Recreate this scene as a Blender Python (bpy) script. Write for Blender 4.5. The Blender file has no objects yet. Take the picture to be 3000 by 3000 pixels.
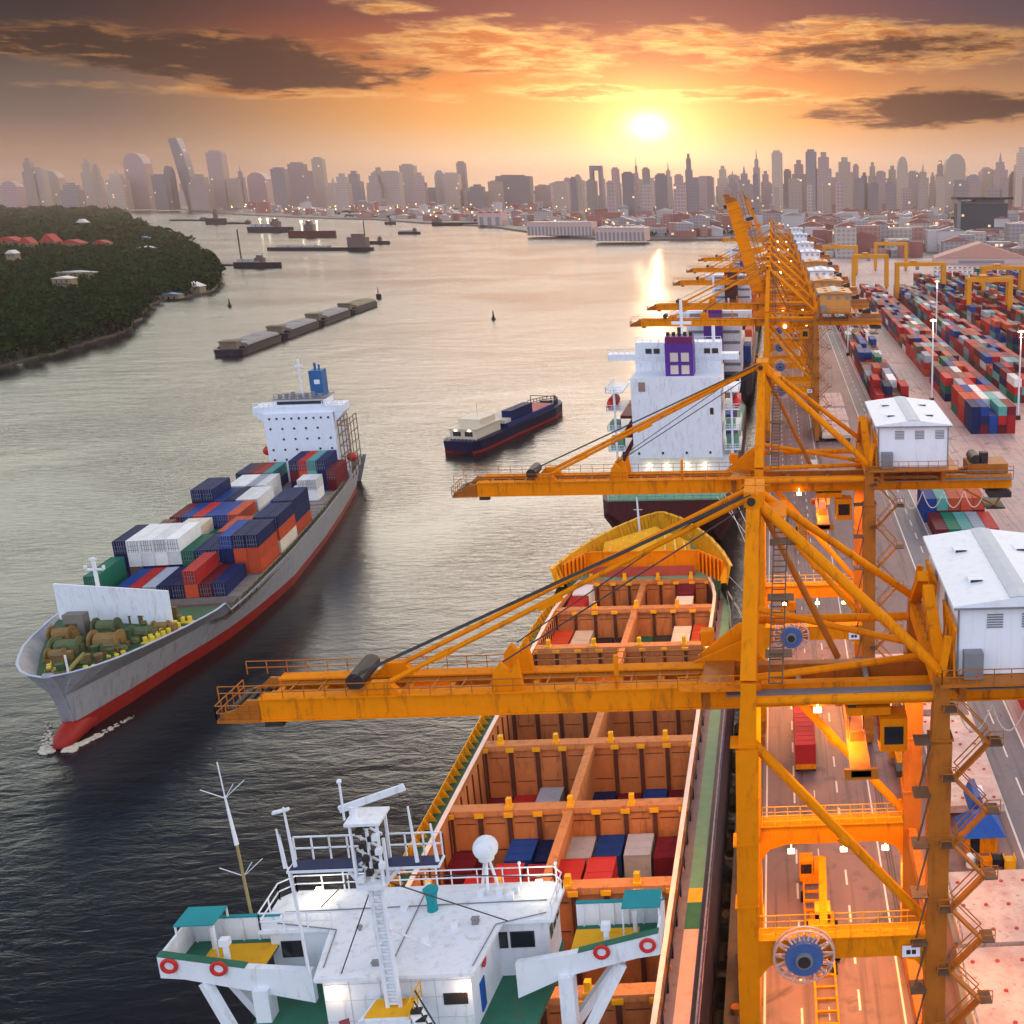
import bpy, bmesh, math, random
from mathutils import Vector, Matrix
R = math.radians
random.seed(7)
C = bpy.context.scene.collection
scene = bpy.context.scene

# ------------------------------------------------------------------ camera
CAMH = 70.0
HAZE_D = 6e-5
cam_d = bpy.data.cameras.new('camera')
cam = bpy.data.objects.new('camera', cam_d)
C.objects.link(cam)
cam.location = (0, 0, CAMH)
cam.rotation_euler = (R(90 - 16), 0, R(-3.83))
cam_d.sensor_width = 36
cam_d.lens = 3300 / 3000 * 36
cam_d.shift_x = (1500 - 2495) / 3000
cam_d.clip_start = 1
cam_d.clip_end = 60000
scene.camera = cam

# ------------------------------------------------------------------ node helpers
def S(nt, x):
    return x
def link(nt, a, sock):
    if isinstance(a, (int, float)):
        sock.default_value = a
    elif isinstance(a, (tuple, list)):
        sock.default_value = tuple(a) + ((1.0,) if len(a) == 3 and len(sock.default_value) == 4 else ())
    else:
        nt.links.new(a, sock)
def mth(nt, op, a, b=None, c=None, clamp=False):
    n = nt.nodes.new('ShaderNodeMath'); n.operation = op; n.use_clamp = clamp
    link(nt, a, n.inputs[0])
    if b is not None: link(nt, b, n.inputs[1])
    if c is not None: link(nt, c, n.inputs[2])
    return n.outputs[0]
def mixc(nt, f, a, b, mode='MIX'):
    n = nt.nodes.new('ShaderNodeMix'); n.data_type = 'RGBA'; n.blend_type = mode
    link(nt, f, n.inputs[0]); link(nt, a, n.inputs[6]); link(nt, b, n.inputs[7])
    return n.outputs[2]
def ramp(nt, f, stops, interp='LINEAR'):
    n = nt.nodes.new('ShaderNodeValToRGB'); n.color_ramp.interpolation = interp
    e = n.color_ramp.elements
    while len(e) < len(stops): e.new(0.5)
    for i, (p, c) in enumerate(stops):
        e[i].position = p
        e[i].color = tuple(c) + (1,) if len(c) == 3 else c
    link(nt, f, n.inputs[0])
    return n.outputs[0]
def sstep(nt, x, lo, hi):
    n = nt.nodes.new('ShaderNodeMapRange'); n.interpolation_type = 'SMOOTHSTEP'
    link(nt, x, n.inputs[0]); n.inputs[1].default_value = lo; n.inputs[2].default_value = hi
    return n.outputs[0]
def noise(nt, vec, scale, detail=4, rough=.55, dist=0.0):
    n = nt.nodes.new('ShaderNodeTexNoise')
    if vec is not None: nt.links.new(vec, n.inputs['Vector'])
    n.inputs['Scale'].default_value = scale; n.inputs['Detail'].default_value = detail
    n.inputs['Roughness'].default_value = rough; n.inputs['Distortion'].default_value = dist
    return n.outputs[0]
def comb(nt, x, y, z=0.0):
    n = nt.nodes.new('ShaderNodeCombineXYZ')
    link(nt, x, n.inputs[0]); link(nt, y, n.inputs[1]); link(nt, z, n.inputs[2])
    return n.outputs[0]

# ------------------------------------------------------------------ sky
SUN_AZ, SUN_EL = -5.86, 2.86          # degrees from +Y (clockwise), above the horizon
world = bpy.data.worlds.new('World'); scene.world = world
world.use_nodes = True
nt = world.node_tree; nt.nodes.clear()
out = nt.nodes.new('ShaderNodeOutputWorld')
nish = nt.nodes.new('ShaderNodeTexSky'); nish.sky_type = 'NISHITA'; nish.sun_disc = False
nish.sun_elevation = R(SUN_EL); nish.sun_rotation = R(SUN_AZ)
bg1 = nt.nodes.new('ShaderNodeBackground'); nt.links.new(nish.outputs[0], bg1.inputs[0]); bg1.inputs[1].default_value = 0.001
tc = nt.nodes.new('ShaderNodeTexCoord')
sp = nt.nodes.new('ShaderNodeSeparateXYZ'); nt.links.new(tc.outputs['Generated'], sp.inputs[0])
dx, dy, dz = sp.outputs
DEG = 57.29578
az = mth(nt, 'MULTIPLY', mth(nt, 'ARCTAN2', dx, dy), DEG)
el = mth(nt, 'MULTIPLY', mth(nt, 'ARCSINE', dz), DEG)
t = mth(nt, 'SQRT', mth(nt, 'DIVIDE', el, 90.0, clamp=True))
def P(e): return math.sqrt(max(0, e) / 90.0)
HI = [(P(9.6), (2.6, 2.15, 1.75)), (P(12), (4.4, 3.75, 3.1)), (P(17), (6.6, 5.8, 4.8)), (P(21.5), (6.0, 5.2, 4.3)), (P(25), (2.0, 1.55, 1.3)), (P(30), (.50, .34, .29)), (P(38), (.12, .10, .11)), (P(50), (.26, .29, .36)), (1.0, (.42, .48, .62))]
HIL = [(P(9.6), (1.8, 1.75, 1.5)), (P(12), (2.9, 2.9, 2.45)), (P(16), (3.2, 3.2, 2.7)), (P(20), (1.25, 1.4, 1.35)), (P(24), (.09, .20, .34)), (P(30), (.005, .04, .11)), (P(38), (.006, .025, .065)), (P(50), (.16, .20, .28)), (1.0, (.42, .48, .62))]
left = ramp(nt, t, [(0, (.36, .21, .14)), (P(1.5), (.33, .2, .135)), (P(3), (.15, .105, .088)), (P(4.6), (.085, .066, .058)), (P(6.0), (.008, .009, .014)), (P(9), (.001, .003, .010))] + HIL)
mid = ramp(nt, t, [(0, (1.05, .74, .52)), (P(1.5), (1.05, .68, .40)), (P(3), (1.0, .45, .09)), (P(4.6), (.95, .30, .03)), (P(6.2), (.46, .10, .022)), (P(7.4), (.20, .045, .04)), (P(9), (.15, .04, .045))] + HI)
right = ramp(nt, t, [(0, (.76, .52, .42)), (P(1.5), (.72, .47, .34)), (P(3), (.56, .28, .13)), (P(4.6), (.46, .22, .09)), (P(6.2), (.22, .09, .06)), (P(7.4), (.085, .05, .06)), (P(9), (.04, .038, .075))] + HI)
lm = sstep(nt, az, -30, -11)
mr = sstep(nt, az, -3, 12)
back = sstep(nt, dy, 0.35, -0.35)
base = mixc(nt, mr, mixc(nt, lm, left, mid), right)
backc = ramp(nt, t, [(0, (1.05, 1.05, 1.2)), (P(12), (1.3, 1.4, 1.7)), (P(45), (1.25, 1.4, 1.8)), (1.0, (.42, .48, .62))])
base = mixc(nt, back, base, backc)
# clouds, laid out on the dome in azimuth and elevation
cv = comb(nt, mth(nt, 'MULTIPLY', az, .16), mth(nt, 'MULTIPLY', el, .62))
n1 = noise(nt, cv, 1.25, 7, .6, .35)
n2 = noise(nt, comb(nt, mth(nt, 'MULTIPLY', az, .16), mth(nt, 'MULTIPLY', el, .95), 7.3), 3.0, 6, .62, .5)
nn = mth(nt, 'SUBTRACT', mth(nt, 'ADD', mth(nt, 'MULTIPLY', n1, 1.1), mth(nt, 'MULTIPLY', n2, .7)), .9)
def ell(a0, e0, ra, re, k=1.0, tilt=0.0):
    a = mth(nt, 'SUBTRACT', az, a0)
    e = mth(nt, 'SUBTRACT', mth(nt, 'SUBTRACT', el, e0), mth(nt, 'MULTIPLY', a, tilt))
    q = mth(nt, 'ADD', mth(nt, 'POWER', mth(nt, 'DIVIDE', a, ra), 2.0), mth(nt, 'POWER', mth(nt, 'DIVIDE', e, re), 2.0))
    return mth(nt, 'SUBTRACT', k, q)
def mx(*xs):
    r = xs[0]
    for x in xs[1:]: r = mth(nt, 'MAXIMUM', r, x)
    return r
dark = mx(ell(-23.4, 5.25, 9.8, 1.12, 1.1, -.05), ell(5.6, 6.35, 6.5, .7, .9, .05), ell(9.6, 3.8, 8.5, .95, 1.1, .05))
glow = mx(ell(-12.0, 6.1, 6.0, 1.25, 1), ell(-22, 4.0, 11, .35, .6), ell(-30.5, 5.3, 4.5, .3, .8), ell(-9.5, 4.3, 4.5, .45, .8), ell(-1.5, 4.3, 5.5, .4, .8), ell(3, 6.5, 10, 1.15, 1), ell(-17.5, 7.6, 3, .35, .7), ell(4.5, 4.1, 5, .35, .7))
dd = mth(nt, 'ADD', mth(nt, 'MULTIPLY', dark, 1.15), mth(nt, 'MULTIPLY', nn, 3.0))
gd = mth(nt, 'ADD', mth(nt, 'MULTIPLY', glow, .9), mth(nt, 'MULTIPLY', nn, 3.2))
front = sstep(nt, dy, .3, .6)
dmask = mth(nt, 'MULTIPLY', sstep(nt, dd, -.1, .95), front)
gmask = mth(nt, 'MULTIPLY', sstep(nt, gd, -.25, .9), front)
ds = mth(nt, 'SQRT', mth(nt, 'ADD', mth(nt, 'POWER', mth(nt, 'SUBTRACT', az, SUN_AZ), 2.0), mth(nt, 'POWER', mth(nt, 'MULTIPLY', mth(nt, 'SUBTRACT', el, SUN_EL), 1.6), 2.0)))
prox = mth(nt, 'POWER', 2.718, mth(nt, 'DIVIDE', ds, -13.0))
rimc = mixc(nt, prox, (.34, .17, .07), (1.9, 1.05, .28))
midc = mixc(nt, prox, (.17, .06, .018), (1.05, .27, .012))
corec = mixc(nt, mth(nt, 'POWER', prox, 1.8), (.002, .001, .001), (.22, .045, .006))
corec0 = mixc(nt, prox, (.05, .02, .012), (.42, .10, .02))
n3 = noise(nt, comb(nt, mth(nt, 'MULTIPLY', az, .22), mth(nt, 'MULTIPLY', mth(nt, 'SUBTRACT', el, mth(nt, 'MULTIPLY', az, .02)), 1.5), 3.1), 2.2, 7, .66, .7)
tex = mth(nt, 'MULTIPLY', mth(nt, 'SUBTRACT', n3, .5), 3.4)
gcol = mixc(nt, sstep(nt, mth(nt, 'ADD', gd, tex), .05, 1.15), rimc, midc)
gcol = mixc(nt, mth(nt, 'MULTIPLY', sstep(nt, mth(nt, 'ADD', gd, mth(nt, 'MULTIPLY', tex, 1.3)), 1.2, 2.4), .75), gcol, corec0)
dcol = mixc(nt, sstep(nt, mth(nt, 'ADD', dd, mth(nt, 'MULTIPLY', tex, .9)), -.25, .8), mixc(nt, .35, midc, rimc), corec)
col = mixc(nt, gmask, base, gcol)
col = mixc(nt, dmask, col, dcol)
# the sun itself and its glow
g1 = mth(nt, 'MULTIPLY', mth(nt, 'POWER', 2.718, mth(nt, 'MULTIPLY', mth(nt, 'POWER', mth(nt, 'DIVIDE', ds, .85), 2.0), -1.0)), 2.0)
g2 = mth(nt, 'MULTIPLY', mth(nt, 'POWER', 2.718, mth(nt, 'DIVIDE', ds, -2.2)), 2.4)
g3 = mth(nt, 'MULTIPLY', mth(nt, 'POWER', 2.718, mth(nt, 'DIVIDE', ds, -7.0)), .6)
col = mixc(nt, 1.0, col, mixc(nt, 1.0, (1, .86, .55), comb(nt, g1, g1, g1), 'MULTIPLY'), 'ADD')
col = mixc(nt, 1.0, col, mixc(nt, 1.0, (1, .55, .18), comb(nt, g2, g2, g2), 'MULTIPLY'), 'ADD')
col = mixc(nt, 1.0, col, mixc(nt, 1.0, (1, .40, .27), comb(nt, g3, g3, g3), 'MULTIPLY'), 'ADD')
bg2 = nt.nodes.new('ShaderNodeBackground'); nt.links.new(col, bg2.inputs[0]); bg2.inputs[1].default_value = 1.0
ad = nt.nodes.new('ShaderNodeAddShader')
nt.links.new(bg1.outputs[0], ad.inputs[0]); nt.links.new(bg2.outputs[0], ad.inputs[1])
nt.links.new(ad.outputs[0], out.inputs[0])

# ------------------------------------------------------------------ sun
sl = bpy.data.lights.new('sun', 'SUN'); sl.energy = .06; sl.angle = R(1); sl.color = (1, .58, .28)
so = bpy.data.objects.new('sun', sl); C.objects.link(so)
sd = Vector((math.sin(R(SUN_AZ)) * math.cos(R(SUN_EL)), math.cos(R(SUN_AZ)) * math.cos(R(SUN_EL)), math.sin(R(SUN_EL))))
so.rotation_euler = sd.to_track_quat('Z', 'Y').to_euler()
so.location = (0, 0, 300)
scene.view_settings.view_transform = 'Standard'
scene.view_settings.look = 'None'
scene.view_settings.exposure = 0.0
scene.view_settings.gamma = 1.0
scene.render.film_transparent = False
try:
    scene.cycles.use_denoising = True
    scene.cycles.max_bounces = 6; scene.cycles.diffuse_bounces = 3; scene.cycles.glossy_bounces = 3
    scene.cycles.volume_bounces = 0
    scene.cycles.sample_clamp_indirect = 4.0
except Exception:
    pass

# ------------------------------------------------------------------ picture ray -> point in the place (the surveyed layout)
TH, PSI = R(16), R(3.83)
def ray(u, v):
    a = (u - 2495) / 3300; b = (v - 1500) / 3300
    f = math.cos(TH) - b * math.sin(TH); z = -math.sin(TH) - b * math.cos(TH)
    return Vector((a * math.cos(PSI) + f * math.sin(PSI), -a * math.sin(PSI) + f * math.cos(PSI), z))
def at(u, v, z=0.0):
    d = ray(u, v); k = (z - CAMH) / d.z
    return Vector((d.x * k, d.y * k, z))
def aty(u, v, y):
    d = ray(u, v); k = y / d.y
    return Vector((d.x * k, y, CAMH + d.z * k))

# ------------------------------------------------------------------ mesh helpers
class MB:
    def __init__(s): s.v = []; s.f = []; s.m = []
    def add(s, vs, fs, m=0):
        o = len(s.v); s.v += [tuple(p) for p in vs]
        for f in fs: s.f.append([i + o for i in f]); s.m.append(m)
        return s
    def box(s, x0, x1, y0, y1, z0, z1, m=0):
        vs = [(x, y, z) for x in (x0, x1) for y in (y0, y1) for z in (z0, z1)]
        return s.add(vs, [(0, 1, 3, 2), (4, 6, 7, 5), (0, 4, 5, 1), (2, 3, 7, 6), (0, 2, 6, 4), (1, 5, 7, 3)], m)
    def bar(s, p, q, w, h=None, m=0, w2=None, h2=None):
        p = Vector(p); q = Vector(q); h = h or w; w2 = w2 or w; h2 = h2 or h
        d = (q - p)
        if d.length < 1e-6: return s
        d.normalize()
        up = Vector((0, 0, 1)) if abs(d.z) < .96 else Vector((0, 1, 0))
        a = d.cross(up).normalized(); b = a.cross(d).normalized()
        vs = []
        for c, ww, hh in ((p, w, h), (q, w2, h2)):
            for i, j in ((-1, -1), (1, -1), (1, 1), (-1, 1)):
                vs.append(c + a * i * ww / 2 + b * j * hh / 2)
        return s.add(vs, [(3, 2, 1, 0), (4, 5, 6, 7), (0, 1, 5, 4), (1, 2, 6, 5), (2, 3, 7, 6), (3, 0, 4, 7)], m)
    def tube(s, p, q, r, n=8, m=0, r2=None):
        p = Vector(p); q = Vector(q); r2 = r if r2 is None else r2
        d = (q - p).normalized()
        up = Vector((0, 0, 1)) if abs(d.z) < .96 else Vector((0, 1, 0))
        a = d.cross(up).normalized(); b = a.cross(d).normalized()
        vs = []
        for c, rr in ((p, r), (q, r2)):
            for k in range(n):
                t = 2 * math.pi * k / n
                vs.append(c + (a * math.cos(t) + b * math.sin(t)) * rr)
        fs = [(k, (k + 1) % n, (k + 1) % n + n, k + n) for k in range(n)] + [tuple(range(n - 1, -1, -1)), tuple(range(n, 2 * n))]
        return s.add(vs, fs, m)
    def path(s, pts, r, n=5, m=0):
        for a, b in zip(pts, pts[1:]): s.tube(a, b, r, n, m)
        return s
    def prism(s, poly, z0, z1, m=0):
        n = len(poly)
        vs = [(x, y, z0) for x, y in poly] + [(x, y, z1) for x, y in poly]
        fs = [(k, (k + 1) % n, (k + 1) % n + n, k + n) for k in range(n)] + [tuple(range(n - 1, -1, -1)), tuple(range(n, 2 * n))]
        return s.add(vs, fs, m)
    def prismy(s, poly, y0, y1, m=0):
        n = len(poly)
        vs = [(x, y0, z) for x, z in poly] + [(x, y1, z) for x, z in poly]
        fs = [(k, (k + 1) % n, (k + 1) % n + n, k + n) for k in range(n)] + [tuple(range(n - 1, -1, -1)), tuple(range(n, 2 * n))]
        return s.add(vs, fs, m)
    def loft(s, rings, m=0, cap=True, closed=True):
        n = len(rings[0]); vs = [p for r in rings for p in r]; fs = []
        for i in range(len(rings) - 1):
            for k in range(n if closed else n - 1):
                fs.append((i * n + k, i * n + (k + 1) % n, (i + 1) * n + (k + 1) % n, (i + 1) * n + k))
        if cap: fs += [tuple(range(n - 1, -1, -1)), tuple(range((len(rings) - 1) * n, len(rings) * n))]
        return s.add(vs, fs, m)
    def sphere(s, c, r, n=10, k=7, m=0, sz=1.0):
        rings = []
        for i in range(k + 1):
            a = -math.pi / 2 + math.pi * i / k
            rr = max(r * math.cos(a), .01 * r)
            rings.append([(c[0] + rr * math.cos(2 * math.pi * j / n), c[1] + rr * math.sin(2 * math.pi * j / n), c[2] + r * sz * math.sin(a)) for j in range(n)])
        return s.loft(rings, m)
    def rail(s, pts, h=1.05, step=1.6, r=.035, m=0, rails=2):
        pts = [Vector(p) for p in pts]
        for a, b in zip(pts, pts[1:]):
            L = (b - a).length; n = max(1, int(L / step + .5))
            for k in range(n + 1):
                q = a.lerp(b, k / n)
                s.bar(q, q + Vector((0, 0, h)), r * 2, r * 2, m)
            for k in range(rails):
                z = Vector((0, 0, h * (k + 1) / rails))
                s.bar(a + z, b + z, r * 2, r * 2, m)
        return s
    def ring(s, c, R_, r, axis='y', n=20, k=6, m=0):
        rings = []
        for i in range(n):
            a = 2 * math.pi * i / n; rr = []
            for j in range(k):
                b = 2 * math.pi * j / k
                q = R_ + r * math.cos(b); w = r * math.sin(b)
                if axis == 'y': rr.append((c[0] + q * math.cos(a), c[1] + w, c[2] + q * math.sin(a)))
                else: rr.append((c[0] + q * math.cos(a), c[1] + q * math.sin(a), c[2] + w))
            rings.append(rr)
        rings.append(rings[0])
        return s.loft(rings, m, cap=False)
    def build(s, name, mats, parent=None, origin=None, smooth=False):
        o = origin
        if o is None and parent is not None: o = wloc(parent)
        o = Vector(o) if o is not None else Vector((0, 0, 0))
        me = bpy.data.meshes.new(name)
        me.from_pydata([tuple(Vector(p) - o) for p in s.v], [], s.f)
        if not isinstance(mats, (list, tuple)): mats = [mats]
        for mm in mats: me.materials.append(mm)
        me.polygons.foreach_set('material_index', s.m)
        bm = bmesh.new(); bm.from_mesh(me)
        bmesh.ops.recalc_face_normals(bm, faces=bm.faces)
        bm.to_mesh(me); bm.free()
        if smooth: me.polygons.foreach_set('use_smooth', [True] * len(me.polygons))
        ob = bpy.data.objects.new(name, me); C.objects.link(ob)
        if parent is not None:
            ob.parent = parent
            ob.location = o - wloc(parent)
        else:
            ob.location = o
        return ob
def wloc(o):
    l = o.location.copy(); p = o.parent
    while p is not None: l = l + p.location; p = p.parent
    return l
def tag(o, label=None, cat=None, group=None, kind=None):
    if label: o['label'] = label
    if cat: o['category'] = cat
    if group: o['group'] = group
    if kind: o['kind'] = kind
    return o
def empty(name, loc, label, cat, group=None):
    o = bpy.data.objects.new(name, None); C.objects.link(o); o.location = loc
    o.empty_display_size = 1
    return tag(o, label, cat, group)
KIDS = {}
def copy_tree(o, parent=None):
    c = o.copy(); C.objects.link(c)
    if parent is not None: c.parent = parent
    for ch in list(o.children): copy_tree(ch, c)
    return c

# ------------------------------------------------------------------ materials
MAT = {}
def mat(name, col, rough=.55, metal=0.0, var=.18, dirt=None, dscale=.6, damt=.35, spec=.18, bump=0.0, bscale=3.0, emit=None, es=0.0):
    m = bpy.data.materials.new(name); m.use_nodes = True
    nt = m.node_tree; b = nt.nodes['Principled BSDF']
    tcn = nt.nodes.new('ShaderNodeTexCoord'); ov = tcn.outputs['Object']
    c = tuple(col)
    n = noise(nt, ov, .9, 5, .6)
    k = mth(nt, 'ADD', mth(nt, 'MULTIPLY', mth(nt, 'SUBTRACT', n, .5), 2 * var), 1.0)
    cc = mixc(nt, 1.0, c, comb(nt, k, k, k), 'MULTIPLY')
    if dirt is not None:
        sc = nt.nodes.new('ShaderNodeMapping'); sc.inputs['Scale'].default_value = (1, 1, .22)
        nt.links.new(ov, sc.inputs[0])
        d = noise(nt, sc.outputs[0], dscale * 2, 7, .72, .4)
        cc = mixc(nt, mth(nt, 'MULTIPLY', sstep(nt, d, .5, .72), damt), cc, dirt)
    nt.links.new(cc, b.inputs['Base Color'])
    b.inputs['Roughness'].default_value = rough; b.inputs['Metallic'].default_value = metal
    b.inputs['Specular IOR Level'].default_value = spec
    if bump:
        bn = nt.nodes.new('ShaderNodeBump'); bn.inputs['Strength'].default_value = bump; bn.inputs['Distance'].default_value = .1
        nt.links.new(noise(nt, ov, bscale, 5), bn.inputs['Height']); nt.links.new(bn.outputs[0], b.inputs['Normal'])
    if emit:
        b.inputs['Emission Color'].default_value = tuple(emit) + (1,); b.inputs['Emission Strength'].default_value = es
    MAT[name] = m
    return m
def corr(name, col, damt=.3, axis=1):
    """painted corrugated steel of a container: ribs in real bump along its length, rust and scuffs, a tone of its own for each box"""
    m = bpy.data.materials.new(name); m.use_nodes = True
    nt = m.node_tree; b = nt.nodes['Principled BSDF']
    tcn = nt.nodes.new('ShaderNodeTexCoord'); ov = tcn.outputs['Object']
    oi = nt.nodes.new('ShaderNodeObjectInfo')
    va = nt.nodes.new('ShaderNodeVectorMath'); va.operation = 'ADD'
    nt.links.new(ov, va.inputs[0]); nt.links.new(oi.outputs['Location'], va.inputs[1])
    n = noise(nt, va.outputs[0], .7, 6, .65)
    k = mth(nt, 'ADD', mth(nt, 'ADD', mth(nt, 'MULTIPLY', mth(nt, 'SUBTRACT', n, .5), .5), .82), mth(nt, 'MULTIPLY', oi.outputs['Random'], .36))
    cc = mixc(nt, 1.0, col, comb(nt, k, k, k), 'MULTIPLY')
    d = noise(nt, va.outputs[0], 1.9, 6, .7)
    cc = mixc(nt, mth(nt, 'MULTIPLY', sstep(nt, d, .55, .75), damt), cc, (.13, .07, .04))
    nt.links.new(cc, b.inputs['Base Color'])
    b.inputs['Roughness'].default_value = .6; b.inputs['Specular IOR Level'].default_value = .15
    MAT[name] = m
    return m
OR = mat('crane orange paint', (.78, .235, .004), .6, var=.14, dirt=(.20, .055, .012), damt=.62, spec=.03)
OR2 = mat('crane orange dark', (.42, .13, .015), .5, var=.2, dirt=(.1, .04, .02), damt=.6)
GREY = mat('grey steel', (.22, .22, .23), .5, var=.2, dirt=(.12, .07, .04))
DARK = mat('dark machinery', (.035, .03, .03), .5, var=.3, dirt=(.1, .05, .02))
WHITE = mat('white house paint', (.80, .82, .85), .5, var=.04, dirt=(.55, .52, .47), damt=.4)
WSHIP = mat('white ship paint', (.74, .77, .80), .45, var=.08, dirt=(.36, .30, .25), dscale=.9, damt=.5)
GLASS = mat('dark window glass', (.012, .015, .02), .08, var=.1, spec=.7)
LAMP = mat('lit lamp', (.9, .7, .4), .5, emit=(1, .62, .25), es=14)
LAMPW = mat('lit warm white lamp', (.9, .8, .6), .5, emit=(1, .82, .55), es=14)
BLACK = mat('black rubber', (.012, .012, .012), .8)
ROPE = mat('steel rope', (.05, .045, .045), .5)
GREEN = mat('green deck paint', (.03, .14, .085), .6, var=.25, dirt=(.12, .08, .05), damt=.5)
PGREEN = mat('pale green deck paint', (.14, .30, .2), .6, var=.2, dirt=(.2, .14, .09), damt=.5)
PINK = mat('salmon pink deck', (.62, .36, .3), .6, var=.15, dirt=(.3, .16, .12), damt=.4)  # salmon tone for the quay side deck near the wheelhouse
YEL = mat('yellow paint', (.80, .39, .012), .5, var=.15, dirt=(.3, .14, .03), damt=.4)
HOLD = mat('hold steel', (.50, .20, .07), .65, var=.22, dirt=(.12, .045, .025), damt=.6)
HOLDD = mat('hold guide rails', (.09, .035, .025), .65, var=.2)
RED = mat('red paint', (.55, .03, .025), .5, var=.15, dirt=(.2, .04, .03))
BLUE = mat('blue paint', (.02, .09, .35), .45, var=.15, dirt=(.05, .04, .06))
TEAL = mat('teal canvas', (.015, .25, .27), .7, var=.2)
PURP = mat('purple funnel paint', (.09, .03, .24), .5, var=.15)
HULLG = mat('grey hull paint', (.30, .31, .33), .5, var=.16, dirt=(.15, .10, .07), damt=.6)
HULLR = mat('red boot topping', (.30, .018, .014), .5, var=.2, dirt=(.2, .06, .04), damt=.5)
HULLD = mat('dark hull paint', (.014, .012, .024), .45, var=.3, dirt=(.12, .05, .03), damt=.5)
MARO = mat('maroon hull paint', (.075, .016, .018), .5, var=.3, dirt=(.1, .05, .03))
WOODB = mat('brown deck', (.13, .09, .07), .7, var=.3, dirt=(.05, .04, .04))
CCOL = {
    'white': corr('container white', (.70, .70, .68), .2), 'cream': corr('container cream', (.66, .58, .46), .2),
    'navy blue': corr('container navy', (.007, .018, .08)), 'blue': corr('container blue', (.012, .05, .22)),
    'maroon': corr('container maroon', (.14, .012, .022)), 'red': corr('container red', (.40, .022, .022)),
    'orange': corr('container orange', (.50, .075, .03)), 'green': corr('container green', (.008, .13, .08)),
    'teal': corr('container teal', (.1, .34, .30)), 'grey': corr('container grey', (.34, .37, .42)),
    'brown': corr('container brown', (.18, .09, .06)), 'black': corr('container black', (.03, .03, .032)),
}
# ================================================================== SETTING
def sheet(name, pts, z, m, kind='structure'):
    mb = MB(); n = len(pts)
    mb.add([(x, y, z) for x, y in pts], [tuple(range(n))])
    o = mb.build(name, m); o['kind'] = kind
    return o
# ---- river water
wm = bpy.data.materials.new('river water'); wm.use_nodes = True
nt = wm.node_tree; b = nt.nodes['Principled BSDF']
tcn = nt.nodes.new('ShaderNodeTexCoord'); ov = tcn.outputs['Object']
mp = nt.nodes.new('ShaderNodeMapping'); mp.inputs['Scale'].default_value = (.55, 1.25, 1); mp.inputs['Rotation'].default_value = (0, 0, R(12)); nt.links.new(ov, mp.inputs[0])
big = noise(nt, ov, .006, 4, .5, .6)
mid_ = noise(nt, ov, .03, 4, .6, .4)
wc = mixc(nt, sstep(nt, mth(nt, 'ADD', mth(nt, 'MULTIPLY', big, .6), mth(nt, 'MULTIPLY', mid_, .4)), .35, .65), (.003, .007, .013), (.014, .011, .010))
nt.links.new(wc, b.inputs['Base Color'])
b.inputs['Roughness'].default_value = .2; b.inputs['IOR'].default_value = 1.36
w1 = noise(nt, mp.outputs[0], .55, 4, .6, .6)
w2 = noise(nt, mp.outputs[0], .12, 2, .5)
w3 = noise(nt, mp.outputs[0], 1.5, 3, .6)
hh = mth(nt, 'ADD', mth(nt, 'ADD', mth(nt, 'MULTIPLY', w1, .9), mth(nt, 'MULTIPLY', w2, 1.6)), mth(nt, 'MULTIPLY', w3, .14))
bn = nt.nodes.new('ShaderNodeBump'); bn.inputs['Distance'].default_value = .55
cd = nt.nodes.new('ShaderNodeCameraData')
gust = sstep(nt, noise(nt, ov, .009, 3, .55, .5), .3, .7)
bn.inputs['Strength'].default_value = .34
nt.links.new(mth(nt, 'MULTIPLY', hh, mth(nt, 'ADD', mth(nt, 'MULTIPLY', gust, 1.0), .22)), bn.inputs['Height'])
nt.links.new(bn.outputs[0], b.inputs['Normal'])
nt.nodes.remove(cd)
sheet('river_water', [(-12500, -600), (12500, -600), (12500, 12000), (-12500, 12000)], 0, wm)

# ---- ground of the port and the city
def ground_mat(name, c1, c2, c3, s=.05):
    m = bpy.data.materials.new(name); m.use_nodes = True
    nt = m.node_tree; b = nt.nodes['Principled BSDF']
    ov = nt.nodes.new('ShaderNodeTexCoord').outputs['Object']
    a = noise(nt, ov, s, 6, .65, .3); d = noise(nt, ov, s * 9, 5, .7)
    c = mixc(nt, sstep(nt, a, .35, .65), c1, c2)
    c = mixc(nt, mth(nt, 'MULTIPLY', sstep(nt, d, .52, .7), .55), c, c3)
    mpp = nt.nodes.new('ShaderNodeMapping'); mpp.inputs['Scale'].default_value = (1, .025, 1); nt.links.new(ov, mpp.inputs[0])
    tr_ = noise(nt, mpp.outputs[0], 1.3, 5, .6)
    c = mixc(nt, mth(nt, 'MULTIPLY', sstep(nt, tr_, .5, .68), .45), c, tuple(q * .45 for q in c3))
    oil = noise(nt, ov, .22, 3, .5, .8)
    c = mixc(nt, mth(nt, 'MULTIPLY', sstep(nt, oil, .62, .70), .6), c, tuple(q * .35 for q in c3))
    nt.links.new(c, b.inputs['Base Color']); b.inputs['Roughness'].default_value = .6
    MAT[name] = m
    return m
ASPH = ground_mat('quay asphalt', (.20, .11, .105), (.27, .14, .125), (.09, .06, .065))  # reddish tone puts the warm lamp glow into the asphalt colour
ROADM = ground_mat('road asphalt', (.15, .125, .145), (.19, .15, .165), (.09, .07, .08))
CONC = ground_mat('pale concrete', (.45, .36, .33), (.55, .42, .37), (.28, .17, .14))
CITYG = ground_mat('city ground', (.10, .085, .08), (.17, .13, .12), (.06, .07, .05), .006)
MARK = mat('road marking paint', (.74, .66, .58), .6, var=.2)
MARKY = mat('orange marking paint', (.75, .36, .12), .6, var=.2)
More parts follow.
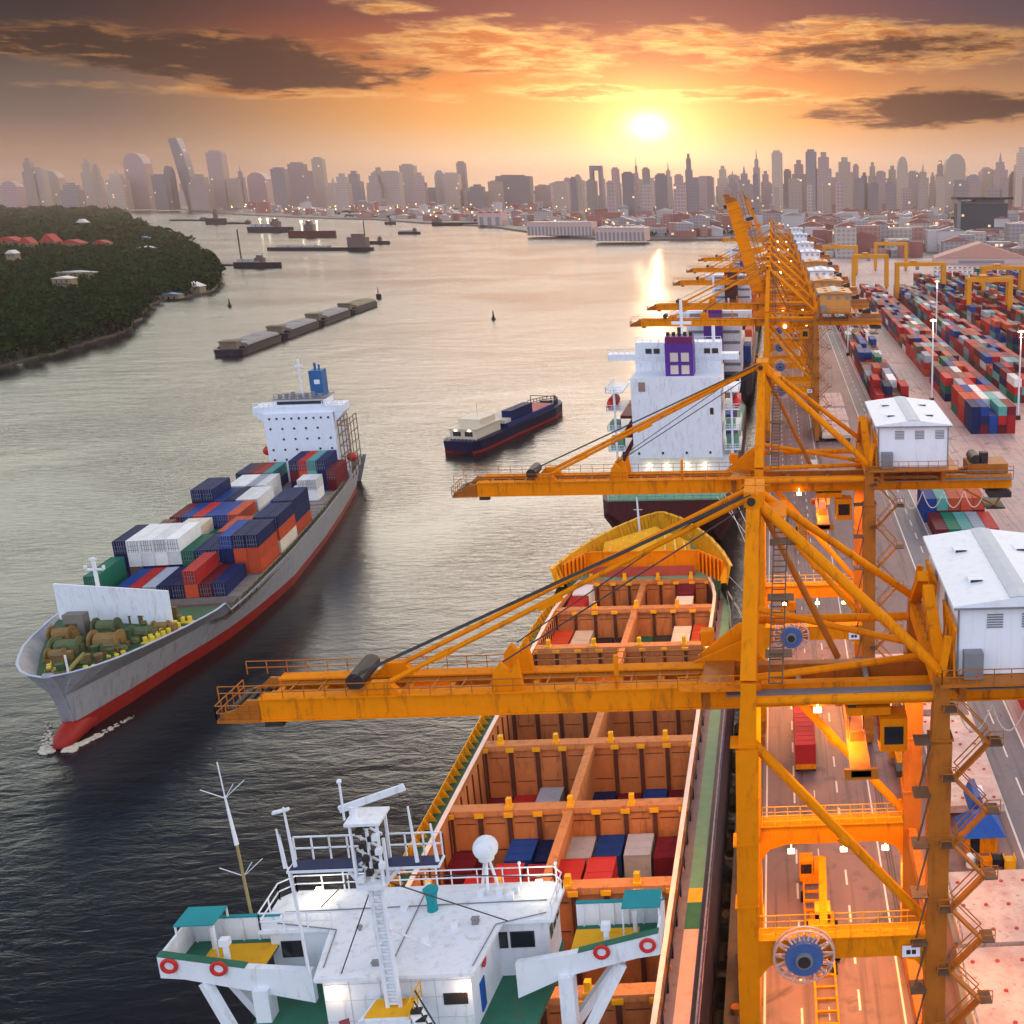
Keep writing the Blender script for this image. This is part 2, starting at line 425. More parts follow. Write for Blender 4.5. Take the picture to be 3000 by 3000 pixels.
SHORE = [(-5, 20), (-5, 1640), (-234, 1652), (-356, 1842), (-547, 2268), (-744, 2504), (-929, 2788), (-1151, 2962), (-1493, 3365), (-2203, 4428), (-2580, 4770), (-7000, 5200), (-12400, 6000), (-12400, 11900), (12400, 11900), (12400, 20)]
lb = MB()
lb.prism(SHORE, -1, 2.985)
q = lb.build('land_ground', CITYG); q['kind'] = 'structure'
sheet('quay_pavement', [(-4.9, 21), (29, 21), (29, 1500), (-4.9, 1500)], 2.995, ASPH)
sheet('yard_pavement', [(29, 21), (330, 21), (330, 1150), (29, 1150)], 2.993, CONC if False else ground_mat('yard paving', (.38, .26, .25), (.50, .32, .28), (.24, .15, .14), .03))  # paving tinted salmon, carrying warm lamplight in its colour
sheet('yard_road', [(24.6, 21), (30.2, 21), (30.2, 1200), (24.6, 1200)], 3.0, ROADM)
mb = MB()
for x in (-2.0, 9.8):                                     # painted lines and crane rails along the quay
    mb.box(x - .09, x + .09, 22, 900, 2.999, 3.004)
for y in range(24, 900, 6):
    mb.box(1.05, 1.25, y, y + 2.6, 2.999, 3.005); mb.box(6.0, 6.2, y + 2, y + 4.6, 2.999, 3.005); mb.box(3.4, 3.52, y + 1, y + 2.6, 2.999, 3.005)
for x in (24.8, 30.0):
    mb.box(x - .12, x + .12, 22, 1150, 3.001, 3.006)
for y in range(24, 1100, 9):
    mb.box(27.3, 27.5, y, y + 4, 3.001, 3.006)
o = mb.build('road_markings', MARK); o['kind'] = 'structure'
mb = MB()
for x in (-2.8, 10.8):
    mb.box(x - .35, x - .2, 22, 1400, 2.998, 3.03); mb.box(x + .2, x + .35, 22, 1400, 2.998, 3.03); mb.box(x - .05, x + .05, 22, 1400, 2.998, 3.06)
for x in (2.2, 4.6, 5.2, 7.6):
    mb.box(x - .06, x + .06, 120, 1200, 2.999, 3.008)
o = mb.build('crane_rails', mat('rail steel', (.12, .09, .08), .4, .4)); o['kind'] = 'structure'
mb = MB()
mb.box(-5.4, -4.2, 20, 1640, 1.2, 3.35)
o = mb.build('quay_edge_wall', mat('quay concrete', (.10, .07, .06), .8, var=.3, dirt=(.03, .02, .02), damt=.7)); o['kind'] = 'structure'
fproto = None
for i, y in enumerate(range(52, 330, 9)):
    if fproto is None:
        f = MB(); f.tube((-5.9, y, 1.9), (-5.9, y + 2.6, 1.9), .5, 10); f.box(-5.6, -5.35, y + .3, y + 2.3, 1.2, 2.6)
        fproto = f.build('quay_fender', BLACK, origin=(-5.9, y, 1.9)); o = fproto
    else:
        o = fproto.copy(); C.objects.link(o); o.location.y = y
    tag(o, 'black rubber fender on the quay wall between ship and crane legs', 'fender', 'rubber fenders along the quay wall')

# ---- wooded bank across the river
ISL = [(-314, 477), (-317, 516), (-325, 569), (-333.5, 611), (-386, 729), (-397, 774), (-393, 798), (-401, 852), (-481, 1030), (-584, 1234), (-746, 1537), (-953, 1882), (-1290, 2424), (-1975, 3628), (-2513, 4602), (-7000, 5100), (-7000, 300), (-420, 300), (-330, 420)]
rj = random.Random(31); ISL2 = []
for i_, (pa_, pb_) in enumerate(zip(ISL, ISL[1:] + ISL[:1])):
    n_ = max(1, int(math.hypot(pb_[0] - pa_[0], pb_[1] - pa_[1]) / 7)) if i_ < 10 else 1
    for k in range(n_):
        q = k / n_; j_ = 2.6 if n_ > 1 else 0
        ISL2.append((pa_[0] + (pb_[0] - pa_[0]) * q + rj.uniform(-j_, j_ * .5), pa_[1] + (pb_[1] - pa_[1]) * q + rj.uniform(-j_, j_)))
ISL = ISL2
mb = MB(); mb.prism(ISL, -1, 1.0)
o = mb.build('river_bank', ground_mat('bank soil', (.010, .014, .008), (.016, .016, .010), (.006, .009, .005), .02)); o['kind'] = 'structure'
def leaf_mat(name, c1, c2, c3):
    m = bpy.data.materials.new(name); m.use_nodes = True
    nt = m.node_tree; b = nt.nodes['Principled BSDF']
    g = nt.nodes.new('ShaderNodeNewGeometry')
    n = noise(nt, g.outputs['Position'], .045, 4, .6); n2 = noise(nt, g.outputs['Position'], .5, 3, .6)
    rnd = g.outputs['Random Per Island']
    c = mixc(nt, sstep(nt, n, .35, .65), c1, c2)
    c = mixc(nt, mth(nt, 'MULTIPLY', sstep(nt, mth(nt, 'ADD', mth(nt, 'MULTIPLY', rnd, .6), mth(nt, 'MULTIPLY', n2, .5)), .35, .9), .7), c, c3)
    nt.links.new(c, b.inputs['Base Color']); b.inputs['Roughness'].default_value = .8; b.inputs['Specular IOR Level'].default_value = .0
    return m
LEAF = leaf_mat('dark foliage', (.0015, .012, .006), (.005, .026, .007), (.022, .058, .012))
BARK = mat('bark', (.06, .045, .03), .8)
def inside(x, y, poly):
    r = False; j = len(poly) - 1
    for i in range(len(poly)):
        xi, yi = poly[i]; xj, yj = poly[j]
        if (yi > y) != (yj > y) and x < (xj - xi) * (y - yi) / (yj - yi) + xi: r = not r
        j = i
    return r
def crown(mb, c, r, h, n, leaf):
    c = Vector(c); vs = []; fs = []
    lobes = [(Vector((random.uniform(-.5, .5) * r, random.uniform(-.5, .5) * r, random.uniform(-.25, .35) * h)), random.uniform(.45, .75)) for _ in range(5)]
    for _ in range(n):
        lo, k = random.choice(lobes)
        d = Vector((random.gauss(0, 1), random.gauss(0, 1), random.gauss(.25, 1))).normalized()
        p = c + lo + Vector((d.x * r * k, d.y * r * k, d.z * h * k * .8)) * random.uniform(.75, 1.05)
        nrm = (d + Vector((random.uniform(-.7, .7), random.uniform(-.7, .7), random.uniform(-.3, .7)))).normalized()
        a = nrm.orthogonal().normalized(); b = nrm.cross(a)
        t = random.uniform(0, 6.28); a2 = a * math.cos(t) + b * math.sin(t); b2 = nrm.cross(a2)
        s = leaf * random.uniform(.6, 1.3)
        o = len(vs)
        vs += [p - a2 * s, p + b2 * s * .6, p + a2 * s, p - b2 * s * .6]
        fs.append((o, o + 1, o + 2, o + 3))
    mb.add(vs, fs)
def fullcrown(name, parent, n=150, leaf=1.0, r=5.0, h=4.2, z=8):
    pass
wood = MB(); random.seed(11)
spots = []
y = 480.0
while y < 4300:
    stp = 7.0 if y < 900 else (12 if y < 1500 else (30 if y < 2500 else 60))
    u0 = -60
    xl = aty(u0, 800, y).x
    x = -300.0 if y < 1000 else -400.0
    x = -300.0
    while x > xl - stp:
        xx = x + random.uniform(-.4, .4) * stp; yy = y + random.uniform(-.4, .4) * stp
        if inside(xx, yy, ISL) and inside(xx + 3, yy, ISL): spots.append((xx, yy, stp))
        x -= stp
    y += stp
roofs = [(20, 700), (75, 712), (150, 708), (220, 710), (295, 715), (190, 515), (245, 650), (360, 710)]
edge = []
for x, y, st in spots:
    near_edge = not inside(x + st * 1.3, y - st * .5, ISL)
    if near_edge and y < 860: continue
    r = st * random.uniform(.62, .9); hgt = random.uniform(5, 9.5) if y < 1500 else random.uniform(8, 13)
    crown(wood, (x, y, 1 + hgt * .62), r, hgt * .75, 60 if y < 700 else (42 if y < 1500 else 34), max(1.0, st * .16))
for (xa, ya), (xb, yb) in [(p_, q_) for p_, q_ in zip(ISL, ISL[1:]) if p_[1] < 1150 and p_[1] > 470]:
    L_ = math.hypot(xb - xa, yb - ya); n_ = 1 if L_ < 30 else int(L_ / 13)
    for k in range(n_):
        q = (k + random.random() * .6) / n_; x, y = xa + (xb - xa) * q, ya + (yb - ya) * q
        if any((x - c_.x) ** 2 + (y - c_.y) ** 2 < 13 ** 2 for c_ in (at(462, 822, 5), at(562, 838, 5.5), at(500, 862, 3.5))): continue
        if y < 1150 and len(edge) < 130: edge.append((x - .6 - random.random() * 2.6, y))
        if y < 1150: crown(wood, (x - 7, y + 2, 5.5), 6, 5, 50, 1.1); crown(wood, (x - 1.8, y, 2.0), 2.6 + random.random() * 1.4, 2.0, 34, .8)
o = wood.build('riverside_wood', LEAF); tag(o, 'dark green wood covering the far river bank', 'wood', kind='stuff')
# the trees at its edge one by one
protos = []
for k in range(5):
    hgt = 7 + k * 1.1
    t = empty('tree', (0, 0, 1), '', 'tree', 'trees along the river bank')
    tb = MB(); tb.tube((0, 0, .6), (.3 - k * .1, .2, 1 + hgt * .55), .38, 7, 0, .18)
    for j in range(4):
        a = j * 1.7 + k; tb.tube((.15, .1, 1 + hgt * .4), (math.cos(a) * 2, math.sin(a) * 2, 1 + hgt * .72), .16, 5, 0, .06)
    tb.build('trunk', BARK, t)
    cb = MB(); crown(cb, (0, 0, 1 + hgt * .68), 4.6, hgt * .55, 230, .95); cb.build('crown', LEAF, t)
    protos.append(t)
used = [False] * 5
for i, (x, y) in enumerate(edge):
    k = i % 5
    if used[k]: t = copy_tree(protos[k])
    else: t = protos[k]; used[k] = True
    t.location = (x, y, .9); t.rotation_euler.z = i * 2.1; sc = random.uniform(.85, 1.25); t.scale = (sc, sc, sc)
    t['label'] = 'dark green leafy tree overhanging the muddy water edge of the wood'
# roofs among the trees
RROOF = mat('red tile roof', (.36, .035, .03), .6, var=.3); WROOF = mat('pale sheet roof', (.6, .58, .55), .5, var=.2); CRW = mat('cream wall', (.22, .17, .11), .7)
BROOF = mat('blue sheet roof', (.1, .2, .3), .5)
def house(u, v, w, d, h, rm, label, cat='house', wall=None, z=8.0, rot=0.0, group=None, gable=2.2):
    p = at(u, v, z)
    e = empty('bank_house' if cat != 'shed' else 'boat_shed', (p.x, p.y, 1.0), label, cat, group)
    mb = MB(); mb.box(p.x - w / 2, p.x + w / 2, p.y - d / 2, p.y + d / 2, 1, z); mb.build('wall', wall or CRW, e)
    mb = MB(); mb.prismy([(p.x - w * .56, z), (p.x + w * .56, z), (p.x + w * .06, z + gable), (p.x - w * .06, z + gable)], p.y - d * .57, p.y + d * .57); mb.build('roof', rm, e)
    for k in range(3):
        wb = MB(); wb.box(p.x - w * .3 + k * w * .27, p.x - w * .3 + k * w * .27 + 1, p.y - d / 2 - .05, p.y - d / 2 + .1, z - 2.6, z - 1.2); wb.build('window', GLASS, e)
    e.rotation_euler.z = rot
    return e
house(32, 706, 26, 16, 11, RROOF, 'long red roofed temple hall among trees at the picture edge', 'temple', z=11.5, gable=5)
house(82, 712, 14, 12, 11, RROOF, 'tall red temple roof beside the long red hall in the wood', 'temple', z=11.5, gable=6.5)
house(150, 708, 16, 14, 11, RROOF, 'red and gold pointed temple roof standing alone in the wood', 'temple', z=10.5, gable=9)
house(217, 712, 22, 14, 10, RROOF, 'low wide red roof between pointed temple and small red roof', 'temple', z=10.5, gable=4)
house(300, 712, 16, 12, 10, RROOF, 'small dark red roof closest to the river in the wood', 'house', z=10, gable=3.5)
house(188, 815, 12, 8, 7, CCOL['cream'], 'yellow fronted house lit up in the middle of the wood', 'house', z=12, gable=1.4)
house(243, 652, 16, 12, 12, WROOF, 'white gabled house high up in the far wood', 'house', z=14, gable=6)
house(37, 742, 8, 8, 9, WROOF, 'tiny pale roof just below the long red temple hall', 'house', z=13, gable=3)
house(462, 822, 16, 6, 4, WROOF, 'long white roofed shed on the water edge of the wood', 'shed', z=5, gable=1)
house(562, 838, 14, 9, 4, WROOF, 'white pointed boat shed on the tip of the wood', 'shed', z=5.5, gable=3)
house(500, 862, 13, 7, 3, BROOF, 'blue roofed boat shed on stilts at the bank', 'shed', z=3.5, gable=1)
house(420, 697, 20, 8, 6, BROOF, 'blue roofed shed in the trees near the far bend', 'shed', z=9, gable=2)
house(430, 726, 16, 8, 6, WROOF, 'pale flat shed in the trees near the far bend', 'shed', z=8, gable=2)
house(540, 724, 12, 8, 6, WROOF, 'pale shed on the shore close to the far bend', 'shed', z=5, gable=1.5)
house(225, 797, 26, 5, 6, WROOF, 'long pale roof behind the yellow fronted house', 'house', z=11, gable=1)
# ================================================================== QUAY CRANES
XW, XL = -2.8, 10.8
GRATE = mat('rusty grating', (.13, .075, .045), .7, var=.3, dirt=(.05, .03, .02))
def floodlight(parent, p, energy, col=(1, .42, .11), rad=.5, emit=True):
    if emit:
        mb = MB(); mb.box(p[0] - .28, p[0] + .28, p[1] - .22, p[1] + .22, p[2] - .1, p[2] + .12); mb.bar((p[0], p[1], p[2] + .1), (p[0], p[1], p[2] + .7), .08)
        mb.build('floodlight', LAMP, parent)
    l = bpy.data.lights.new('floodlight_beam', 'SPOT'); l.energy = energy; l.color = col; l.shadow_soft_size = rad; l.spot_size = R(150); l.spot_blend = .6
    o = bpy.data.objects.new('floodlight_beam', l); C.objects.link(o); o.parent = parent
    o.location = Vector(p) - wloc(parent) + Vector((0, 0, -.7))
def build_crane(Y, label, house_mat, lights=True):
    g = 'orange ship to shore gantry cranes in a row along the quay'
    e = empty('quay_crane', (4, Y, 3.0), label, 'crane', g)
    # legs
    for x, s in ((XW, -1), (XW, 1), (XL, -1), (XL, 1)):
        mb = MB(); y = Y + 7.5 * s
        inn = .55 if x == XW else 0
        mb.bar((x, y, 4.6), (x, y, 17), 1.5, 1.4)
        mb.bar((x, y, 17.003), (x + inn * .6, y, 33.4), 1.5, 1.4, 0, 1.55, 1.4)
        mb.bar((x + inn * .6, y, 33.403), (x + inn, y, 38.2), 1.25, 1.25, 0, 1.0, 1.1)
        for z in (9.5, 21, 26, 33.6): mb.box(x - .82, x + .86, y - .78, y + .78, z, z + .16)
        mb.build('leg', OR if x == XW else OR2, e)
    for x in (XW, XL):                                     # sill beams with bogies
        mb = MB(); mb.box(x - .6, x + .6, Y - 9.5, Y + 9.5, 4.7, 6.3); mb.build('sill_beam', OR2, e)
        for s in (-1, 1):
            mb = MB(); yc = Y + 7.5 * s
            mb.prismy([(x - .5, 3.5), (x + .5, 3.5), (x + .5, 4.7), (x - .5, 4.7)], yc - 3, yc + 3)
            for k in range(4): mb.tube((x - .3, yc - 2.2 + k * 1.45, 3.4), (x + .3, yc - 2.2 + k * 1.45, 3.4), .38, 12, 1)
            mb.build('bogie', [OR2, DARK], e)
    # portal beams, haunched at both ends, with a railed walkway
    for s in (-1, 1):
        y = Y + 7.5 * s
        mb = MB()
        pr = [(XW + .75, 18.2), (XL - .75, 18.2), (XL - .75, 15.0), (XL - 1.5, 16.0), (XL - 3, 16.45), (XW + 3, 16.45), (XW + 1.5, 16.0), (XW + .75, 15.0)]
        mb.prismy(pr, y - .6, y + .6)
        mb.box(XW + .76, XL - .76, y - .75, y + .75, 18.201, 18.3)
        pb = mb.build('portal_beam', OR, e)
        rb = MB(); rb.rail([(XW + .9, y - .7, 18.3), (XL - .9, y - .7, 18.3)], 1.0, 1.1, .03); rb.rail([(XW + .9, y + .7, 18.3), (XL - .9, y + .7, 18.3)], 1.0, 1.1, .03)
        rb.build('railing', YEL, pb)
    # side bracing in each frame
    for s in (-1, 1):
        y = Y + 7.5 * s
        mb = MB(); mb.tube((XW + .7, y, 33.6), (XL - .4, y, 18.6), .36, 12)
        mb.tube((XW + 7.0 - .3, y, 26.2), (XW + 7.0 + .3, y, 25.55), .44, 12)
        mb.build('diagonal_brace', OR, e)
        mb = MB(); mb.tube((XW + .6, y, 36.7), (XL - .3, y, 36.7), .34, 12); mb.build('tie_pipe', OR, e)
        mb = MB(); mb.tube((XW + .8, y + (.9 if s < 0 else -.9), 38.0), (XL - .3, y + (6.5 if s < 0 else -6.5), 36.9), .26, 10); mb.build('plan_brace', OR, e)
    for x in (XW + .4, XL):                                # cross ties over the rails
        mb = MB(); mb.box(x - .45, x + .45, Y - 6.9, Y + 6.9, 36.9, 38.1); mb.build('cross_beam', OR, e)
    mb = MB(); mb.box(XL - .35, XL + .35, Y - 6.8, Y + 6.8, 16.4, 17.7); mb.build('cross_beam', OR2, e)
    # main girders over the quay and the backreach
    G = (Y - 2.7, Y + .7)
    for gy in G:
        mb = MB(); mb.box(-5.2, 29, gy - .4, gy + .4, 34.3, 35.9); mb.box(-5.2, 29, gy - .52, gy + .52, 34.16, 34.297)
        for x in range(-4, 29, 3): mb.box(x, x + .1, gy - .44, gy + .44, 34.32, 35.86)
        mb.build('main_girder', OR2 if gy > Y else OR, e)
    mb = MB()
    for x in range(-4, 30, 5): mb.box(x, x + .35, G[0] + .4, G[1] - .4, 34.6, 35.5)
    mb.rail([(11, G[0] - 1.3, 35.6), (29, G[0] - 1.3, 35.6)], 1.05, 1.5); mb.box(-4, 29, G[0] - 1.4, G[0] - .5, 35.45, 35.55)
    mb.build('girder_walkway', GREY, e)
    # boom out over the river (its own origin at the hinge)
    hinge = Vector((-5.7, Y - 1.0, 35.1))
    bm_ = MB()
    for gy in G:
        bm_.box(-36.4, -5.8, gy - .42, gy + .42, 34.3, 35.8)
        bm_.box(-36.4, -5.8, gy - .58, gy + .58, 35.803, 35.92)
        bm_.box(-36.4, -5.8, gy - .58, gy + .58, 34.18, 34.297)
    for x in range(-36, -5, 3): bm_.box(x, x + .4, G[0] + .43, G[1] - .43, 34.9, 35.6)
    for x in (-14.5, -24.0, -32.5):
        for gy in G:
            bm_.box(x - .28, x + .28, gy - .45, gy + .45, 34.42, 35.68)
            for j in range(5): bm_.box(x - .2, x - .12, gy - .475, gy - .45, 34.5 + j * .25, 34.58 + j * .25); bm_.box(x + .12, x + .2, gy - .475, gy - .45, 34.5 + j * .25, 34.58 + j * .25)
    boom = bm_.build('boom', OR, e, hinge)
    mb = MB(); mb.box(-36.2, -6, G[0] + .45, G[0] + 1.35, 35.62, 35.7); mb.box(-36.2, -6, G[1] - 1.2, G[1] - .45, 35.62, 35.7)
    for x in range(-35, -6, 2): mb.box(x, x + .12, G[0] + .45, G[1] - .45, 35.705, 35.78)
    mb.build('boom_walkway', OR2, boom)
    mb = MB(); mb.rail([(-39.0, G[0] - .5, 35.9), (-6, G[0] - .5, 35.9)], 1.0, 1.45, .028); mb.rail([(-39, G[1] + .5, 35.9), (-6, G[1] + .5, 35.9)], 1.0, 1.45, .028)
    mb.build('railing', OR2, boom)
    mb = MB()                                              # sheave frame at the boom tip
    mb.box(-39.4, -36.45, G[0] - .5, G[1] + .5, 34.1, 34.35)
    mb.prismy([(-39.3, 34.36), (-36.45, 34.36), (-36.45, 35.7), (-37.3, 35.75), (-38.0, 35.1), (-39.2, 34.7)], G[0] - .35, G[0] - .1)
    mb.prismy([(-39.3, 34.36), (-36.45, 34.36), (-36.45, 35.7), (-37.3, 35.75), (-38.0, 35.1), (-39.2, 34.7)], G[1] + .1, G[1] + .35)
    for k in range(4): mb.tube((-38.6 + k * .6, G[0], 34.8), (-38.6 + k * .6, G[1], 34.8), .24, 8, 1)
    mb.rail([(-39.4, G[0] - .5, 34.35), (-36.5, G[0] - .5, 34.35)], 1.1, .8, .03); mb.rail([(-39.4, G[0] - .5, 34.35), (-39.4, G[1] + .5, 34.35)], 1.1, .9, .03)
    mb.box(-36.2, -35.0, G[0] - .5, G[0] + .1, 33.75, 34.16, 1)
    mb.build('boom_tip', [OR2, DARK], boom)
    for x, nm in ((-28.2, 0), (-19.6, 1)):                 # brackets that take the stays
        for gy in G:
            mb = MB()
            if nm: mb.prismy([(x - .9, 35.93), (x + 1.3, 35.93), (x + 1.0, 38.2), (x + .5, 37.2), (x - .2, 38.0), (x - .7, 37.3)], gy - .25, gy + .25)
            else: mb.prismy([(x - 1.4, 35.93), (x + 1.4, 35.93), (x + .6, 36.8), (x - .6, 36.8)], gy - .3, gy + .3)
            if not nm and gy < Y: mb.tube((x - 1.7, G[0] - .1, 36.8), (x - 1.7, G[1] + .1, 36.8), .62, 14, 1)
            mb.build('stay_bracket', [OR, DARK], boom)
    mb = MB(); mb.box(-11.9, -11.6, G[0] - .2, G[0] + .2, 35.93, 38.3); mb.build('boom_post', OR, boom)
    # A-frame mast on the water side
    for s in (-1, 1):
        mb = MB()
        mb.bar((XW + .55, Y + 7.5 * s, 38.2), (-1.7, Y + 1.3 * s - 1, 49.8), 1.05, 1.05, 0, .9, .9)
        mb.build('mast_leg', OR, e)
    mb = MB(); mb.box(-2.4, -1.0, Y - 2.9, Y + .9, 49.0, 50.1); mb.tube((-1.7, Y - 3.2, 49.5), (-1.7, Y + 1.2, 49.5), .62, 14, 0); mb.tube((-1.9, Y - 3.3, 49.5), (-1.9, Y + 1.3, 49.5), .3, 10, 1)
    mb.rail([(-2.6, Y - 3.0, 50.1), (-.6, Y - 3.0, 50.1)], 1, .8); mb.box(-.9, .5, Y - 3, Y + .9, 48.3, 48.42)
    mb.build('mast_head', [OR, DARK], e)
    mb = MB(); mb.bar((XW + .7, Y - 5.2, 42.5), (XW + .7, Y + 3.2, 42.5), .5); mb.build('mast_tie', OR, e)
    lad = MB()                                             # caged ladder up the mast
    a = Vector((-.9, Y - 8.2, 38.3)); b2 = Vector((-.3, Y - 2.6, 48.3))
    for o_ in (0, .9): lad.bar(a + Vector((o_, 0, 0)), b2 + Vector((o_, 0, 0)), .09)
    for k in range(30):
        q = a.lerp(b2, k / 29); lad.bar(q, q + Vector((.9, 0, 0)), .07)
    for k in range(3):
        q = a.lerp(b2, (k + .5) / 3); lad.box(q.x - .3, q.x + 1.5, q.y - .4, q.y + .9, q.z - .06, q.z, 0)
    lad.build('ladder', GRATE, e)
    # forestays and ropes to the boom; backstays to the land side
    fs = MB()
    for gy in G:
        t = (1 if gy > Y else -1)
        fs.tube((-1.9, Y - 1.0 + 1.4 * t, 49.6), (-27.6, gy, 36.7), .19, 8)
    fs.bar((-15.2, Y - 2.5, 42.7), (-16.9, Y - 2.6, 41.9), .42, .42); fs.bar((-23.0, Y - 2.6, 39.0), (-24.2, Y - 2.6, 38.4), .42, .42)
    fs.build('forestay', OR, e)
    rp = MB()
    for k in range(3):
        rp.tube((-1.9, Y - 3.2 + k * .35, 50.0), (-29.9, Y - 2.9 + k * .3, 37.2), .05, 5)
    rp.tube((-2, Y + .9, 49.8), (-19.4, Y + .8, 38.0), .05, 5); rp.tube((-2, Y - 2.7, 49.2), (-19.6, Y - 2.7, 38.0), .06, 5)
    rp.build('hoist_ropes', ROPE, e)
    for s in (-1, 1):
        mb = MB(); mb.tube((-1.4, Y - 1 + 1.5 * s, 49.2), (XL + .1, Y + 7.2 * s, 38.3), .38 if s < 0 else .3, 12)
        mb.build('backstay', OR, e)
    mb = MB(); mb.tube((-1.4, Y - 1, 48.8), (4.2, Y + .7, 36.2), .25, 10); mb.build('backstay', OR2, e)
    # machinery house
    hx0, hx1, hy0, hy1, hz = 12.0, 20.2, Y - 7.0, Y + 8.0, 38.0
    mh = MB()
    mh.box(hx0, hx1, hy0, hy1, hz, 43.0)
    for k in range(1, 9): mh.box(hx0 + k * .9, hx0 + k * .9 + .04, hy0 - .025, hy0 + .02, hz + .05, 42.9)
    house = mh.build('machinery_house', house_mat, e)
    xm = (hx0 + hx1) / 2
    mb = MB(); mb.prismy([(hx0 - .5, 42.95), (hx1 + .5, 42.95), (hx1 + .5, 43.15), (xm, 43.75), (hx0 - .5, 43.15)], hy0 - .5, hy1 + .5); mb.build('roof', house_mat, house)
    mb = MB(); mb.prismy([(xm - .75, 43.67), (xm, 43.78), (xm + .75, 43.67), (xm + .75, 43.72), (xm, 43.83), (xm - .75, 43.72)], hy0 - .45, hy1 + .45); mb.build('roof_ridge', mat('ridge sheet', (.48, .52, .56), .5) if 'ridge sheet' not in MAT else MAT['ridge sheet'], house)
    for ix in (-1, 1):
        for iy in (-1, 1):
            mb = MB(); x = xm + ix * 2.35; y = (hy0 + hy1) / 2 + iy * 3.4
            mb.box(x - .55, x + .55, y - .6, y + .6, 43.2, 43.62); mb.box(x - .42, x + .42, y - .63, y - .5, 43.35, 43.6, 1)
            mb.build('roof_hatch', [house_mat, GLASS], house)
    for k in range(3):
        mb = MB(); xx = hx0 + 1.9 + k * 2.4
        for j in range(6): mb.box(xx, xx + 1.1, hy0 - .06, hy0 - .028, 41.4 + j * .18, 41.5 + j * .18)
        mb.build('louvre', GREY, house)
    for k in range(2):
        mb = MB(); yy = hy0 + 5 + k * 5
        for j in range(6): mb.box(hx0 - .05, hx0 - .003, yy, yy + 1.4, 41.2 + j * .2, 41.3 + j * .2)
        mb.build('louvre', GREY, house)
    mb = MB(); mb.box(hx0 - .45, hx1 + .45, hy0 - .53, hy0 - .503, 42.9, 43.05); mb.tube((hx0 - .05, hy0 - .1, 38), (hx0 - .05, hy0 - .1, 42.9), .07, 6); mb.tube((hx1 + .05, hy0 - .1, 38), (hx1 + .05, hy0 - .1, 42.9), .07, 6); mb.build('gutter', GREY, house)
    mb = MB(); mb.box(hx0 - .06, hx0 + .03, hy0 + 1.5, hy0 + 2.6, hz, hz + 2.1); mb.build('door', GREY, house)
    mb = MB(); mb.box(hx0 + .3, hx0 + 1.6, hy0 - .9, hy0 - .05, hz, hz + 1.9); mb.build('switch_cabinet', GREY, house)
    fl = MB()
    fl.box(hx0 - 1.4, hx1 + 1.2, hy0 - 1.6, hy0 + .2, 37.75, 37.95); fl.box(hx0 - 1.4, hx0 + .2, hy0 + .2, hy1 + 1, 37.75, 37.95)
    fl.box(hx0 + .201, hx1 + 1.2, hy0 + .201, hy1 + 1, 37.72, 37.93)
    for x in (hx0 + .4, hx1 - .4): fl.box(x - .25, x + .25, hy0, hy1, 35.95, 37.7)
    fl.rail([(hx0 - 1.3, hy0 - 1.5, 37.95), (hx1 + 1.1, hy0 - 1.5, 37.95)], 1.05, 1.2, .03)
    fl.rail([(hx0 - 1.3, hy0 - 1.5, 37.95), (hx0 - 1.3, hy1, 37.95)], 1.05, 1.5, .03)
    fl.build('house_platform', OR2, e)
    # land side tower head with lattice
    mb = MB()
    for s in (-1, 1):
        y = Y + 7.5 * s
        mb.bar((XL, y, 38.2), (XL - .2, y - s * 6.2, 42.3), .8, .8); mb.bar((XL, y, 38.2), (XL + .4, y, 41), .5)
        for k in range(4): mb.bar((XL + .9, y - s * k * 1.4, 38.0), (XL + .9, y - s * (k + 1) * 1.4, 41.5), .14); mb.bar((XL + .9, y - s * k * 1.4, 41.5), (XL + .9, y - s * (k + 1) * 1.4, 38), .14)
        mb.bar((XL + .9, y, 41.5), (XL + .9, y - s * 5.6, 41.5), .2)
    mb.build('tower_head', OR, e)
    # stairs zigzag on the near land side leg
    st = MB(); zz = 5.0; k = 0
    y0 = Y - 8.6
    while zz < 36:
        a = (XL + .9, y0, zz); c = (XL + 3.2, y0, zz + 2.6)
        p, q = (a, c) if k % 2 == 0 else ((XL + 3.2, y0, zz), (XL + .9, y0, zz + 2.6))
        st.bar(p, q, .7, .14); st.bar((p[0], y0 - .35, p[2] + 1), (q[0], y0 - .35, q[2] + 1), .07); st.bar((p[0], y0 + .35, p[2] + 1), (q[0], y0 + .35, q[2] + 1), .07)
        xe = q[0]; d = .9 if xe > XL + 2 else -.9
        st.box(min(xe, xe + d), max(xe, xe + d), y0 - .5, y0 + .9, q[2] - .05, q[2] + .05, 1)
        st.rail([(xe + d, y0 - .45, q[2] + .05), (xe, y0 - .45, q[2] + .05)], 1, .9, .03)
        zz += 2.6; k += 1
    st.build('stairs', [OR2, GRATE], e)
    # lattice stiffening on the land leg face
    mb = MB(); 
    for z in range(6, 34, 4):
        mb.bar((XL - 1.5, Y - 8.25, z), (XL - .7, Y - 8.25, z + 3.6), .12); mb.box(XL - 1.9, XL - .76, Y - 8.9, Y - 7.4, z + 3.7, z + 3.78)
    mb.rail([(XL - 1.8, Y - 8.9, 9.8), (XL - .8, Y - 8.9, 9.8)], 1, .5)
    mb.build('leg_platforms', GRATE, e)
    # cable reel on the near portal beam
    c = Vector((1.2, Y - 8.75, 17.2))
    rl = MB(); rl.ring(c, 2.15, .09, 'y', 28, 6)
    for k in range(28):
        a = 2 * math.pi * k / 28
        d = Vector((math.cos(a), 0, math.sin(a)))
        rl.bar(c + d * 1.35, c + d * 2.12 + Vector((0, .25 * (-1) ** k, 0)), .12, .12)
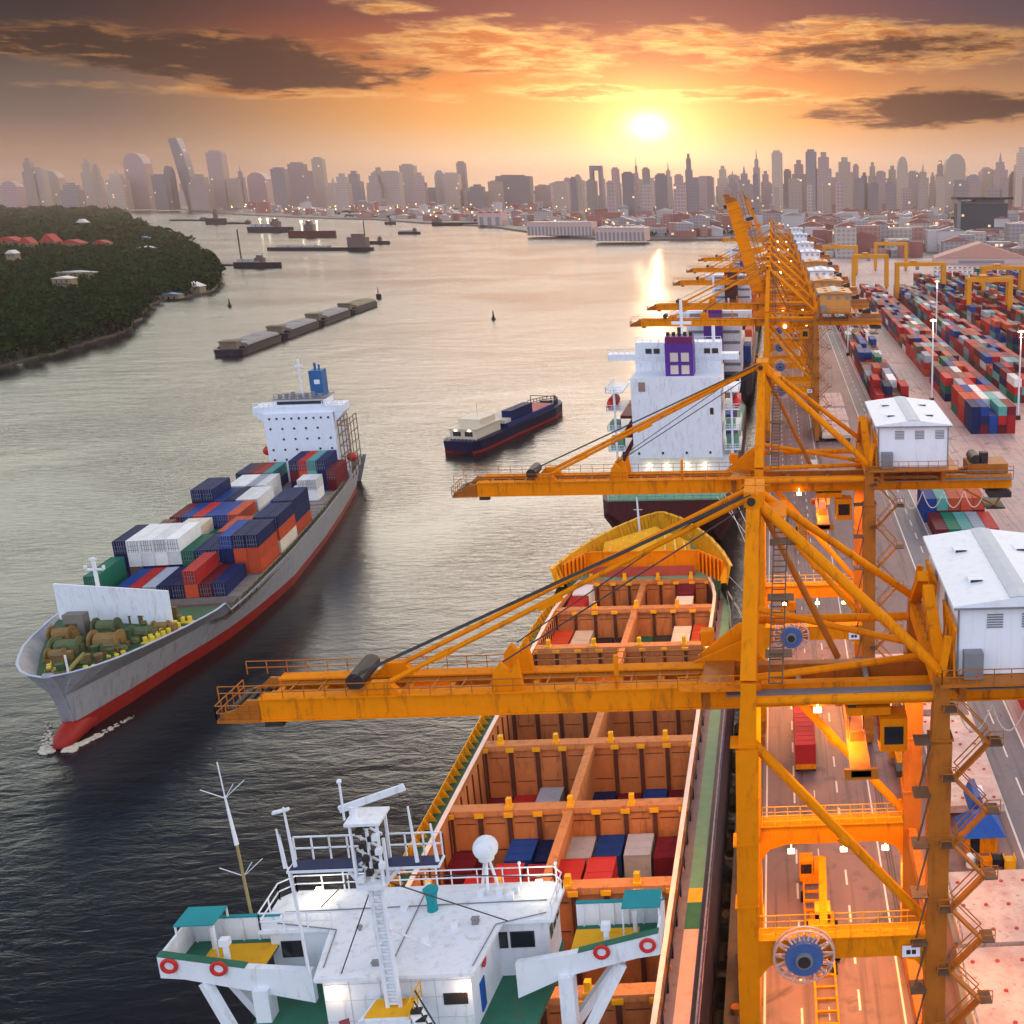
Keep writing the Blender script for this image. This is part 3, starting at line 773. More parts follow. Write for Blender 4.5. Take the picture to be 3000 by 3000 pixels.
    rl.ring(c + Vector((0, .5, 0)), 2.15, .09, 'y', 28, 6)
    reel = rl.build('cable_reel', mat('reel spokes', (.68, .42, .34), .5) if 'reel spokes' not in MAT else MAT['reel spokes'], e)
    mb = MB(); mb.tube(c + Vector((0, -.35, 0)), c + Vector((0, .55, 0)), 1.35, 28); mb.tube(c + Vector((0, -.6, 0)), c + Vector((0, -.34, 0)), .62, 18, 1); mb.tube(c + Vector((0, -.7, 0)), c + Vector((0, -.59, 0)), .45, 18, 2)
    mb.build('hub', [mat('reel blue', (.06, .12, .30), .5) if 'reel blue' not in MAT else MAT['reel blue'], GREY, DARK], reel)
    mb = MB(); mb.box(8.3, 9.6, Y - 8.35, Y - 8.26, 16.5, 17.4); mb.box(8.6, 8.9, Y - 8.38, Y - 8.351, 16.75, 17.1, 1); mb.box(9.0, 9.3, Y - 8.38, Y - 8.351, 16.75, 17.1, 1); mb.build('sign_plate', [WHITE, DARK], e)
    # trolley with cab under the girders, spreader on ropes
    tr = MB(); tr.box(4.2, 8.2, G[0] + .5, G[1] - .5, 33.9, 34.28); tr.box(4.6, 7.8, G[0] - .6, G[1] + .6, 33.3, 33.9); tr.tube((5, G[0] - .5, 34.0), (5, G[1] + .5, 34.0), .3, 10, 1)
    trolley = tr.build('trolley', [OR, DARK], e)
    mb = MB(); mb.box(7.0, 9.0, Y - 3.8, Y - 1.6, 30.6, 33.2); mb.box(6.95, 6.99, Y - 3.5, Y - 1.9, 31.2, 32.6, 1); mb.box(7.3, 8.7, Y - 3.84, Y - 3.801, 31.2, 32.6, 1); mb.build('operator_cab', [OR, GLASS], trolley)
    mb = MB(); mb.box(4.7, 6.1, Y - 7.0, Y + 5.0, 30.4, 30.9); mb.box(4.9, 5.9, Y - 2.6, Y + .6, 30.9, 31.7)
    for yy in (Y - 7.0, Y + 4.8): mb.box(4.2, 6.6, yy, yy + .25, 30.2, 31.0)
    for sx in (4.9, 5.9):
        for sy in (Y - 2.4, Y + .4): mb.bar((sx, sy, 31.7), (sx, sy, 33.4), .07, .07, 1)
    mb.build('spreader', [OR2, ROPE], trolley)
    # counter machinery and festoon at the tail of the girder
    mb = MB(); mb.box(23.5, 28.5, G[0] - .3, G[1] + .3, 36.0, 37.2); mb.box(26, 28.8, G[0] - 1.5, G[1] + 1.2, 33.2, 33.9, 1); mb.box(25, 26, G[0], G[0] + 1, 37.2, 38.6, 1)
    mb.tube((24.5, G[0], 37.6), (24.5, G[1], 37.6), .7, 14, 1); mb.rail([(22.5, G[0] - 1.2, 36), (29, G[0] - 1.2, 36)], 1.1, 1.2); mb.bar((23, G[0], 34), (27, G[0], 31.8), .2); mb.bar((28.5, G[0], 34), (27, G[0], 31.8), .2)
    mb.box(25.8, 28.2, G[0] - 1, G[1] + .6, 31.6, 31.8, 1)
    mb.build('tail_machinery', [OR2, DARK], e)
    ft = MB()
    for k in range(5):
        x0 = 12.6 + k * 2.6 if k else 12.6
        pts = [(x0 + 2.6 * j / 10, G[0] - .7, 34.0 - 2.2 * (1 - (2 * j / 10 - 1) ** 2)) for j in range(11)]
        ft.path(pts, .06, 5)
    ft.build('festoon_cable', MARK, e)
    # bracket platforms at the boom hinge
    mb = MB(); mb.box(-7.2, -1.5, G[0] - 1.9, G[0] - .6, 36.1, 36.25); mb.rail([(-7.2, G[0] - 1.9, 36.25), (-1.5, G[0] - 1.9, 36.25)], 1.05, .9, .03)
    mb.prismy([(-6.6, 35.95), (-2.2, 35.95), (-2.2, 37.9)], G[1] + .3, G[1] + .6); mb.prismy([(-6.4, 36.0), (-2.6, 36.0), (-2.6, 38.6), (-3.2, 38.6)], Y + 1.9, Y + 2.2)
    mb.box(-5.75, -3.5, G[0] - .3, G[1] + .3, 34.0, 36.05, 1); mb.box(-4.9, -4.2, G[0] - .36, G[0] - .301, 34.4, 35.7, 1)
    mb.box(-6.2, -5.2, Y + 3.5, Y + 4.4, 36.2, 37.4, 0); mb.box(-6.25, -6.201, Y + 3.7, Y + 4.2, 36.5, 37.2, 2)
    mb.build('hinge_machinery', [OR, OR2, GLASS], e)
    if lights:
        for p in ((2.5, Y - 3.4, 33.9), (8.5, Y + 2.0, 33.9), (-3.6, Y + 1.5, 33.8)): floodlight(e, p, lights)
        for x in (0.5, 5.0, 8.6): floodlight(e, (x, Y + 7.5, 15.4), lights * .45)
        for x in (-13.0, -25.0): floodlight(e, (x, Y - 1.0, 34.0), lights * .6)
    else:
        for p in ((2.5, Y - 3.4, 33.9), (8.5, Y + 2.0, 33.9)): 
            mb = MB(); mb.sphere(p, .5, 8, 5); mb.build('floodlight', LAMP, e)
    return e
craneA = build_crane(77.5, 'orange quay crane whose lowered boom crosses the open ship holds, with huge white machinery house', WHITE, 10500)
craneB = build_crane(137.5, 'second orange quay crane whose boom crosses in front of the white ship stern', WHITE, 10500)
TANH = mat('tan house paint', (.62, .27, .06), .5, var=.1, dirt=(.3, .16, .07))
craneC = build_crane(313.5, 'orange quay crane with tan machinery house, first beyond the white ship stern', TANH, 0)
def again(src, Y, label, up=None):
    c = copy_tree(src); c.location.y = Y; c['label'] = label
    if up is not None:
        for ch in list(c.children):
            if ch.name.startswith('boom'): ch.rotation_euler = (0, R(up), 0)
            if ch.name.startswith('forestay') or ch.name.startswith('hoist_ropes'):
                bpy.data.objects.remove(ch)
    return c
again(craneC, 356, 'second tan house crane, directly behind the first tan house crane')
craneE = build_crane(400, 'orange quay crane with its boom raised almost upright, white house', WHITE, 0)
for ch in list(craneE.children):
    if ch.name.startswith('boom'): ch.rotation_euler = (0, R(75), 0); ch.scale = (1.03, 1.0, 2.4)
    if ch.name.startswith('forestay') or ch.name.startswith('hoist_ropes'): bpy.data.objects.remove(ch)
again(craneC, 449, 'third tan house crane, its boom just beyond the raised boom')
for ch in list(bpy.data.objects):
    pass
wf = copy_tree(craneB) if False else None
craneF = build_crane(520, 'orange crane with white house, first beyond the third tan house', WHITE, 0)
again(craneF, 602, 'orange crane with white house, second beyond the third tan house')
again(craneF, 720, 'orange crane with raised boom farther down the quay than the others', 70)
again(craneF, 830, 'small far orange crane with the last white house of the row')
# ================================================================== CONTAINERS
CMESH = {}
def cont_mesh(col, L, W, Hh):
    k = (col, round(L, 2), round(W, 2))
    if k in CMESH: return CMESH[k]
    mb = MB(); w = W / 2
    # ribbed side walls
    n = max(8, int(L / .42)); prof = []
    for i in range(n + 1):
        y = .12 + (L - .24) * i / n
        prof.append((y, 0.0 if i % 2 else .045))
    for sx in (-1, 1):
        vs = []
        for y, d in prof: vs += [(sx * (w - .02 - d), y, .12), (sx * (w - .02 - d), y, Hh - .1)]
        mb.add(vs, [(2 * i, 2 * i + 2, 2 * i + 3, 2 * i + 1) for i in range(n)])
    mb.add([(-w + .05, .1, Hh - .05), (w - .05, .1, Hh - .05), (w - .05, L - .1, Hh - .05), (-w + .05, L - .1, Hh - .05)], [(0, 1, 2, 3)])
    for i in range(1, int(L / 1.2)): mb.box(-w + .1, w - .1, i * 1.2, i * 1.2 + .12, Hh - .052, Hh - .02)
    for x in (-w, w - .14):
        for y in (0, L - .14): mb.box(x, x + .14, y, y + .14, 0, Hh)
        for z in (0, Hh - .14): mb.box(x + .004, x + .136, .14, L - .14, z, z + .136)
    for y in (0.004, L - .136):
        for z in (0, Hh - .14): mb.box(-w + .14, w - .14, y, y + .132, z, z + .136)
    for y in (.07, L - .07):
        mb.add([(-w + .1, y, .1), (w - .1, y, .1), (w - .1, y, Hh - .1), (-w + .1, y, Hh - .1)], [(0, 1, 2, 3)])
    me = mb.build('shipping_container', CCOL[col]); d = me.data; bpy.data.objects.remove(me)
    mb = MB()
    mb.box(-.02, .02, -.004, .06, .14, Hh - .14)
    for x in (-w * .72, -w * .3, w * .3, w * .72): mb.tube((x, .0, .1), (x, .0, Hh - .1), .035, 5)
    for z in (.55, 1.3): mb.box(-w * .9, w * .9, .02, .06, z, z + .05)
    de = mb.build('door_bars', GREY); dd_ = de.data; bpy.data.objects.remove(de)
    CMESH[k] = (d, dd_)
    return CMESH[k]
NCONT = [0]
ORD = ['first', 'second', 'third', 'fourth', 'fifth', 'sixth', 'seventh', 'eighth', 'ninth', 'tenth', 'eleventh', 'twelfth', 'thirteenth', 'fourteenth']
def container(col, x, y, z, L, W, Hh, rot, label, group, doors=False):
    d, dd_ = cont_mesh(col, L, W, Hh)
    o = bpy.data.objects.new('shipping_container', d); C.objects.link(o)
    o.location = (x, y, z); o.rotation_euler.z = rot
    tag(o, label, 'container', group)
    NCONT[0] += 1
    if doors:
        c = bpy.data.objects.new('door_bars', dd_); C.objects.link(c); c.parent = o
    return o

# ================================================================== SHIP ALONGSIDE (open holds)
CX = -20.2
def hw(y):
    T = [(30, 11.5), (45, 13.6), (55, 13.75), (140, 13.7), (150, 13.2), (157, 12.4), (164, 10.9), (171, 8.8), (178, 5.9), (183, 3.2), (186, .6)]
    for (a, p), (b2, q) in zip(T, T[1:]):
        if a <= y <= b2: return p + (q - p) * (y - a) / (b2 - a)
    return T[0][1] if y < 30 else .3
shipA = empty('container_ship', (CX, 110, 0), 'open hold container ship moored under the cranes with white wheelhouse and orange holds', 'ship')
YS = [30, 45, 55, 70, 90, 110, 130, 140, 145, 150, 153.5, 157, 160.5, 164, 167.5, 171, 174.5, 178, 180.5, 183, 185, 186]
hb = MB()
rings = []
for y in YS:
    h = hw(y); zt = 12.0 if y < 157 else 14.0
    wl = h if y < 140 else max(.2, h * (1 - .45 * ((y - 140) / 46)))
    rings.append([(CX - wl * .9, y, -.5), (CX - wl, y, 2.0), (CX - h, y, zt), (CX + h, y, zt), (CX + wl, y, 2.0), (CX + wl * .9, y, -.5)])
hb2 = MB()
# side shells only, the deck is laid separately
n = 6; vs = [p for r in rings for p in r]; fs = []; ms = []
for i in range(len(rings) - 1):
    for k in (0, 1, 3, 4):
        hb.add([vs[i * n + k], vs[i * n + (k + 1) % n], vs[(i + 1) * n + (k + 1) % n], vs[(i + 1) * n + k]], [(0, 1, 2, 3)], 1 if k in (0, 4) else 0)
hb.add([vs[k] for k in range(6)], [tuple(range(6))])
hull = hb.build('hull', [HULLD, MARO], shipA)
# holds: side walls, floor, bulkheads
HX0, HX1 = -31.3, -9.6
BY = [61.0, 70.1, 83.4, 96.3, 109.2, 122.2, 135.3, 148.8, 160.6]
def hx(y, s):
    lim = hw(y) - 2.3
    return (CX - min(CX - HX0, lim)) if s < 0 else (CX + min(HX1 - CX, lim))
db = MB()
ys = [56, 61, 70.1, 83.4, 96.3, 109.2, 122.2, 135.3, 142, 148.8, 153, 157, 160.6]
for a, b2 in zip(ys, ys[1:]):
    for s in (-1, 1):
        o_a, o_b = CX + s * hw(a), CX + s * hw(b2)
        mm = 0
        if s > 0: mm = 2 if b2 < 84 else 1
        db.add([(hx(a, s), a, 12), (o_a, a, 12), (o_b, b2, 12), (hx(b2, s), b2, 12)], [(0, 1, 2, 3)], mm if b2 <= 135 or s > 0 else 1)
db.add([(CX - hw(30), 30, 12), (CX + hw(30), 30, 12), (CX + hw(45), 45, 12), (CX + hw(56), 56, 12), (CX - hw(56), 56, 12), (CX - hw(45), 45, 12)], [(0, 1, 2, 3, 4, 5)])
db.build('main_deck', [GREEN, PGREEN, PINK], shipA)
hs = MB()
for a, b2 in zip(ys[1:], ys[2:]):
    for s in (-1, 1):
        hs.add([(hx(a, s), a, 3), (hx(b2, s), b2, 3), (hx(b2, s), b2, 13.7), (hx(a, s), a, 13.7)], [(0, 1, 2, 3)])
        x0, x1 = hx(a, s), hx(b2, s)
        for k in range(6):
            q = (k + .5) / 6; yy = a + (b2 - a) * q; xx = x0 + (x1 - x0) * q
            hs.box(xx - .12, xx + .12, yy - .1, yy + .1, 3, 13.4, 1)
hs.add([(HX0, 61, 2.5), (HX1, 61, 2.5), (HX1, 160.6, 2.5), (HX0, 160.6, 2.5)], [(0, 1, 2, 3)], 1)
hs.build('hold', [HOLD, HOLDD], shipA)
for i, y in enumerate(BY):
    x0, x1 = hx(y, -1), hx(y, 1)
    mb = MB(); dark_ = i in (1, 5, 6)
    wm_ = 0
    mb.box(x0, x1, y - .15, y + .55, 2.5, 13.7, wm_)
    mb.box(x0 - .3, x1 + .3, y - .55, y + .75, 13.4, 14.0, 0)
    for k in range(9):
        x = x0 + (x1 - x0) * k / 8
        mb.box(x - .2, x + .2, y - .42, y - .151, 2.6, 13.39, 1)
        mb.box(x - .16, x + .16, y + .551, y + .8, 2.6, 13.39, 1)
    for k in range(8):
        xa = x0 + (x1 - x0) * (k + .17) / 8; xb = x0 + (x1 - x0) * (k + .83) / 8
        for z in (7.0, 9.6, 12.4): mb.box(xa, xb, y - .2, y - .151, z, z + .07, 1)
    bk = mb.build('bulkhead', [HOLD, HOLDD], shipA)
    pb = MB()
    for k in range(7):
        x = x0 + (x1 - x0) * (k + .6 + .3 * (i % 2)) / 7.6
        if k % 2 == i % 2:
            pb = MB(); pb.box(x - .24, x + .24, y - .3, y + .2, 14.1, 15.0); pb.box(x - .34, x + .34, y - .5, y + .3, 14.0, 14.25); pb.build('lashing_post', YEL, bk)
    for k in range(9):
        x = x0 + (x1 - x0) * k / 8; pb = MB(); pb.box(x - .42, x + .42, y - .7, y - .551, 13.3, 13.75); pb.build('cell_guide', YEL, bk)
mb = MB(); mb.box(CX - .45, CX + .35, 61, 160, 12.9, 13.85); mb.box(CX - .15, CX + .05, 61, 160, 4, 12.9, 0); mb.build('centre_girder', HOLD, shipA)
# coamings with white rail line and stays
for s in (-1, 1):
    mb = MB()
    for a, b2 in zip(ys[1:], ys[2:]):
        mb.bar((hx(a, s) + s * .18, a, 13.0), (hx(b2, s) + s * .18, b2, 13.0), .22, 2.0, 0)
        mb.bar((hx(a, s) + s * .2, a, 14.06), (hx(b2, s) + s * .2, b2, 14.06), .42, .1, 1)
        for k in range(9):
            q = k / 9; yy = a + (b2 - a) * q; xx = hx(a, s) + (hx(b2, s) - hx(a, s)) * q
            if s < 0: mb.prismy([(xx - .3, 12), (xx - 1.15, 12), (xx - .3, 13.8)], yy, yy + .16, 2)
            elif k % 3 == 0: mb.prismy([(xx + .3, 12), (xx + .7, 12), (xx + .3, 13.6)], yy, yy + .12, 2)
    mb.build('coaming', [HOLD, mat('rail white', (.75, .6, .5), .5) if 'rail white' not in MAT else MAT['rail white'], YEL if s < 0 else HOLD], shipA)
    # bulwark with ribs, or open rail on the quay side
    bw = MB()
    yy = 57.0
    while yy < 157:
        if s < 0:
            x = CX - hw(yy)
            bw.prismy([(x + .05, 12.004), (x + .75, 12.004), (x + .12, 13.0)], yy, yy + .2)
        else:
            x = CX + hw(yy); bw.box(x - .2, x - .12, yy, yy + .08, 12, 13.05)
        yy += 1.45
    for a, b2 in zip(YS[2:11], YS[3:12]):
        xa, xb = CX + s * (hw(a) - .06), CX + s * (hw(b2) - .06)
        if s < 0: bw.bar((xa, a, 12.5), (xb, b2, 12.5), .08, 1.1)
        else:
            for z in (12.5, 13.05): bw.bar((xa - .1, a, z), (xb - .1, b2, z), .06)
    bw.build('bulwark', YEL if s < 0 else GREY, shipA)
mb = MB(); mb.box(-9.5, -8.35, 58, 157, 12.0035, 12.0075); mb.build('deck_strip', mat('mauve grey deck', (.17, .14, .17), .6, var=.3, dirt=(.09, .05, .05), damt=.5), shipA)
mb = MB(); mb.box(-7.15, -6.62, 50, 146, 12.0035, 12.0075); mb.box(-6.66, -6.5, 50, 140, 11.2, 12.3); mb.build('deck_edge', mat('indigo deck edge', (.05, .04, .16), .5, var=.3, dirt=(.15, .06, .04)), shipA)
# yellow and green band and fittings on the quay side deck
mb = MB(); mb.box(-8.35, -7.15, 83.2, 85.2, 12.004, 12.01); mb.build('deck_band', YEL, shipA)
mb = MB(); mb.box(-8.35, -7.15, 79.6, 83.19, 12.004, 12.012); mb.build('deck_band', GREEN, shipA)
mb = MB()
for y in range(60, 158, 4):
    mb.box(-9.1, -8.9, y, y + .25, 12, 13.2)
mb.bar((-9.0, 58, 13.2), (-9.0, 157, 13.2), .12); mb.bar((-6.9, 58, 12.12), (-6.9, 157, 12.12), .3, .22)
mb.build('deck_pipe', HULLD, shipA)
# forecastle: raised deck, orange breakwater, ribbed yellow bulwark
fb = MB()
pl = [(CX - hw(y) , y) for y in YS if y >= 157] + [(CX + hw(y), y) for y in reversed(YS) if y >= 157]
fb.prism([(CX - hw(160.6), 160.6)] + [p for p in pl if p[1] > 160.6] + [(CX + hw(160.6), 160.6)], 12.01, 14.2)
fb.build('forecastle_deck', PGREEN, shipA)
mb = MB(); mb.box(-28.4, -12.8, 161.3, 161.6, 14.2, 15.7); mb.build('forecastle_front', MARO if False else mat('brick red paint', (.34, .07, .05), .6, var=.2), shipA)
bwk = MB(); bwk.box(-29.2, -12.2, 163.6, 163.9, 14.2, 17.4); bwk.bar((-29.2, 163.6, 17.4), (-12.2, 163.6, 17.4), .3, .2)
for s, x0 in ((-1, -29.2), (1, -12.2)):
    bwk.bar((x0, 163.7, 15.8), (CX + s * (hw(159) - .3), 159.0, 15.6), .25, 3.2)
    for k in range(6):
        q = k / 6; xx = x0 + (CX + s * (hw(159) - .3) - x0) * q; bwk.box(xx - .12, xx + .12, 163.0 - 4.7 * q - .5, 163.6 - 4.7 * q, 14.2, 17.2)
bwk.build('breakwater', OR, shipA)
bb = MB()
yl = [y for y in YS if y >= 157]
for s in (-1, 1):
    for a, b2 in zip(yl, yl[1:]):
        pa = (CX + s * hw(a), a); pb_ = (CX + s * hw(b2), b2)
        fl = 1 + .05
        bb.add([(pa[0], pa[1], 14.0), (pb_[0], pb_[1], 14.0), (CX + s * hw(b2) * fl, b2 + .4, 17.0), (CX + s * hw(a) * fl, a + .1, 17.0)], [(0, 1, 2, 3)])
        bb.bar((CX + s * hw(a) * fl, a + .1, 17.0), (CX + s * hw(b2) * fl, b2 + .4, 17.0), .5, .16)
        for k in range(3):
            q = (k + .5) / 3; x = pa[0] + (pb_[0] - pa[0]) * q; y = pa[1] + (pb_[1] - pa[1]) * q
            bb.prismy([(x, 14.2), (x - s * .9, 14.2), (x + s * .15, 16.9)], y - .1, y + .08)
bb.add([(CX - hw(186), 186, 14.0), (CX + hw(186), 186, 14.0), (CX + hw(186) * 1.05, 186.4, 17.0), (CX - hw(186) * 1.05, 186.4, 17.0)], [(0, 1, 2, 3)])
bb.bar((CX - hw(186) * 1.1, 186.4, 17.0), (CX + hw(186) * 1.1, 186.4, 17.0), .5, .2)
bb.build('bow_bulwark', YEL, shipA)
ib = MB()
ib.add([(-27.6, 167.0, 14.25), (-13.6, 166.6, 14.25), (-14.0, 168.6, 17.2), (-20, 176.0, 17.6), (-27.2, 169.2, 17.2)], [(0, 1, 2, 3, 4)])
for k in range(8):
    x = -27.0 + k * 1.85; zt = 17.0 + .3 * (1 - abs(k - 3.5) / 3.5); ib.bar((x, 166.8, 14.3), (x + (CX - x) * .15, 168.5 + 6 * (1 - abs(k - 3.5) / 4), zt), .22, .22, 1)
ib.build('anchor_deck_cover', [YEL, mat('pale yellow rib', (.8, .62, .2), .5)], shipA)
mb = MB(); mb.tube((-23.2, 181.2, 14.2), (-23.4, 181.2, 21.2), .24, 8, 0, .12); mb.bar((-24, 181.2, 19), (-22.6, 181.2, 19), .1); mb.build('bow_mast', WSHIP, shipA)
# superstructure
tw = MB(); tw.box(-25.6, -15.4, 45, 55.5, 12.01, 26.2); tw.build('deckhouse', WSHIP, shipA)
mb = MB(); mb.prism([(-28.6, 47.0), (-14.2, 47.0), (-13.2, 55.8), (-13.4, 59.2), (-29.0, 59.2), (-29.0, 55.8)], 26.21, 26.6); mb.build('bridge_deck', GREEN, shipA)
mb = MB(); mb.box(-28.8, -13.5, 56.0, 59.0, 26.61, 30.3)
mb.prism([(-24.3, 51.6), (-16.7, 51.6), (-16.3, 56.0), (-24.9, 56.0)], 26.61, 30.3)
wheel = mb.build('wheelhouse', WSHIP, shipA)
mb = MB(); mb.prism([(-24.6, 51.3), (-16.4, 51.3), (-15.9, 55.6), (-13.1, 55.6), (-13.0, 58.6), (-13.6, 59.3), (-28.6, 59.3), (-29.3, 58.6), (-29.2, 55.6), (-25.3, 55.6)], 30.3, 30.52); mb.build('roof', WSHIP, wheel)
for x0, x1 in ((-28.2, -27.2), (-17.1, -15.9), (-15.6, -14.4)):
    mb = MB(); mb.box(x0, x1, 55.94, 56.02, 28.55, 29.45); mb.box(x0 - .08, x1 + .08, 55.965, 55.998, 28.47, 29.53, 1); mb.build('window', [GLASS, DARK], wheel)
mb = MB(); mb.box(-18.2, -16.95, 51.55, 51.62, 28.4, 29.1); mb.build('window', [DARK], wheel)
for yy in (52.6, 54.1):
    mb = MB(); mb.box(-16.62, -16.5, yy, yy + .7, 27.0, 28.8); mb.build('door', BLUE, wheel)
rl = MB()
rl.rail([(-25.2, 55.6, 30.52), (-29.1, 55.7, 30.52), (-29.2, 58.5, 30.52), (-28.5, 59.2, 30.52), (-13.7, 59.2, 30.52), (-13.1, 58.5, 30.52), (-13.2, 55.7, 30.52)], 1.05, 1.5, .03)
rl.build('roof_railing', WSHIP, wheel)
rl = MB(); rl.rail([(-28.5, 47.1, 26.6), (-14.3, 47.1, 26.6), (-14.0, 50.5, 26.6)], 1.05, 1.5, .03); rl.build('deck_railing', PGREEN, shipA)
for x, y in ((-26.9, 58.4), (-14.4, 58.3)):
    mb = MB(); mb.box(x - .18, x + .18, y - .18, y + .18, 30.9, 31.2); mb.bar((x, y, 30.5), (x, y, 30.95), .08); fl_ = mb.build('deck_lamp', LAMPW, wheel)
    l = bpy.data.lights.new('lamp_light', 'POINT'); l.energy = 45; l.color = (1, .85, .5); l.shadow_soft_size = .2
    o = bpy.data.objects.new('lamp_light', l); C.objects.link(o); o.parent = wheel; o.location = Vector((x, y, 31.5)) - wloc(wheel)
for x in (-23.7, -17.0):
    mb = MB(); mb.box(x - .14, x + .14, 51.28, 51.5, 29.4, 29.62); mb.build('deck_lamp', LAMPW, wheel)
    l = bpy.data.lights.new('lamp_light', 'POINT'); l.energy = 22; l.color = (1, .6, .35); l.shadow_soft_size = .15
    o = bpy.data.objects.new('lamp_light', l); C.objects.link(o); o.parent = wheel; o.location = Vector((x, 51.0, 29.2)) - wloc(wheel)
# bridge wings
for s in (-1, 1):
    W = MB(); xo = CX + s * 13.2; xi = CX + s * 8.2; xm = CX + s * 5.4
    def bx_(xa, xb, *r): W.box(min(xa, xb), max(xa, xb), *r)
    bx_(xo, xi, 53.75, 56.6, 29.2, 29.3, 1)                               # floor
    bx_(xo, xi, 56.6, 56.75, 29.2, 30.75, 0); bx_(xo, xi, 56.55, 56.8, 30.75, 30.83, 2)   # forward bulwark
    bx_(xo, xo - s * .15, 53.75, 56.6, 29.3, 30.8, 0)
    for k in range(6): bx_(xi + s * (.4 + k * .85) - .04, xi + s * (.4 + k * .85) + .04, 56.5, 56.6, 29.3, 30.7)
    prof = [(xo, 31.0), (xo, 29.6), (xo - s * 1.2, 29.45), (xi, 28.5), (xm, 27.2), (xm, 29.4), (xi + s * .6, 29.95)] if s > 0 else [(xo, 30.85), (xo, 29.5), (xo - s * 1.2, 29.35), (xi, 28.3), (xm, 27.5), (xm, 29.5), (xi + s * .6, 29.9)]
    W.prismy(prof, 53.3, 53.7)
    W.bar((xo, 53.5, prof[0][1] + .03), (xi + s * .6, 53.5, prof[-1][1] + .03), .48, .05, 1)
    bx_(xi, xi + s * 3.6, 54.0, 56.2, 29.305, 29.34, 3)
    W.bar((xi + s * 2.9, 53.5, 29.0), (CX + s * 6.0, 51.0, 19.5), .5, .45); W.bar((xo - s * 1.6, 55.4, 29.2), (CX + s * 5.3, 54.0, 20.5), .55, .5)
    bx_(xi + s * .3, xi - s * .5, 53.0, 53.9, 14, 28.6)
    wing = W.build('bridge_wing', [WSHIP, GREEN, TEAL, YEL], shipA)
    cb = MB(); x0, x1 = sorted((xo - s * .1, xo - s * 2.2)); cb.box(x0, x1, 55.0, 56.7, 31.4, 31.48)
    for xx in (x0 + .05, x1 - .05):
        for yy in (55.1, 56.65): cb.box(xx - .04, xx + .04, yy - .04, yy + .04, 29.3, 31.4, 1)
    cb.build('canopy', [TEAL, WSHIP], wing)
    cb = MB(); xx = CX + s * 10.2; cb.tube((xx, 54.4, 29.3), (xx, 54.4, 30.6), .16, 8); cb.box(xx - .25, xx + .25, 54.2, 54.6, 30.6, 31.0); cb.tube((xx + s * 1.4, 55.9, 29.3), (xx + s * 1.4, 55.9, 30.7), .14, 8); cb.build('pedestal', WSHIP, wing)
    for xx, dz_ in ((CX + s * 12.6, 0), (CX + s * 10.1, -.3)):
        cb = MB(); zc = 30.3 + dz_
        cb.ring((xx, 53.2, zc), .36, .11, 'y', 16, 6); cb.tube((xx, 53.24, zc), (xx, 53.29, zc), .27, 12, 1)
        cb.build('lifebuoy', [RED, WSHIP], wing)
# radar mast on its platform
M0 = Vector((-20.4, 50.6, 29.4))
mp_ = MB(); mp_.prism([(-21.9, 49.6), (-19.3, 49.6), (-19.2, 51.25), (-21.6, 51.25)], 28.8, 29.2, 0); mp_.prism([(-21.7, 49.8), (-19.5, 49.8), (-19.4, 51.2), (-21.5, 51.2)], 29.2, 29.22, 1)
mp_.rail([(-19.3, 49.6, 29.2), (-19.2, 51.25, 29.2)], 1.0, .6, .03, 1)
mast = mp_.build('mast_platform', [WSHIP, YEL], shipA)
mb = MB()
top = Vector((-20.7, 51.0, 36.4))
for ox in (-.32, .32): mb.tube(M0 + Vector((ox, 0, -.2)), top + Vector((ox * .9, 0, 0)), .12, 8)
mb.tube(M0 + Vector((0, .55, -.2)), top + Vector((0, .4, 0)), .14, 8)
for k in range(17):
    q = M0.lerp(top, k / 17); mb.bar(q + Vector((-.32, 0, 0)), q + Vector((.32, 0, 0)), .09)
    mb.box(q.x - .3, q.x + .3, q.y + .1, q.y + .14, q.z, q.z + .22)
mb.bar(M0 + Vector((-.3, .1, 3.6)), Vector((-22.9, 53.4, 30.6)), .1); mb.bar(M0 + Vector((.3, .1, 4.4)), Vector((-19.2, 53.5, 30.6)), .1)
radar = mb.build('radar_mast', WSHIP, shipA)
mb = MB(); mb.box(-24.9, -21.2, 50.9, 51.9, 37.1, 37.22); mb.box(-20.2, -17.4, 50.9, 51.9, 37.1, 37.22); mb.box(-24.8, -21.25, 50.98, 51.85, 37.22, 37.26, 1); mb.box(-20.15, -17.5, 50.98, 51.85, 37.22, 37.26, 1); mb.box(-21.4, -20.0, 50.4, 52.0, 36.3, 36.5); mb.bar((-21.4, 51, 36.4), (-22.0, 51.2, 37.1), .2); mb.bar((-20.1, 51, 36.4), (-19.4, 51.2, 37.1), .2)
mb.rail([(-24.8, 51.9, 37.25), (-21.3, 51.9, 37.25)], 1.3, .9, .035); mb.rail([(-20.2, 51.9, 37.25), (-17.5, 51.9, 37.25)], 1.3, .9, .035)
for x, h in ((-24.6, 3.4), (-25.1, 2.2), (-18.6, 3.2), (-17.6, 2.2)): mb.tube((x, 51.3, 37.2), (x - .15, 51.3, 37.2 + h), .11, 6, 0, .05)
mb.bar((-25.3, 51.3, 40.3), (-24.5, 51.3, 40.5), .2, .12); mb.tube((-24.7, 51.2, 31), (-24.9, 51.3, 37.2), .09, 6)
mb.build('yard_platform', [WSHIP, mat('navy platform', (.015, .025, .08), .6)], radar)
mb = MB()
for k in range(4):
    for (ax, bx) in ((-21.4, -20.1), (-20.1, -21.4)): mb.bar((ax, 51.1, 36.5 + k * .85), (bx, 51.1, 36.5 + (k + 1) * .85), .09)
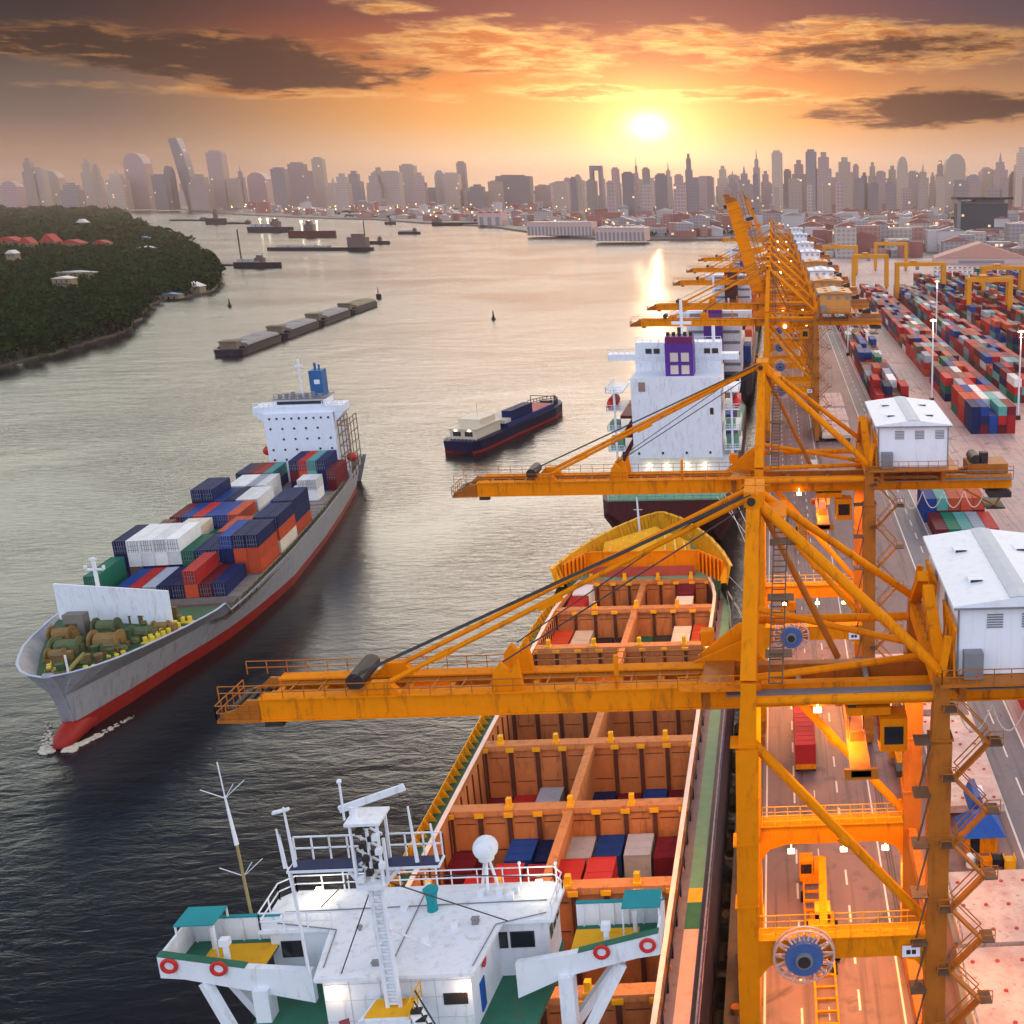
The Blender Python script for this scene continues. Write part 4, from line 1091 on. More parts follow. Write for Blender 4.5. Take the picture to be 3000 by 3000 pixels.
for x in (-21.4, -20.1):
    for y in (50.6, 51.8): mb.bar((x, y, 36.4), (x, y, 40.0), .12)
mb.box(-21.6, -19.9, 50.4, 52, 39.9, 40.05)
for k in range(12): mb.box(-21.3 + (k * .37) % 1.2, -21.0 + (k * .37) % 1.2, 50.42 + (k % 3) * .2, 50.72 + (k % 3) * .2, 36.7 + k * .26, 37.0 + k * .26, 1 if k % 3 else 0)
for k in range(5): mb.tube((-21.5 + k * .38, 50.9 + (k % 2) * .5, 36.5), (-21.5 + k * .38, 50.9 + (k % 2) * .5, 38.2 + (k % 3) * .7), .09, 6, k % 2)
mb.build('mast_top', [WSHIP, DARK], radar)
mb = MB(); mb.bar((-21.9, 50.9, 40.6), (-18.8, 51.3, 41.5), .16, .34); mb.tube((-21.3, 51, 40.0), (-21.3, 51, 40.7), .2, 8); mb.tube((-21.6, 50.6, 40.2), (-21.6, 50.6, 42.2), .06, 6); mb.sphere((-21.6, 50.6, 42.3), .13, 8, 5); mb.build('radar_scanner', WSHIP, radar)
mb = MB()
for a, b2 in (((-20.6, 51, 36.6), (-15.6, 55.5, 30.6)), ((-20.7, 51, 36.6), (-24.4, 52, 28)), ((-20.5, 51, 36.8), (-13.6, 59, 31)), ((-20.6, 51, 38), (-26.5, 57.5, 30.6))): mb.tube(a, b2, .035, 4)
mb.build('rigging', ROPE, radar)
# radome on a tripod
mb = MB(); c = Vector((-17.35, 58.7, 33.3))
rad = MB(); rad.sphere(c, .72, 18, 12); rad.tube(c + Vector((0, 0, -.75)), c + Vector((0, 0, -.35)), .45, 14); radome = rad.build('radome', WSHIP, shipA, smooth=True)
for k in range(3):
    a = k * 2.1 + .5; mb.tube((c.x + math.cos(a) * .55, c.y + math.sin(a) * .4, 30.5), (c.x + math.cos(a) * .12, c.y + math.sin(a) * .1, c.z - .75), .09, 6)
mb.build('radome_stand', WSHIP, radome)
# stairs, awning, antennas
mb = MB(); mb.bar((-19.1, 50.0, 29.3), (-17.0, 48.4, 26.7), .75, .08, 1)
for k in range(9):
    q = Vector((-19.1, 50.0, 29.35)).lerp(Vector((-17.0, 48.4, 26.75)), k / 8); mb.box(q.x - .28, q.x + .28, q.y - .25, q.y + .25, q.z, q.z + .05)
mb.bar((-19.0, 49.6, 30.3), (-16.9, 48.0, 27.7), .06); mb.bar((-19.2, 50.4, 30.3), (-17.1, 48.8, 27.7), .06)
mb.build('stairs', [DARK, WSHIP], shipA)
mb = MB(); mb.bar((-22.9, 50.3, 28.8), (-22.0, 48.6, 26.7), .5, .06); mb.build('ladder', mat('maroon ladder', (.25, .05, .06), .5), shipA)
mb = MB(); mb.tube((-30.0, 56.9, 28), (-30.4, 57.2, 35.0), .09, 7, 1, .08); mb.tube((-30.4, 57.2, 35), (-30.65, 57.3, 38.0), .12, 7, 0, .05); mb.tube((-30.65, 57.3, 38), (-30.8, 57.4, 40), .035, 5)
for zz, q in ((33.0, 1), (37.9, 1)):
    for dx_, dz_ in ((-1.3, .5), (1.1, 1.0), (.5, .8)): mb.bar((-30.3 - (zz - 33) * .06, 57.2, zz), (-30.3 - (zz - 33) * .06 + dx_, 57.3, zz + dz_), .035)
mb.build('whip_antenna', [WSHIP, mat('brass antenna', (.3, .24, .1), .5)], shipA)
mb = MB(); mb.tube((-28.6, 58.9, 30.5), (-28.9, 59, 34.4), .05, 6, 0, .025); mb.build('roof_antenna', WSHIP, wheel)
for x, h in ((-25.7, 1.5), (-20.4, 2.0), (-15.6, 1.5), (-13.5, 1.4)):
    mb = MB(); mb.tube((x, 59.0, 30.5), (x, 59.0, 30.5 + h), .05, 6); mb.sphere((x, 59.0, 30.5 + h), .11, 8, 5); mb.build('roof_antenna', WSHIP, wheel)
mb = MB(); mb.loft([[(-20.1 + .35 * math.cos(a) * k, 56.9 + .35 * math.sin(a) * k, z) for a in [j * math.pi / 4 for j in range(8)]] for z, k in ((30.52, .9), (31.1, .8), (31.6, 1.0), (31.9, 1.3), (32.05, .8))]); mb.build('covered_searchlight', TEAL, wheel)
rr_ = random.Random(2)
for k in range(14):
    x = rr_.uniform(-27.5, -14.5); y = rr_.uniform(56.4, 58.8) if k % 2 else rr_.uniform(52.2, 55.5)
    if y < 56: x = rr_.uniform(-24, -17)
    mb = MB(); h_ = rr_.uniform(.15, .5)
    if k % 3: mb.box(x - .18, x + .18, y - .14, y + .14, 30.52, 30.52 + h_); mb.box(x - .22, x + .22, y - .17, y + .17, 30.52 + h_, 30.56 + h_)
    else: mb.tube((x, y, 30.52), (x, y, 30.52 + h_), .09, 8); mb.tube((x, y, 30.52 + h_), (x, y, 30.6 + h_), .17, 8)
    mb.build('roof_vent', GREY if k % 4 == 0 else WSHIP, wheel)
mb = MB()
for a, b2 in (((-24.4, 52.2), (-24.9, 55.4)), ((-24.9, 55.4), (-28.4, 56.2)), ((-16.6, 51.8), (-16.2, 55.3)), ((-16.2, 55.3), (-13.6, 56.2)), ((-20.9, 51.6), (-21.0, 58.8)), ((-28.4, 57.2), (-13.8, 57.4))):
    mb.bar((a[0], a[1], 30.56), (b2[0], b2[1], 30.56), .05, .05)
mb.build('cable_run', GREY, wheel)
for k in range(3):
    mb = MB(); x = -28.9 + k * .0; mb.box(-28.84, -28.8, 56.3 + k * .9, 56.9 + k * .9, 28.7, 29.5); mb.build('window', GLASS, wheel)
    mb = MB(); mb.box(-13.5, -13.46, 56.3 + k * .9, 56.9 + k * .9, 28.7, 29.5); mb.build('window', GLASS, wheel)
for k, (xa, ya, xb, yb) in enumerate(((-16.6, 52.4, -16.45, 54.0),)):
    mb = MB(); mb.tube((-16.5, 53.4, 29.6), (-16.42, 53.4, 29.6), .3, 12); mb.build('lifebuoy', RED, wheel)
mb = MB()
for z in (27.6, 28.9, 29.9): mb.box(-24.25, -16.75, 51.585, 51.598, z, z + .03)
for x in (-23, -21.4, -19.8, -18.6): mb.box(x, x + .03, 51.584, 51.597, 26.7, 30.2)
mb.build('plate_seam', mat('seam grey', (.5, .5, .5), .6), wheel)
lbm = MB(); lbm.loft([[(x, 53 + .9 * k * math.cos(a), 24.0 + .9 * k * math.sin(a)) for a in [j * math.pi / 5 for j in range(10)]] for x, k in ((-14.9, .2), (-14.5, .8), (-13, 1), (-11, .9), (-10.4, .3))])
lbm.build('lifeboat', mat('lifeboat orange', (.75, .16, .02), .4), shipA, smooth=True)
mb = MB(); mb.box(-15.3, -10.2, 50.5, 55, 21.8, 22.0); mb.rail([(-15.3, 50.6, 22), (-10.2, 50.6, 22)], 1.0, 1.2, .03); mb.box(-15.0, -11, 51, 54.5, 18.5, 18.7); mb.build('side_platform', WSHIP, shipA)
mb = MB(); mb.tube((-12.2, 172, 15.0), (-3.9, 160, 3.8), .05, 5); mb.tube((-15, 178, 15.5), (-4.0, 176, 3.8), .05, 5); mb.tube((-13, 174, 15), (-3.9, 162, 3.8), .05, 5); mb.build('mooring_ropes', MARK, shipA)

# containers standing in the holds
GH = 'containers standing in the open holds'
def cell(i): return HX0 + (HX1 - HX0) * (i + .5) / 8
def hold_cont(col, i, y, ztop, L, label, n=1):
    container(col, cell(i), y, ztop - 2.6, L, 2.44, 2.6, 0, label, GH)
B = {'z1': (83.4, 96.3), 'z2': (96.3, 109.2)}
nm8 = ['at the river side wall', 'second from the river side', 'third from the river side', 'river side of centre girder', 'quay side of centre girder', 'third from the quay side', 'second from the quay side', 'at the quay side wall']
def short(c): return c.replace('navy blue', 'navy')
for i, col, zt in ((1, 'red', 11.0), (2, 'red', 12.0), (3, 'red', 11.8), (4, 'red', 12.2), (5, 'red', 12.3), (6, 'brown', 9.6), (7, 'maroon', 9.0), (0, 'brown', 9.0)):
    hold_cont(col, i, 84.2, zt, 5.9, f'{short(col)} container in hold behind wheelhouse, near half, {nm8[i]}')
for i, col, zt in ((0, 'maroon', 9.8), (2, 'blue', 10.9), (3, 'navy blue', 10.7), (4, 'grey', 10.9), (5, 'blue', 11.0), (6, 'grey', 11.0), (7, 'maroon', 10.6)):
    hold_cont(col, i, 92.2, zt, 3.6, f'{short(col)} container in hold behind wheelhouse, far half, {nm8[i]}')
for i, col, zt in ((0, 'maroon', 8.0), (1, 'red', 8.2), (2, 'grey', 9.0), (4, 'navy blue', 8.3), (5, 'maroon', 8.0), (6, 'blue', 8.4), (7, 'maroon', 8.2)):
    hold_cont(col, i, 96.98, zt, 11.7, f'{short(col)} container deep in dark hold below the first boom, {nm8[i]}')
for i, col, zt in ((0, 'orange', 11.2), (1, 'cream', 11.1), (2, 'black', 9.9), (3, 'black', 9.9), (4, 'green', 10.0), (5, 'black', 10.1), (6, 'cream', 11.4), (7, 'orange', 11.6)):
    hold_cont(col, i, 136.0, zt, 11.9, f'{short(col)} container in bright orange hold beyond the boom, {nm8[i]}')
for i, col, zt in ((1, 'red', 13.4), (3, 'navy blue', 11.2), (5, 'red', 11.2), (6, 'cream', 13.0)):
    x = {1: -29.0, 3: -24.6, 5: -16.9, 6: -13.9}[i]
    container(col, x, 149.6, zt - 2.6, 6.06, 2.44, 2.6, 0, f'{short(col)} container in the narrow foremost hold, near half, {nm8[i]}', GH)
for i, col, zt in ((1, 'white', 13.6), (6, 'maroon', 13.4)):
    x = {1: -28.9, 6: -13.9}[i]
    container(col, x, 155.8, zt - 2.6, 4.4, 2.44, 2.6, 0, f'{short(col)} container in the narrow foremost hold, far half, {nm8[i]}', GH)

# ================================================================== SECOND MOORED SHIP (stern towards us)
shipB = empty('container_ship', (-22.5, 275, 0), 'white sterned ship moored ahead with purple funnel and tall blank white stern house', 'ship')
cx = -22.0
rings = []
for y, h, zb, zt in ((212, 11.0, 7.5, 12), (214, 12.0, 5.5, 12), (218, 12.8, 2.5, 12), (224, 13.2, 0, 12), (240, 13.4, -.5, 12), (310, 13.4, -.5, 12), (325, 10.5, -.5, 13), (336, 5, -.5, 14), (343, .6, -.5, 14)):
    rings.append([(cx - h * .75, y, zb), (cx - h, y, (zb + zt) / 2), (cx - h, y, zt), (cx + h, y, zt), (cx + h, y, (zb + zt) / 2), (cx + h * .75, y, zb)])
mb = MB(); mb.loft(rings); mb.build('hull', [MARO], shipB)
dk = MB(); dk.prism([(cx - 11, 212.3), (cx + 11, 212.3), (cx + 13, 224), (cx + 13, 310), (cx + 4, 336), (cx - 4, 336), (cx - 13, 310), (cx - 13, 224)], 12.01, 12.3)
dk.rail([(cx - 10.6, 212.4, 12.3), (cx + 10.6, 212.4, 12.3)], 1.1, 1.8, .05); dk.build('main_deck', PGREEN, shipB)
mb = MB(); mb.box(-29.6, -9.4, 219, 236, 12.31, 19.4); mb.build('poop_house', WSHIP, shipB)
mb = MB(); mb.box(-28.0, -10.9, 216.5, 234, 19.41, 35.2)
for k in range(4): mb.box(-27.2 + k * 4.6, -26.8 + k * 4.6, 216.42, 216.49, 20.2, 20.7, 1)
mb.box(-13.0, -12.3, 216.42, 216.49, 28, 29.3, 1); mb.box(-26.5, -25.2, 216.42, 216.49, 32.6, 34.4, 2)
sh = mb.build('stern_house', [WSHIP, DARK, mat('rust brown', (.3, .2, .17), .6)], shipB)
for x in (-25.5, -22, -18, -14.5):
    mb = MB(); mb.box(x - .2, x + .2, 218.75, 218.98, 17.2, 17.6); mb.build('deck_lamp', LAMPW, shipB)
    l = bpy.data.lights.new('lamp_light', 'POINT'); l.energy = 70; l.color = (1, .8, .45); l.shadow_soft_size = .3
    o = bpy.data.objects.new('lamp_light', l); C.objects.link(o); o.parent = shipB; o.location = Vector((x, 217.8, 16.8)) - wloc(shipB)
mb = MB(); mb.prism([(-21.4, 218.5), (-16.0, 218.5), (-16.0, 224), (-21.4, 224)], 35.21, 41.4); mb.box(-21.3, -16.1, 218.55, 223.9, 41.4, 42.7, 1)
for k in range(5):
    a = -20.9 + k * 1.1; mb.tube((a, 221, 42.7), (a, 221, 43.4 + (k == 2) * .9), .35, 8, 2)
for ix in (0, 1):
    for iz in (0, 1): mb.box(-20.4 + ix * 2.1, -18.9 + ix * 2.1, 218.4, 218.49, 35.6 + iz * 2.4, 37.3 + iz * 2.4, 3)
mb.build('funnel', [PURP, mat('funnel top', (.14, .02, .1), .5), DARK, mat('funnel panel', (.6, .5, .42), .6)], shipB)
mb = MB(); mb.box(-28.0, -11.0, 226, 233, 35.21, 36.9); mb.box(-28.0, -11.0, 227, 232, 36.9, 40.6); mb.box(-33.6, -28.0, 227.5, 231, 37.0, 38.2); mb.box(-11.0, -7.6, 227.5, 231, 37.0, 38.2)
for x in (-26.0, -24.4, -14.4, -12.8): mb.box(x, x + 1.2, 226.9, 226.99, 38.4, 39.4, 1)
mb.rail([(-28.0, 227, 40.6), (-11.0, 227, 40.6)], 1.1, 1.5, .05); mb.rail([(-33.6, 227.5, 38.2), (-28.0, 227.5, 38.2)], 1.1, 1.2, .05); mb.rail([(-28, 226, 36.9), (-11, 226, 36.9)], 1.0, 1.5, .05)
mb.tube((-19, 231, 40.6), (-19, 231, 48.5), .3, 8); mb.bar((-22, 231, 46), (-16, 231, 46), .25); mb.bar((-21, 231, 44), (-17, 231, 44), .3, .6)
mb.tube((-12.6, 230, 40), (-12.6, 230, 43.5), .35, 8)
mb.build('bridge', [WSHIP, GLASS], shipB)
for x, s in ((-31.5, -1), (-8.9, 1)):
    mb = MB()
    for z in (20.5, 24.5, 28.5, 32): mb.box(x - 1.6, x + 1.6, 218, 230, z, z + .2); mb.rail([(x + s * 1.5, 218, z + .2), (x + s * 1.5, 230, z + .2)], 1.0, 2, .05); mb.rail([(x - 1.5, 218, z + .2), (x + 1.5, 218, z + .2)], 1.0, 1, .05)
    for z in (12.4,): mb.box(x - .2, x + .2, 218.2, 218.6, z, 33)
    mb.box(x - 1.2, x + 1.2, 219, 222, 20.7, 23, 1); mb.box(x - 1.2, x + .6, 219, 222, 24.7, 26.2, 1)
    mb.build('side_gallery', [WSHIP, PGREEN], shipB)
    mb = MB(); mb.loft([[(x + s * .8 + 1.0 * k * math.cos(a), y, 29.6 + 1.25 * k * math.sin(a)) for a in [j * math.pi / 5 for j in range(10)]] for y, k in ((218.5, .2), (219.2, .85), (221.5, 1), (226, .95), (228, .3))]); mb.build('lifeboat', RED, shipB, smooth=True)
mb = MB()
for k in range(5):
    for j in range(2):
        col = (k + j * 2) % 3
        mb.box(-33.8 + k * 4.9, -29.2 + k * 4.9, 242 + j * 13, 254 + j * 13, 12.3, 23 + (k % 2) * 2.6, col)
mb.build('deck_cargo', [CCOL['maroon'], CCOL['blue'], CCOL['red']], shipB)
mb = MB(); mb.tube((-9.5, 216, 12.8), (-3.9, 205, 3.8), .06, 5); mb.tube((-10.5, 213, 12.8), (-3.9, 192, 3.8), .06, 5); mb.tube((-12, 212.5, 12.6), (-4, 206, 3.6), .06, 5); mb.build('mooring_ropes', MARK, shipB)
# ---- ships farther along the quay
def far_ship(y0, L, label, hullm, house_y, cargo, bx=13):
    e = empty('container_ship', (-20.5, y0 + L / 2, 0), label, 'ship', None)
    cx = -20.5; rings = []
    for q, h, zt in ((0, .8, 11), (.03, .95, 11), (.5, 1, 11), (.82, 1, 11), (.93, .6, 13), (1, .05, 14)):
        h = h * bx; rings.append([(cx - h * .8, y0 + L * q, -.5), (cx - h, y0 + L * q, 4), (cx - h, y0 + L * q, zt), (cx + h, y0 + L * q, zt), (cx + h, y0 + L * q, 4), (cx + h * .8, y0 + L * q, -.5)])
    mb = MB(); mb.loft(rings); mb.build('hull', hullm, e)
    mb = MB(); yy = y0 + L * house_y; mb.box(cx - 9, cx + 9, yy, yy + 13, 11.01, 28); mb.box(cx - 12.5, cx + 12.5, yy + 2, yy + 9, 28.01, 31); mb.box(cx - 8, cx + 8, yy + 1.9, yy + 2.4, 29, 30.2, 1)
    for k in range(4): mb.box(cx - 8.5, cx + 8.5, yy - .06, yy - .01, 13 + k * 3.6, 14 + k * 3.6, 1)
    mb.tube((cx, yy + 5, 31), (cx, yy + 5, 42), .35, 8); mb.bar((cx - 4, yy + 5, 38), (cx + 4, yy + 5, 38), .3)
    mb.build('superstructure', [WSHIP, GREY], e)
    mb = MB(); mb.box(cx - 3, cx + 3, yy - 7, yy - 1, 11.01, 33); mb.build('funnel', PURP if cargo % 2 else MARO, e)
    mb = MB(); r_ = random.Random(cargo)
    for b_ in range(int(L / 16)):
        y = y0 + L * (.14 if house_y > .1 else .2) + b_ * 13.2
        if y > y0 + L * .86 or abs(y - yy) < 16: continue
        for k in range(9):
            hh_ = r_.choice((0, 1, 2, 2, 3)) * 2.6
            if hh_: mb.box(cx - 11.4 + k * 2.55, cx - 11.4 + k * 2.55 + 2.44, y, y + 12.2, 11.01, 11.5 + hh_, r_.randrange(4))
    mb.build('deck_cargo', [CCOL['maroon'], CCOL['blue'], CCOL['orange'], CCOL['cream']], e)
    mb = MB(); mb.tube((cx, y0 + L * .94, 13), (cx, y0 + L * .94, 24), .4, 8); mb.bar((cx - 3, y0 + L * .94, 21), (cx + 3, y0 + L * .94, 21), .25); mb.build('foremast', WSHIP, e)
    return e
far_ship(372, 140, 'ship with white bridge under the row of crane booms beyond the purple funnel', HULLD, .05, 3)
far_ship(535, 150, 'ship with maroon hull and cargo beneath the raised boom crane', MARO, .06, 4)
far_ship(710, 150, 'farthest ship at the quay with white bridge in the glow', MARO, .55, 5)
# ================================================================== FEEDER SHIP UNDER WAY ON THE RIVER
ang = math.atan2(.1142, .9935)            # bow at the origin of s, stern away from us
O = Vector((-94.2, 143.0, 0))
def Lp(s, w, z):                      # ship frame: s aft of the bow, w towards the quay side
    return Vector((O.x - .1142 * s + .9935 * w, O.y + .9935 * s + .1142 * w, z))
feeder = empty('container_ship', (Lp(66, 0, 0).x, Lp(66, 0, 0).y, 0), 'grey and red container ship under way on the river with a blank white breakwater', 'ship')
def interp(T, x):
    if x <= T[0][0]: return T[0][1]
    for (a, p), (b2, q) in zip(T, T[1:]):
        if a <= x <= b2: return p + (q - p) * (x - a) / (b2 - a)
    return T[-1][1]
DKH = [(-4.2, .5), (-3, 2.6), (-1.2, 4.3), (1.5, 6.0), (5, 7.4), (9, 8.8), (14, 10.0), (22, 11.4), (34, 12.3), (58, 12.4), (83, 11.7), (100, 10.8), (114, 9.8), (126, 8.6), (137, 7)]
WLH = [(-4.2, .2), (-1, .5), (3, 1.4), (8, 2.8), (19, 5.4), (30, 8.6), (44, 10.8), (58, 11.8), (83, 11.0), (100, 9.9), (114, 8.7), (128, 7.2), (137, 5)]
def ztop(s): return interp([(-4.2, 10.2), (9, 9.6), (21, 8.7), (25, 8.6), (26.5, 7.0), (137, 6.8)], s)
SS = [-4.2, -3, -1.2, 1.5, 5, 9, 14, 19, 22, 25, 26.5, 32, 40, 50, 58, 70, 83, 100, 114, 126, 133, 137]
up = MB(); lo = MB()
for a, b2 in zip(SS, SS[1:]):
    for sgn in (-1, 1):
        def pt(s, k):
            wl = interp(WLH, s); dk = interp(DKH, s); zt = ztop(s)
            zr = max(1.7, 2.4 - .01 * s)
            if k == 0: return Lp(max(s, -.5), sgn * wl * .96, -.4)
            if k == 1: return Lp(max(s, -.9), sgn * (wl + (dk - wl) * .12), zr)
            if k == 2: return Lp(max(s, -2.2) if s < 0 else s, sgn * (wl + (dk - wl) * interp([(0, .22), (20, .35), (45, .6)], s)), zr + (zt - zr) * .55)
            return Lp(s, sgn * dk, zt)
        for k, mb in ((0, lo), (1, up), (2, up)):
            mb.add([pt(a, k), pt(b2, k), pt(b2, k + 1), pt(a, k + 1)], [(0, 1, 2, 3)])
s = 137; up.add([Lp(s, -8, 6.8), Lp(s, 8, 6.8), Lp(s, 6, 0), Lp(s, -6, 0)], [(0, 1, 2, 3)])
# sheer rail line
for sgn in (-1, 1):
    for a, b2 in zip(SS, SS[1:]):
        up.bar(Lp(a, sgn * interp(DKH, a), ztop(a)), Lp(b2, sgn * interp(DKH, b2), ztop(b2)), .3, .12, 1 if b2 < 27 else 0)
hull = up.build('hull', [HULLG, mat('pale blue rail', (.42, .48, .6), .5)], feeder, smooth=False)
lo_o = lo.build('boot_topping', HULLR, hull)
st_ = MB()
for a_, b_ in (((-4.1, 10.2), (-3.1, 8.2)), ((-3.1, 8.2), (-1.9, 5.4)), ((-1.9, 5.4), (-.7, 1.6)), ((-.7, 1.6), (-.4, -.3))):
    st_.bar(Lp(a_[0] + .25, 0, a_[1]), Lp(b_[0] + .25, 0, b_[1]), 1.25, .8)
st_.build('stem', HULLG, hull)
bl = MB()
def bulb(s_, r, z): return [Lp(s_, r * math.cos(a), z + r * 1.0 * math.sin(a)) for a in [j * math.pi / 6 for j in range(12)]]
bl.loft([bulb(-4.6, .15, .4), bulb(-4.2, .8, .5), bulb(-3.2, 1.25, .7), bulb(-1, 1.55, 1.0), bulb(3, 1.7, 1.1), bulb(8, 1.5, 1.2)])
bl.build('bulbous_bow', HULLR, hull, smooth=True)
def dkhalf(s):
    f = interp([(0, .22), (20, .35), (45, .6)], s); zr = max(1.7, 2.4 - .01 * s); zt = ztop(s); z2 = zr + (zt - zr) * .55
    wl = interp(WLH, s); d = interp(DKH, s); q = min(1, max(0, (8.2 - z2) / (zt - z2)))
    return max(.3, wl + (d - wl) * (f + (1 - f) * q) - .12)
dk = MB()
def deckstrip(s0, s1, z, inset, m):
    ss = [q for q in SS if s0 <= q <= s1]
    for a, b2 in zip(ss, ss[1:]):
        za = z if z else ztop(a) - .9; 
        dk.add([Lp(a, -interp(DKH, a) + inset, z), Lp(b2, -interp(DKH, b2) + inset, z), Lp(b2, interp(DKH, b2) - inset, z), Lp(a, interp(DKH, a) - inset, z)], [(0, 1, 2, 3)], m)
sf = [-2.6, -1.2, 1.5, 5, 9, 14, 19, 22, 25]
for a, b2 in zip(sf, sf[1:]): dk.add([Lp(a, -dkhalf(a), 8.2), Lp(b2, -dkhalf(b2), 8.2), Lp(b2, dkhalf(b2), 8.2), Lp(a, dkhalf(a), 8.2)], [(0, 1, 2, 3)], 0)
deckstrip(25, 137, 5.9, .15, 1)
dk.build('deck', [mat('forecastle green', (.035, .10, .045), .6, var=.3, dirt=(.1, .08, .04), damt=.5), WOODB], feeder)
# hatch covers and lashing bridges
hc = MB()
BAYS = [33.0, 44.2, 55.4, 66.6, 77.8, 89.0, 100.2]
for s0 in BAYS:
    wv = 11.2 if s0 < 60 else (10.8 if s0 < 80 else 9.9)
    vs = [Lp(s0, -wv, 5.92), Lp(s0 + 10.3, -wv, 5.92), Lp(s0 + 10.3, wv, 5.92), Lp(s0, wv, 5.92)]
    hc.loft([[tuple(p) for p in vs], [(p.x, p.y, 7.0) for p in vs]])
    for k in range(1, 4): hc.bar(Lp(s0 + k * 2.6, -wv, 7.02), Lp(s0 + k * 2.6, wv, 7.02), .16, .1)
hc.build('hatch_cover', mat('hatch grey brown', (.25, .21, .19), .6, var=.25, dirt=(.12, .08, .06)), feeder)
for sgn in (-1, 1):
    mb = MB()
    for k in range(34):
        s0 = 28 + k * 2.6; w = interp(DKH, s0) - .5
        mb.bar(Lp(s0, sgn * w, 5.9), Lp(s0, sgn * w, 7.6), .22)
        mb.bar(Lp(s0, sgn * (w - .9), 5.9), Lp(s0, sgn * w, 7.5), .18)
    mb.path([Lp(s0, sgn * (interp(DKH, s0) - .5), 7.6) for s0 in range(28, 118, 6)], .08, 4)
    mb.build('side_railing', mat('olive fittings', (.14, .12, .06), .6) if sgn < 0 else MAT['olive fittings'], feeder)
# breakwater panel on the forecastle
mb = MB(); a = Vector((-107.4, 164.9, 8.0)); b2 = Vector((-89.3, 161.2, 8.0)); 
mb.bar(a + Vector((0, 0, 2.9)), b2 + Vector((0, 0, 2.7)), .3, 5.9, 0)
for k in range(5):
    q = a.lerp(b2, (k + .5) / 5); mb.bar(q + Vector((.3, 1.8, .1)), q + Vector((0, .2, 4)), .25, .25)
mb.build('breakwater', WSHIP, feeder)
# winches, chains and bollards on the forecastle
random.seed(5)
def fitting(nm, m, fn):
    mb = MB(); fn(mb); mb.build(nm, m, feeder)
WIN = mat('mossy winch', (.10, .13, .06), .6, var=.4, dirt=(.18, .10, .03), damt=.6); WIN2 = mat('rusty winch', (.25, .15, .05), .6, var=.4, dirt=(.06, .06, .03))
def winch(mb, s0, w0, k):
    w0 = max(-dkhalf(s0) + 2.2, min(dkhalf(s0) - 2.6, w0))
    p = Lp(s0, w0, 8.2); mb.tube(p + Vector((-.9 * k, 0, .9)), p + Vector((.9 * k, .2, .9)), .7 * k, 12); mb.tube(p + Vector((-1.2 * k, 0, .9)), p + Vector((-1.05 * k, 0, .9)), 1.0 * k, 12); mb.tube(p + Vector((1.05 * k, 0, .9)), p + Vector((1.2 * k, 0, .9)), 1.0 * k, 12); mb.box(p.x - 1.3, p.x + 1.3, p.y - .9, p.y + .9, 8.2, 8.6); mb.box(p.x + 1.3, p.x + 2.1, p.y - .4, p.y + .5, 8.2, 9.5)
for i, (s0, w0, k) in enumerate(((9, -3.4, 1.5), (10.5, 1.0, 1.6), (13.0, 4.4, 1.1), (14.5, -6.5, 1.2), (7, 2.6, 1.0), (15, 8.4, .9), (16.5, -1.5, 1.3), (6.5, -5.6, .9))):
    fitting('winch', WIN if i % 2 == 0 else WIN2, lambda mb: winch(mb, s0, w0, k))
YB = mat('yellow bollard', (.75, .58, .06), .5)
if True:
    for s0, w0 in ((2, -5.5), (3, -6), (7, -8.2), (8, -8.4), (13, 9.8), (14, 9.9), (6, 7), (1.5, 4), (11, 7.5), (12, 8), (5, 4.8), (16, 10.2), (17, 6.5), (4, -3), (18.5, 8)):
        w0 = max(-dkhalf(s0) + 1.5, min(dkhalf(s0) - 1.9, w0)); p = Lp(s0, w0, 8.2); mb = MB(); mb.tube(p, p + Vector((0, 0, .9)), .3, 9); mb.tube(p + Vector((.9, .2, 0)), p + Vector((.9, .2, .9)), .3, 9); mb.box(p.x - .5, p.x + 1.4, p.y - .4, p.y + .6, 8.2, 8.35); mb.build('bollard', YB, feeder)
FIT = [mat('mossy fitting', (.05, .09, .04), .7, var=.4), mat('brown fitting', (.14, .09, .04), .7, var=.4), mat('olive fitting', (.16, .15, .05), .7, var=.4), WSHIP]
for i in range(46):
    s0 = random.uniform(-1, 20); w0 = random.uniform(-1, 1) * max(0, dkhalf(s0) - 1.3); p = Lp(s0, w0, 8.2); mb = MB(); h_ = random.uniform(.5, 2.0); r_ = random.uniform(.25, .75)
    if i % 3 == 0: mb.tube(p, p + Vector((0, 0, h_)), r_ * .6, 9); mb.tube(p + Vector((0, 0, h_)), p + Vector((0, 0, h_ + .25)), r_ * .85, 9)
    elif i % 3 == 1: mb.box(p.x - r_, p.x + r_, p.y - r_ * .7, p.y + r_ * .7, 8.2, 8.2 + h_); mb.box(p.x - r_ * 1.1, p.x + r_ * 1.1, p.y - r_ * .8, p.y + r_ * .8, 8.2 + h_, 8.3 + h_)
    else: mb.ring((p.x, p.y, 8.4), r_ * .9, .22, 'z', 12, 6); mb.ring((p.x, p.y, 8.7), r_ * .75, .2, 'z', 12, 6)
    mb.build(('vent', 'deck_box', 'hawser_coil')[i % 3], FIT[i % 4 if i % 9 == 0 else i % 3], feeder)
def chain(mb):
    for w0 in (-1.6, .2): mb.tube(Lp(-1.5, w0 * .7, 8.5), Lp(6.5, w0 * 1.5 - .6, 8.9), .28, 6)
fitting('anchor_chain', mat('ochre chain', (.33, .25, .07), .6), chain)
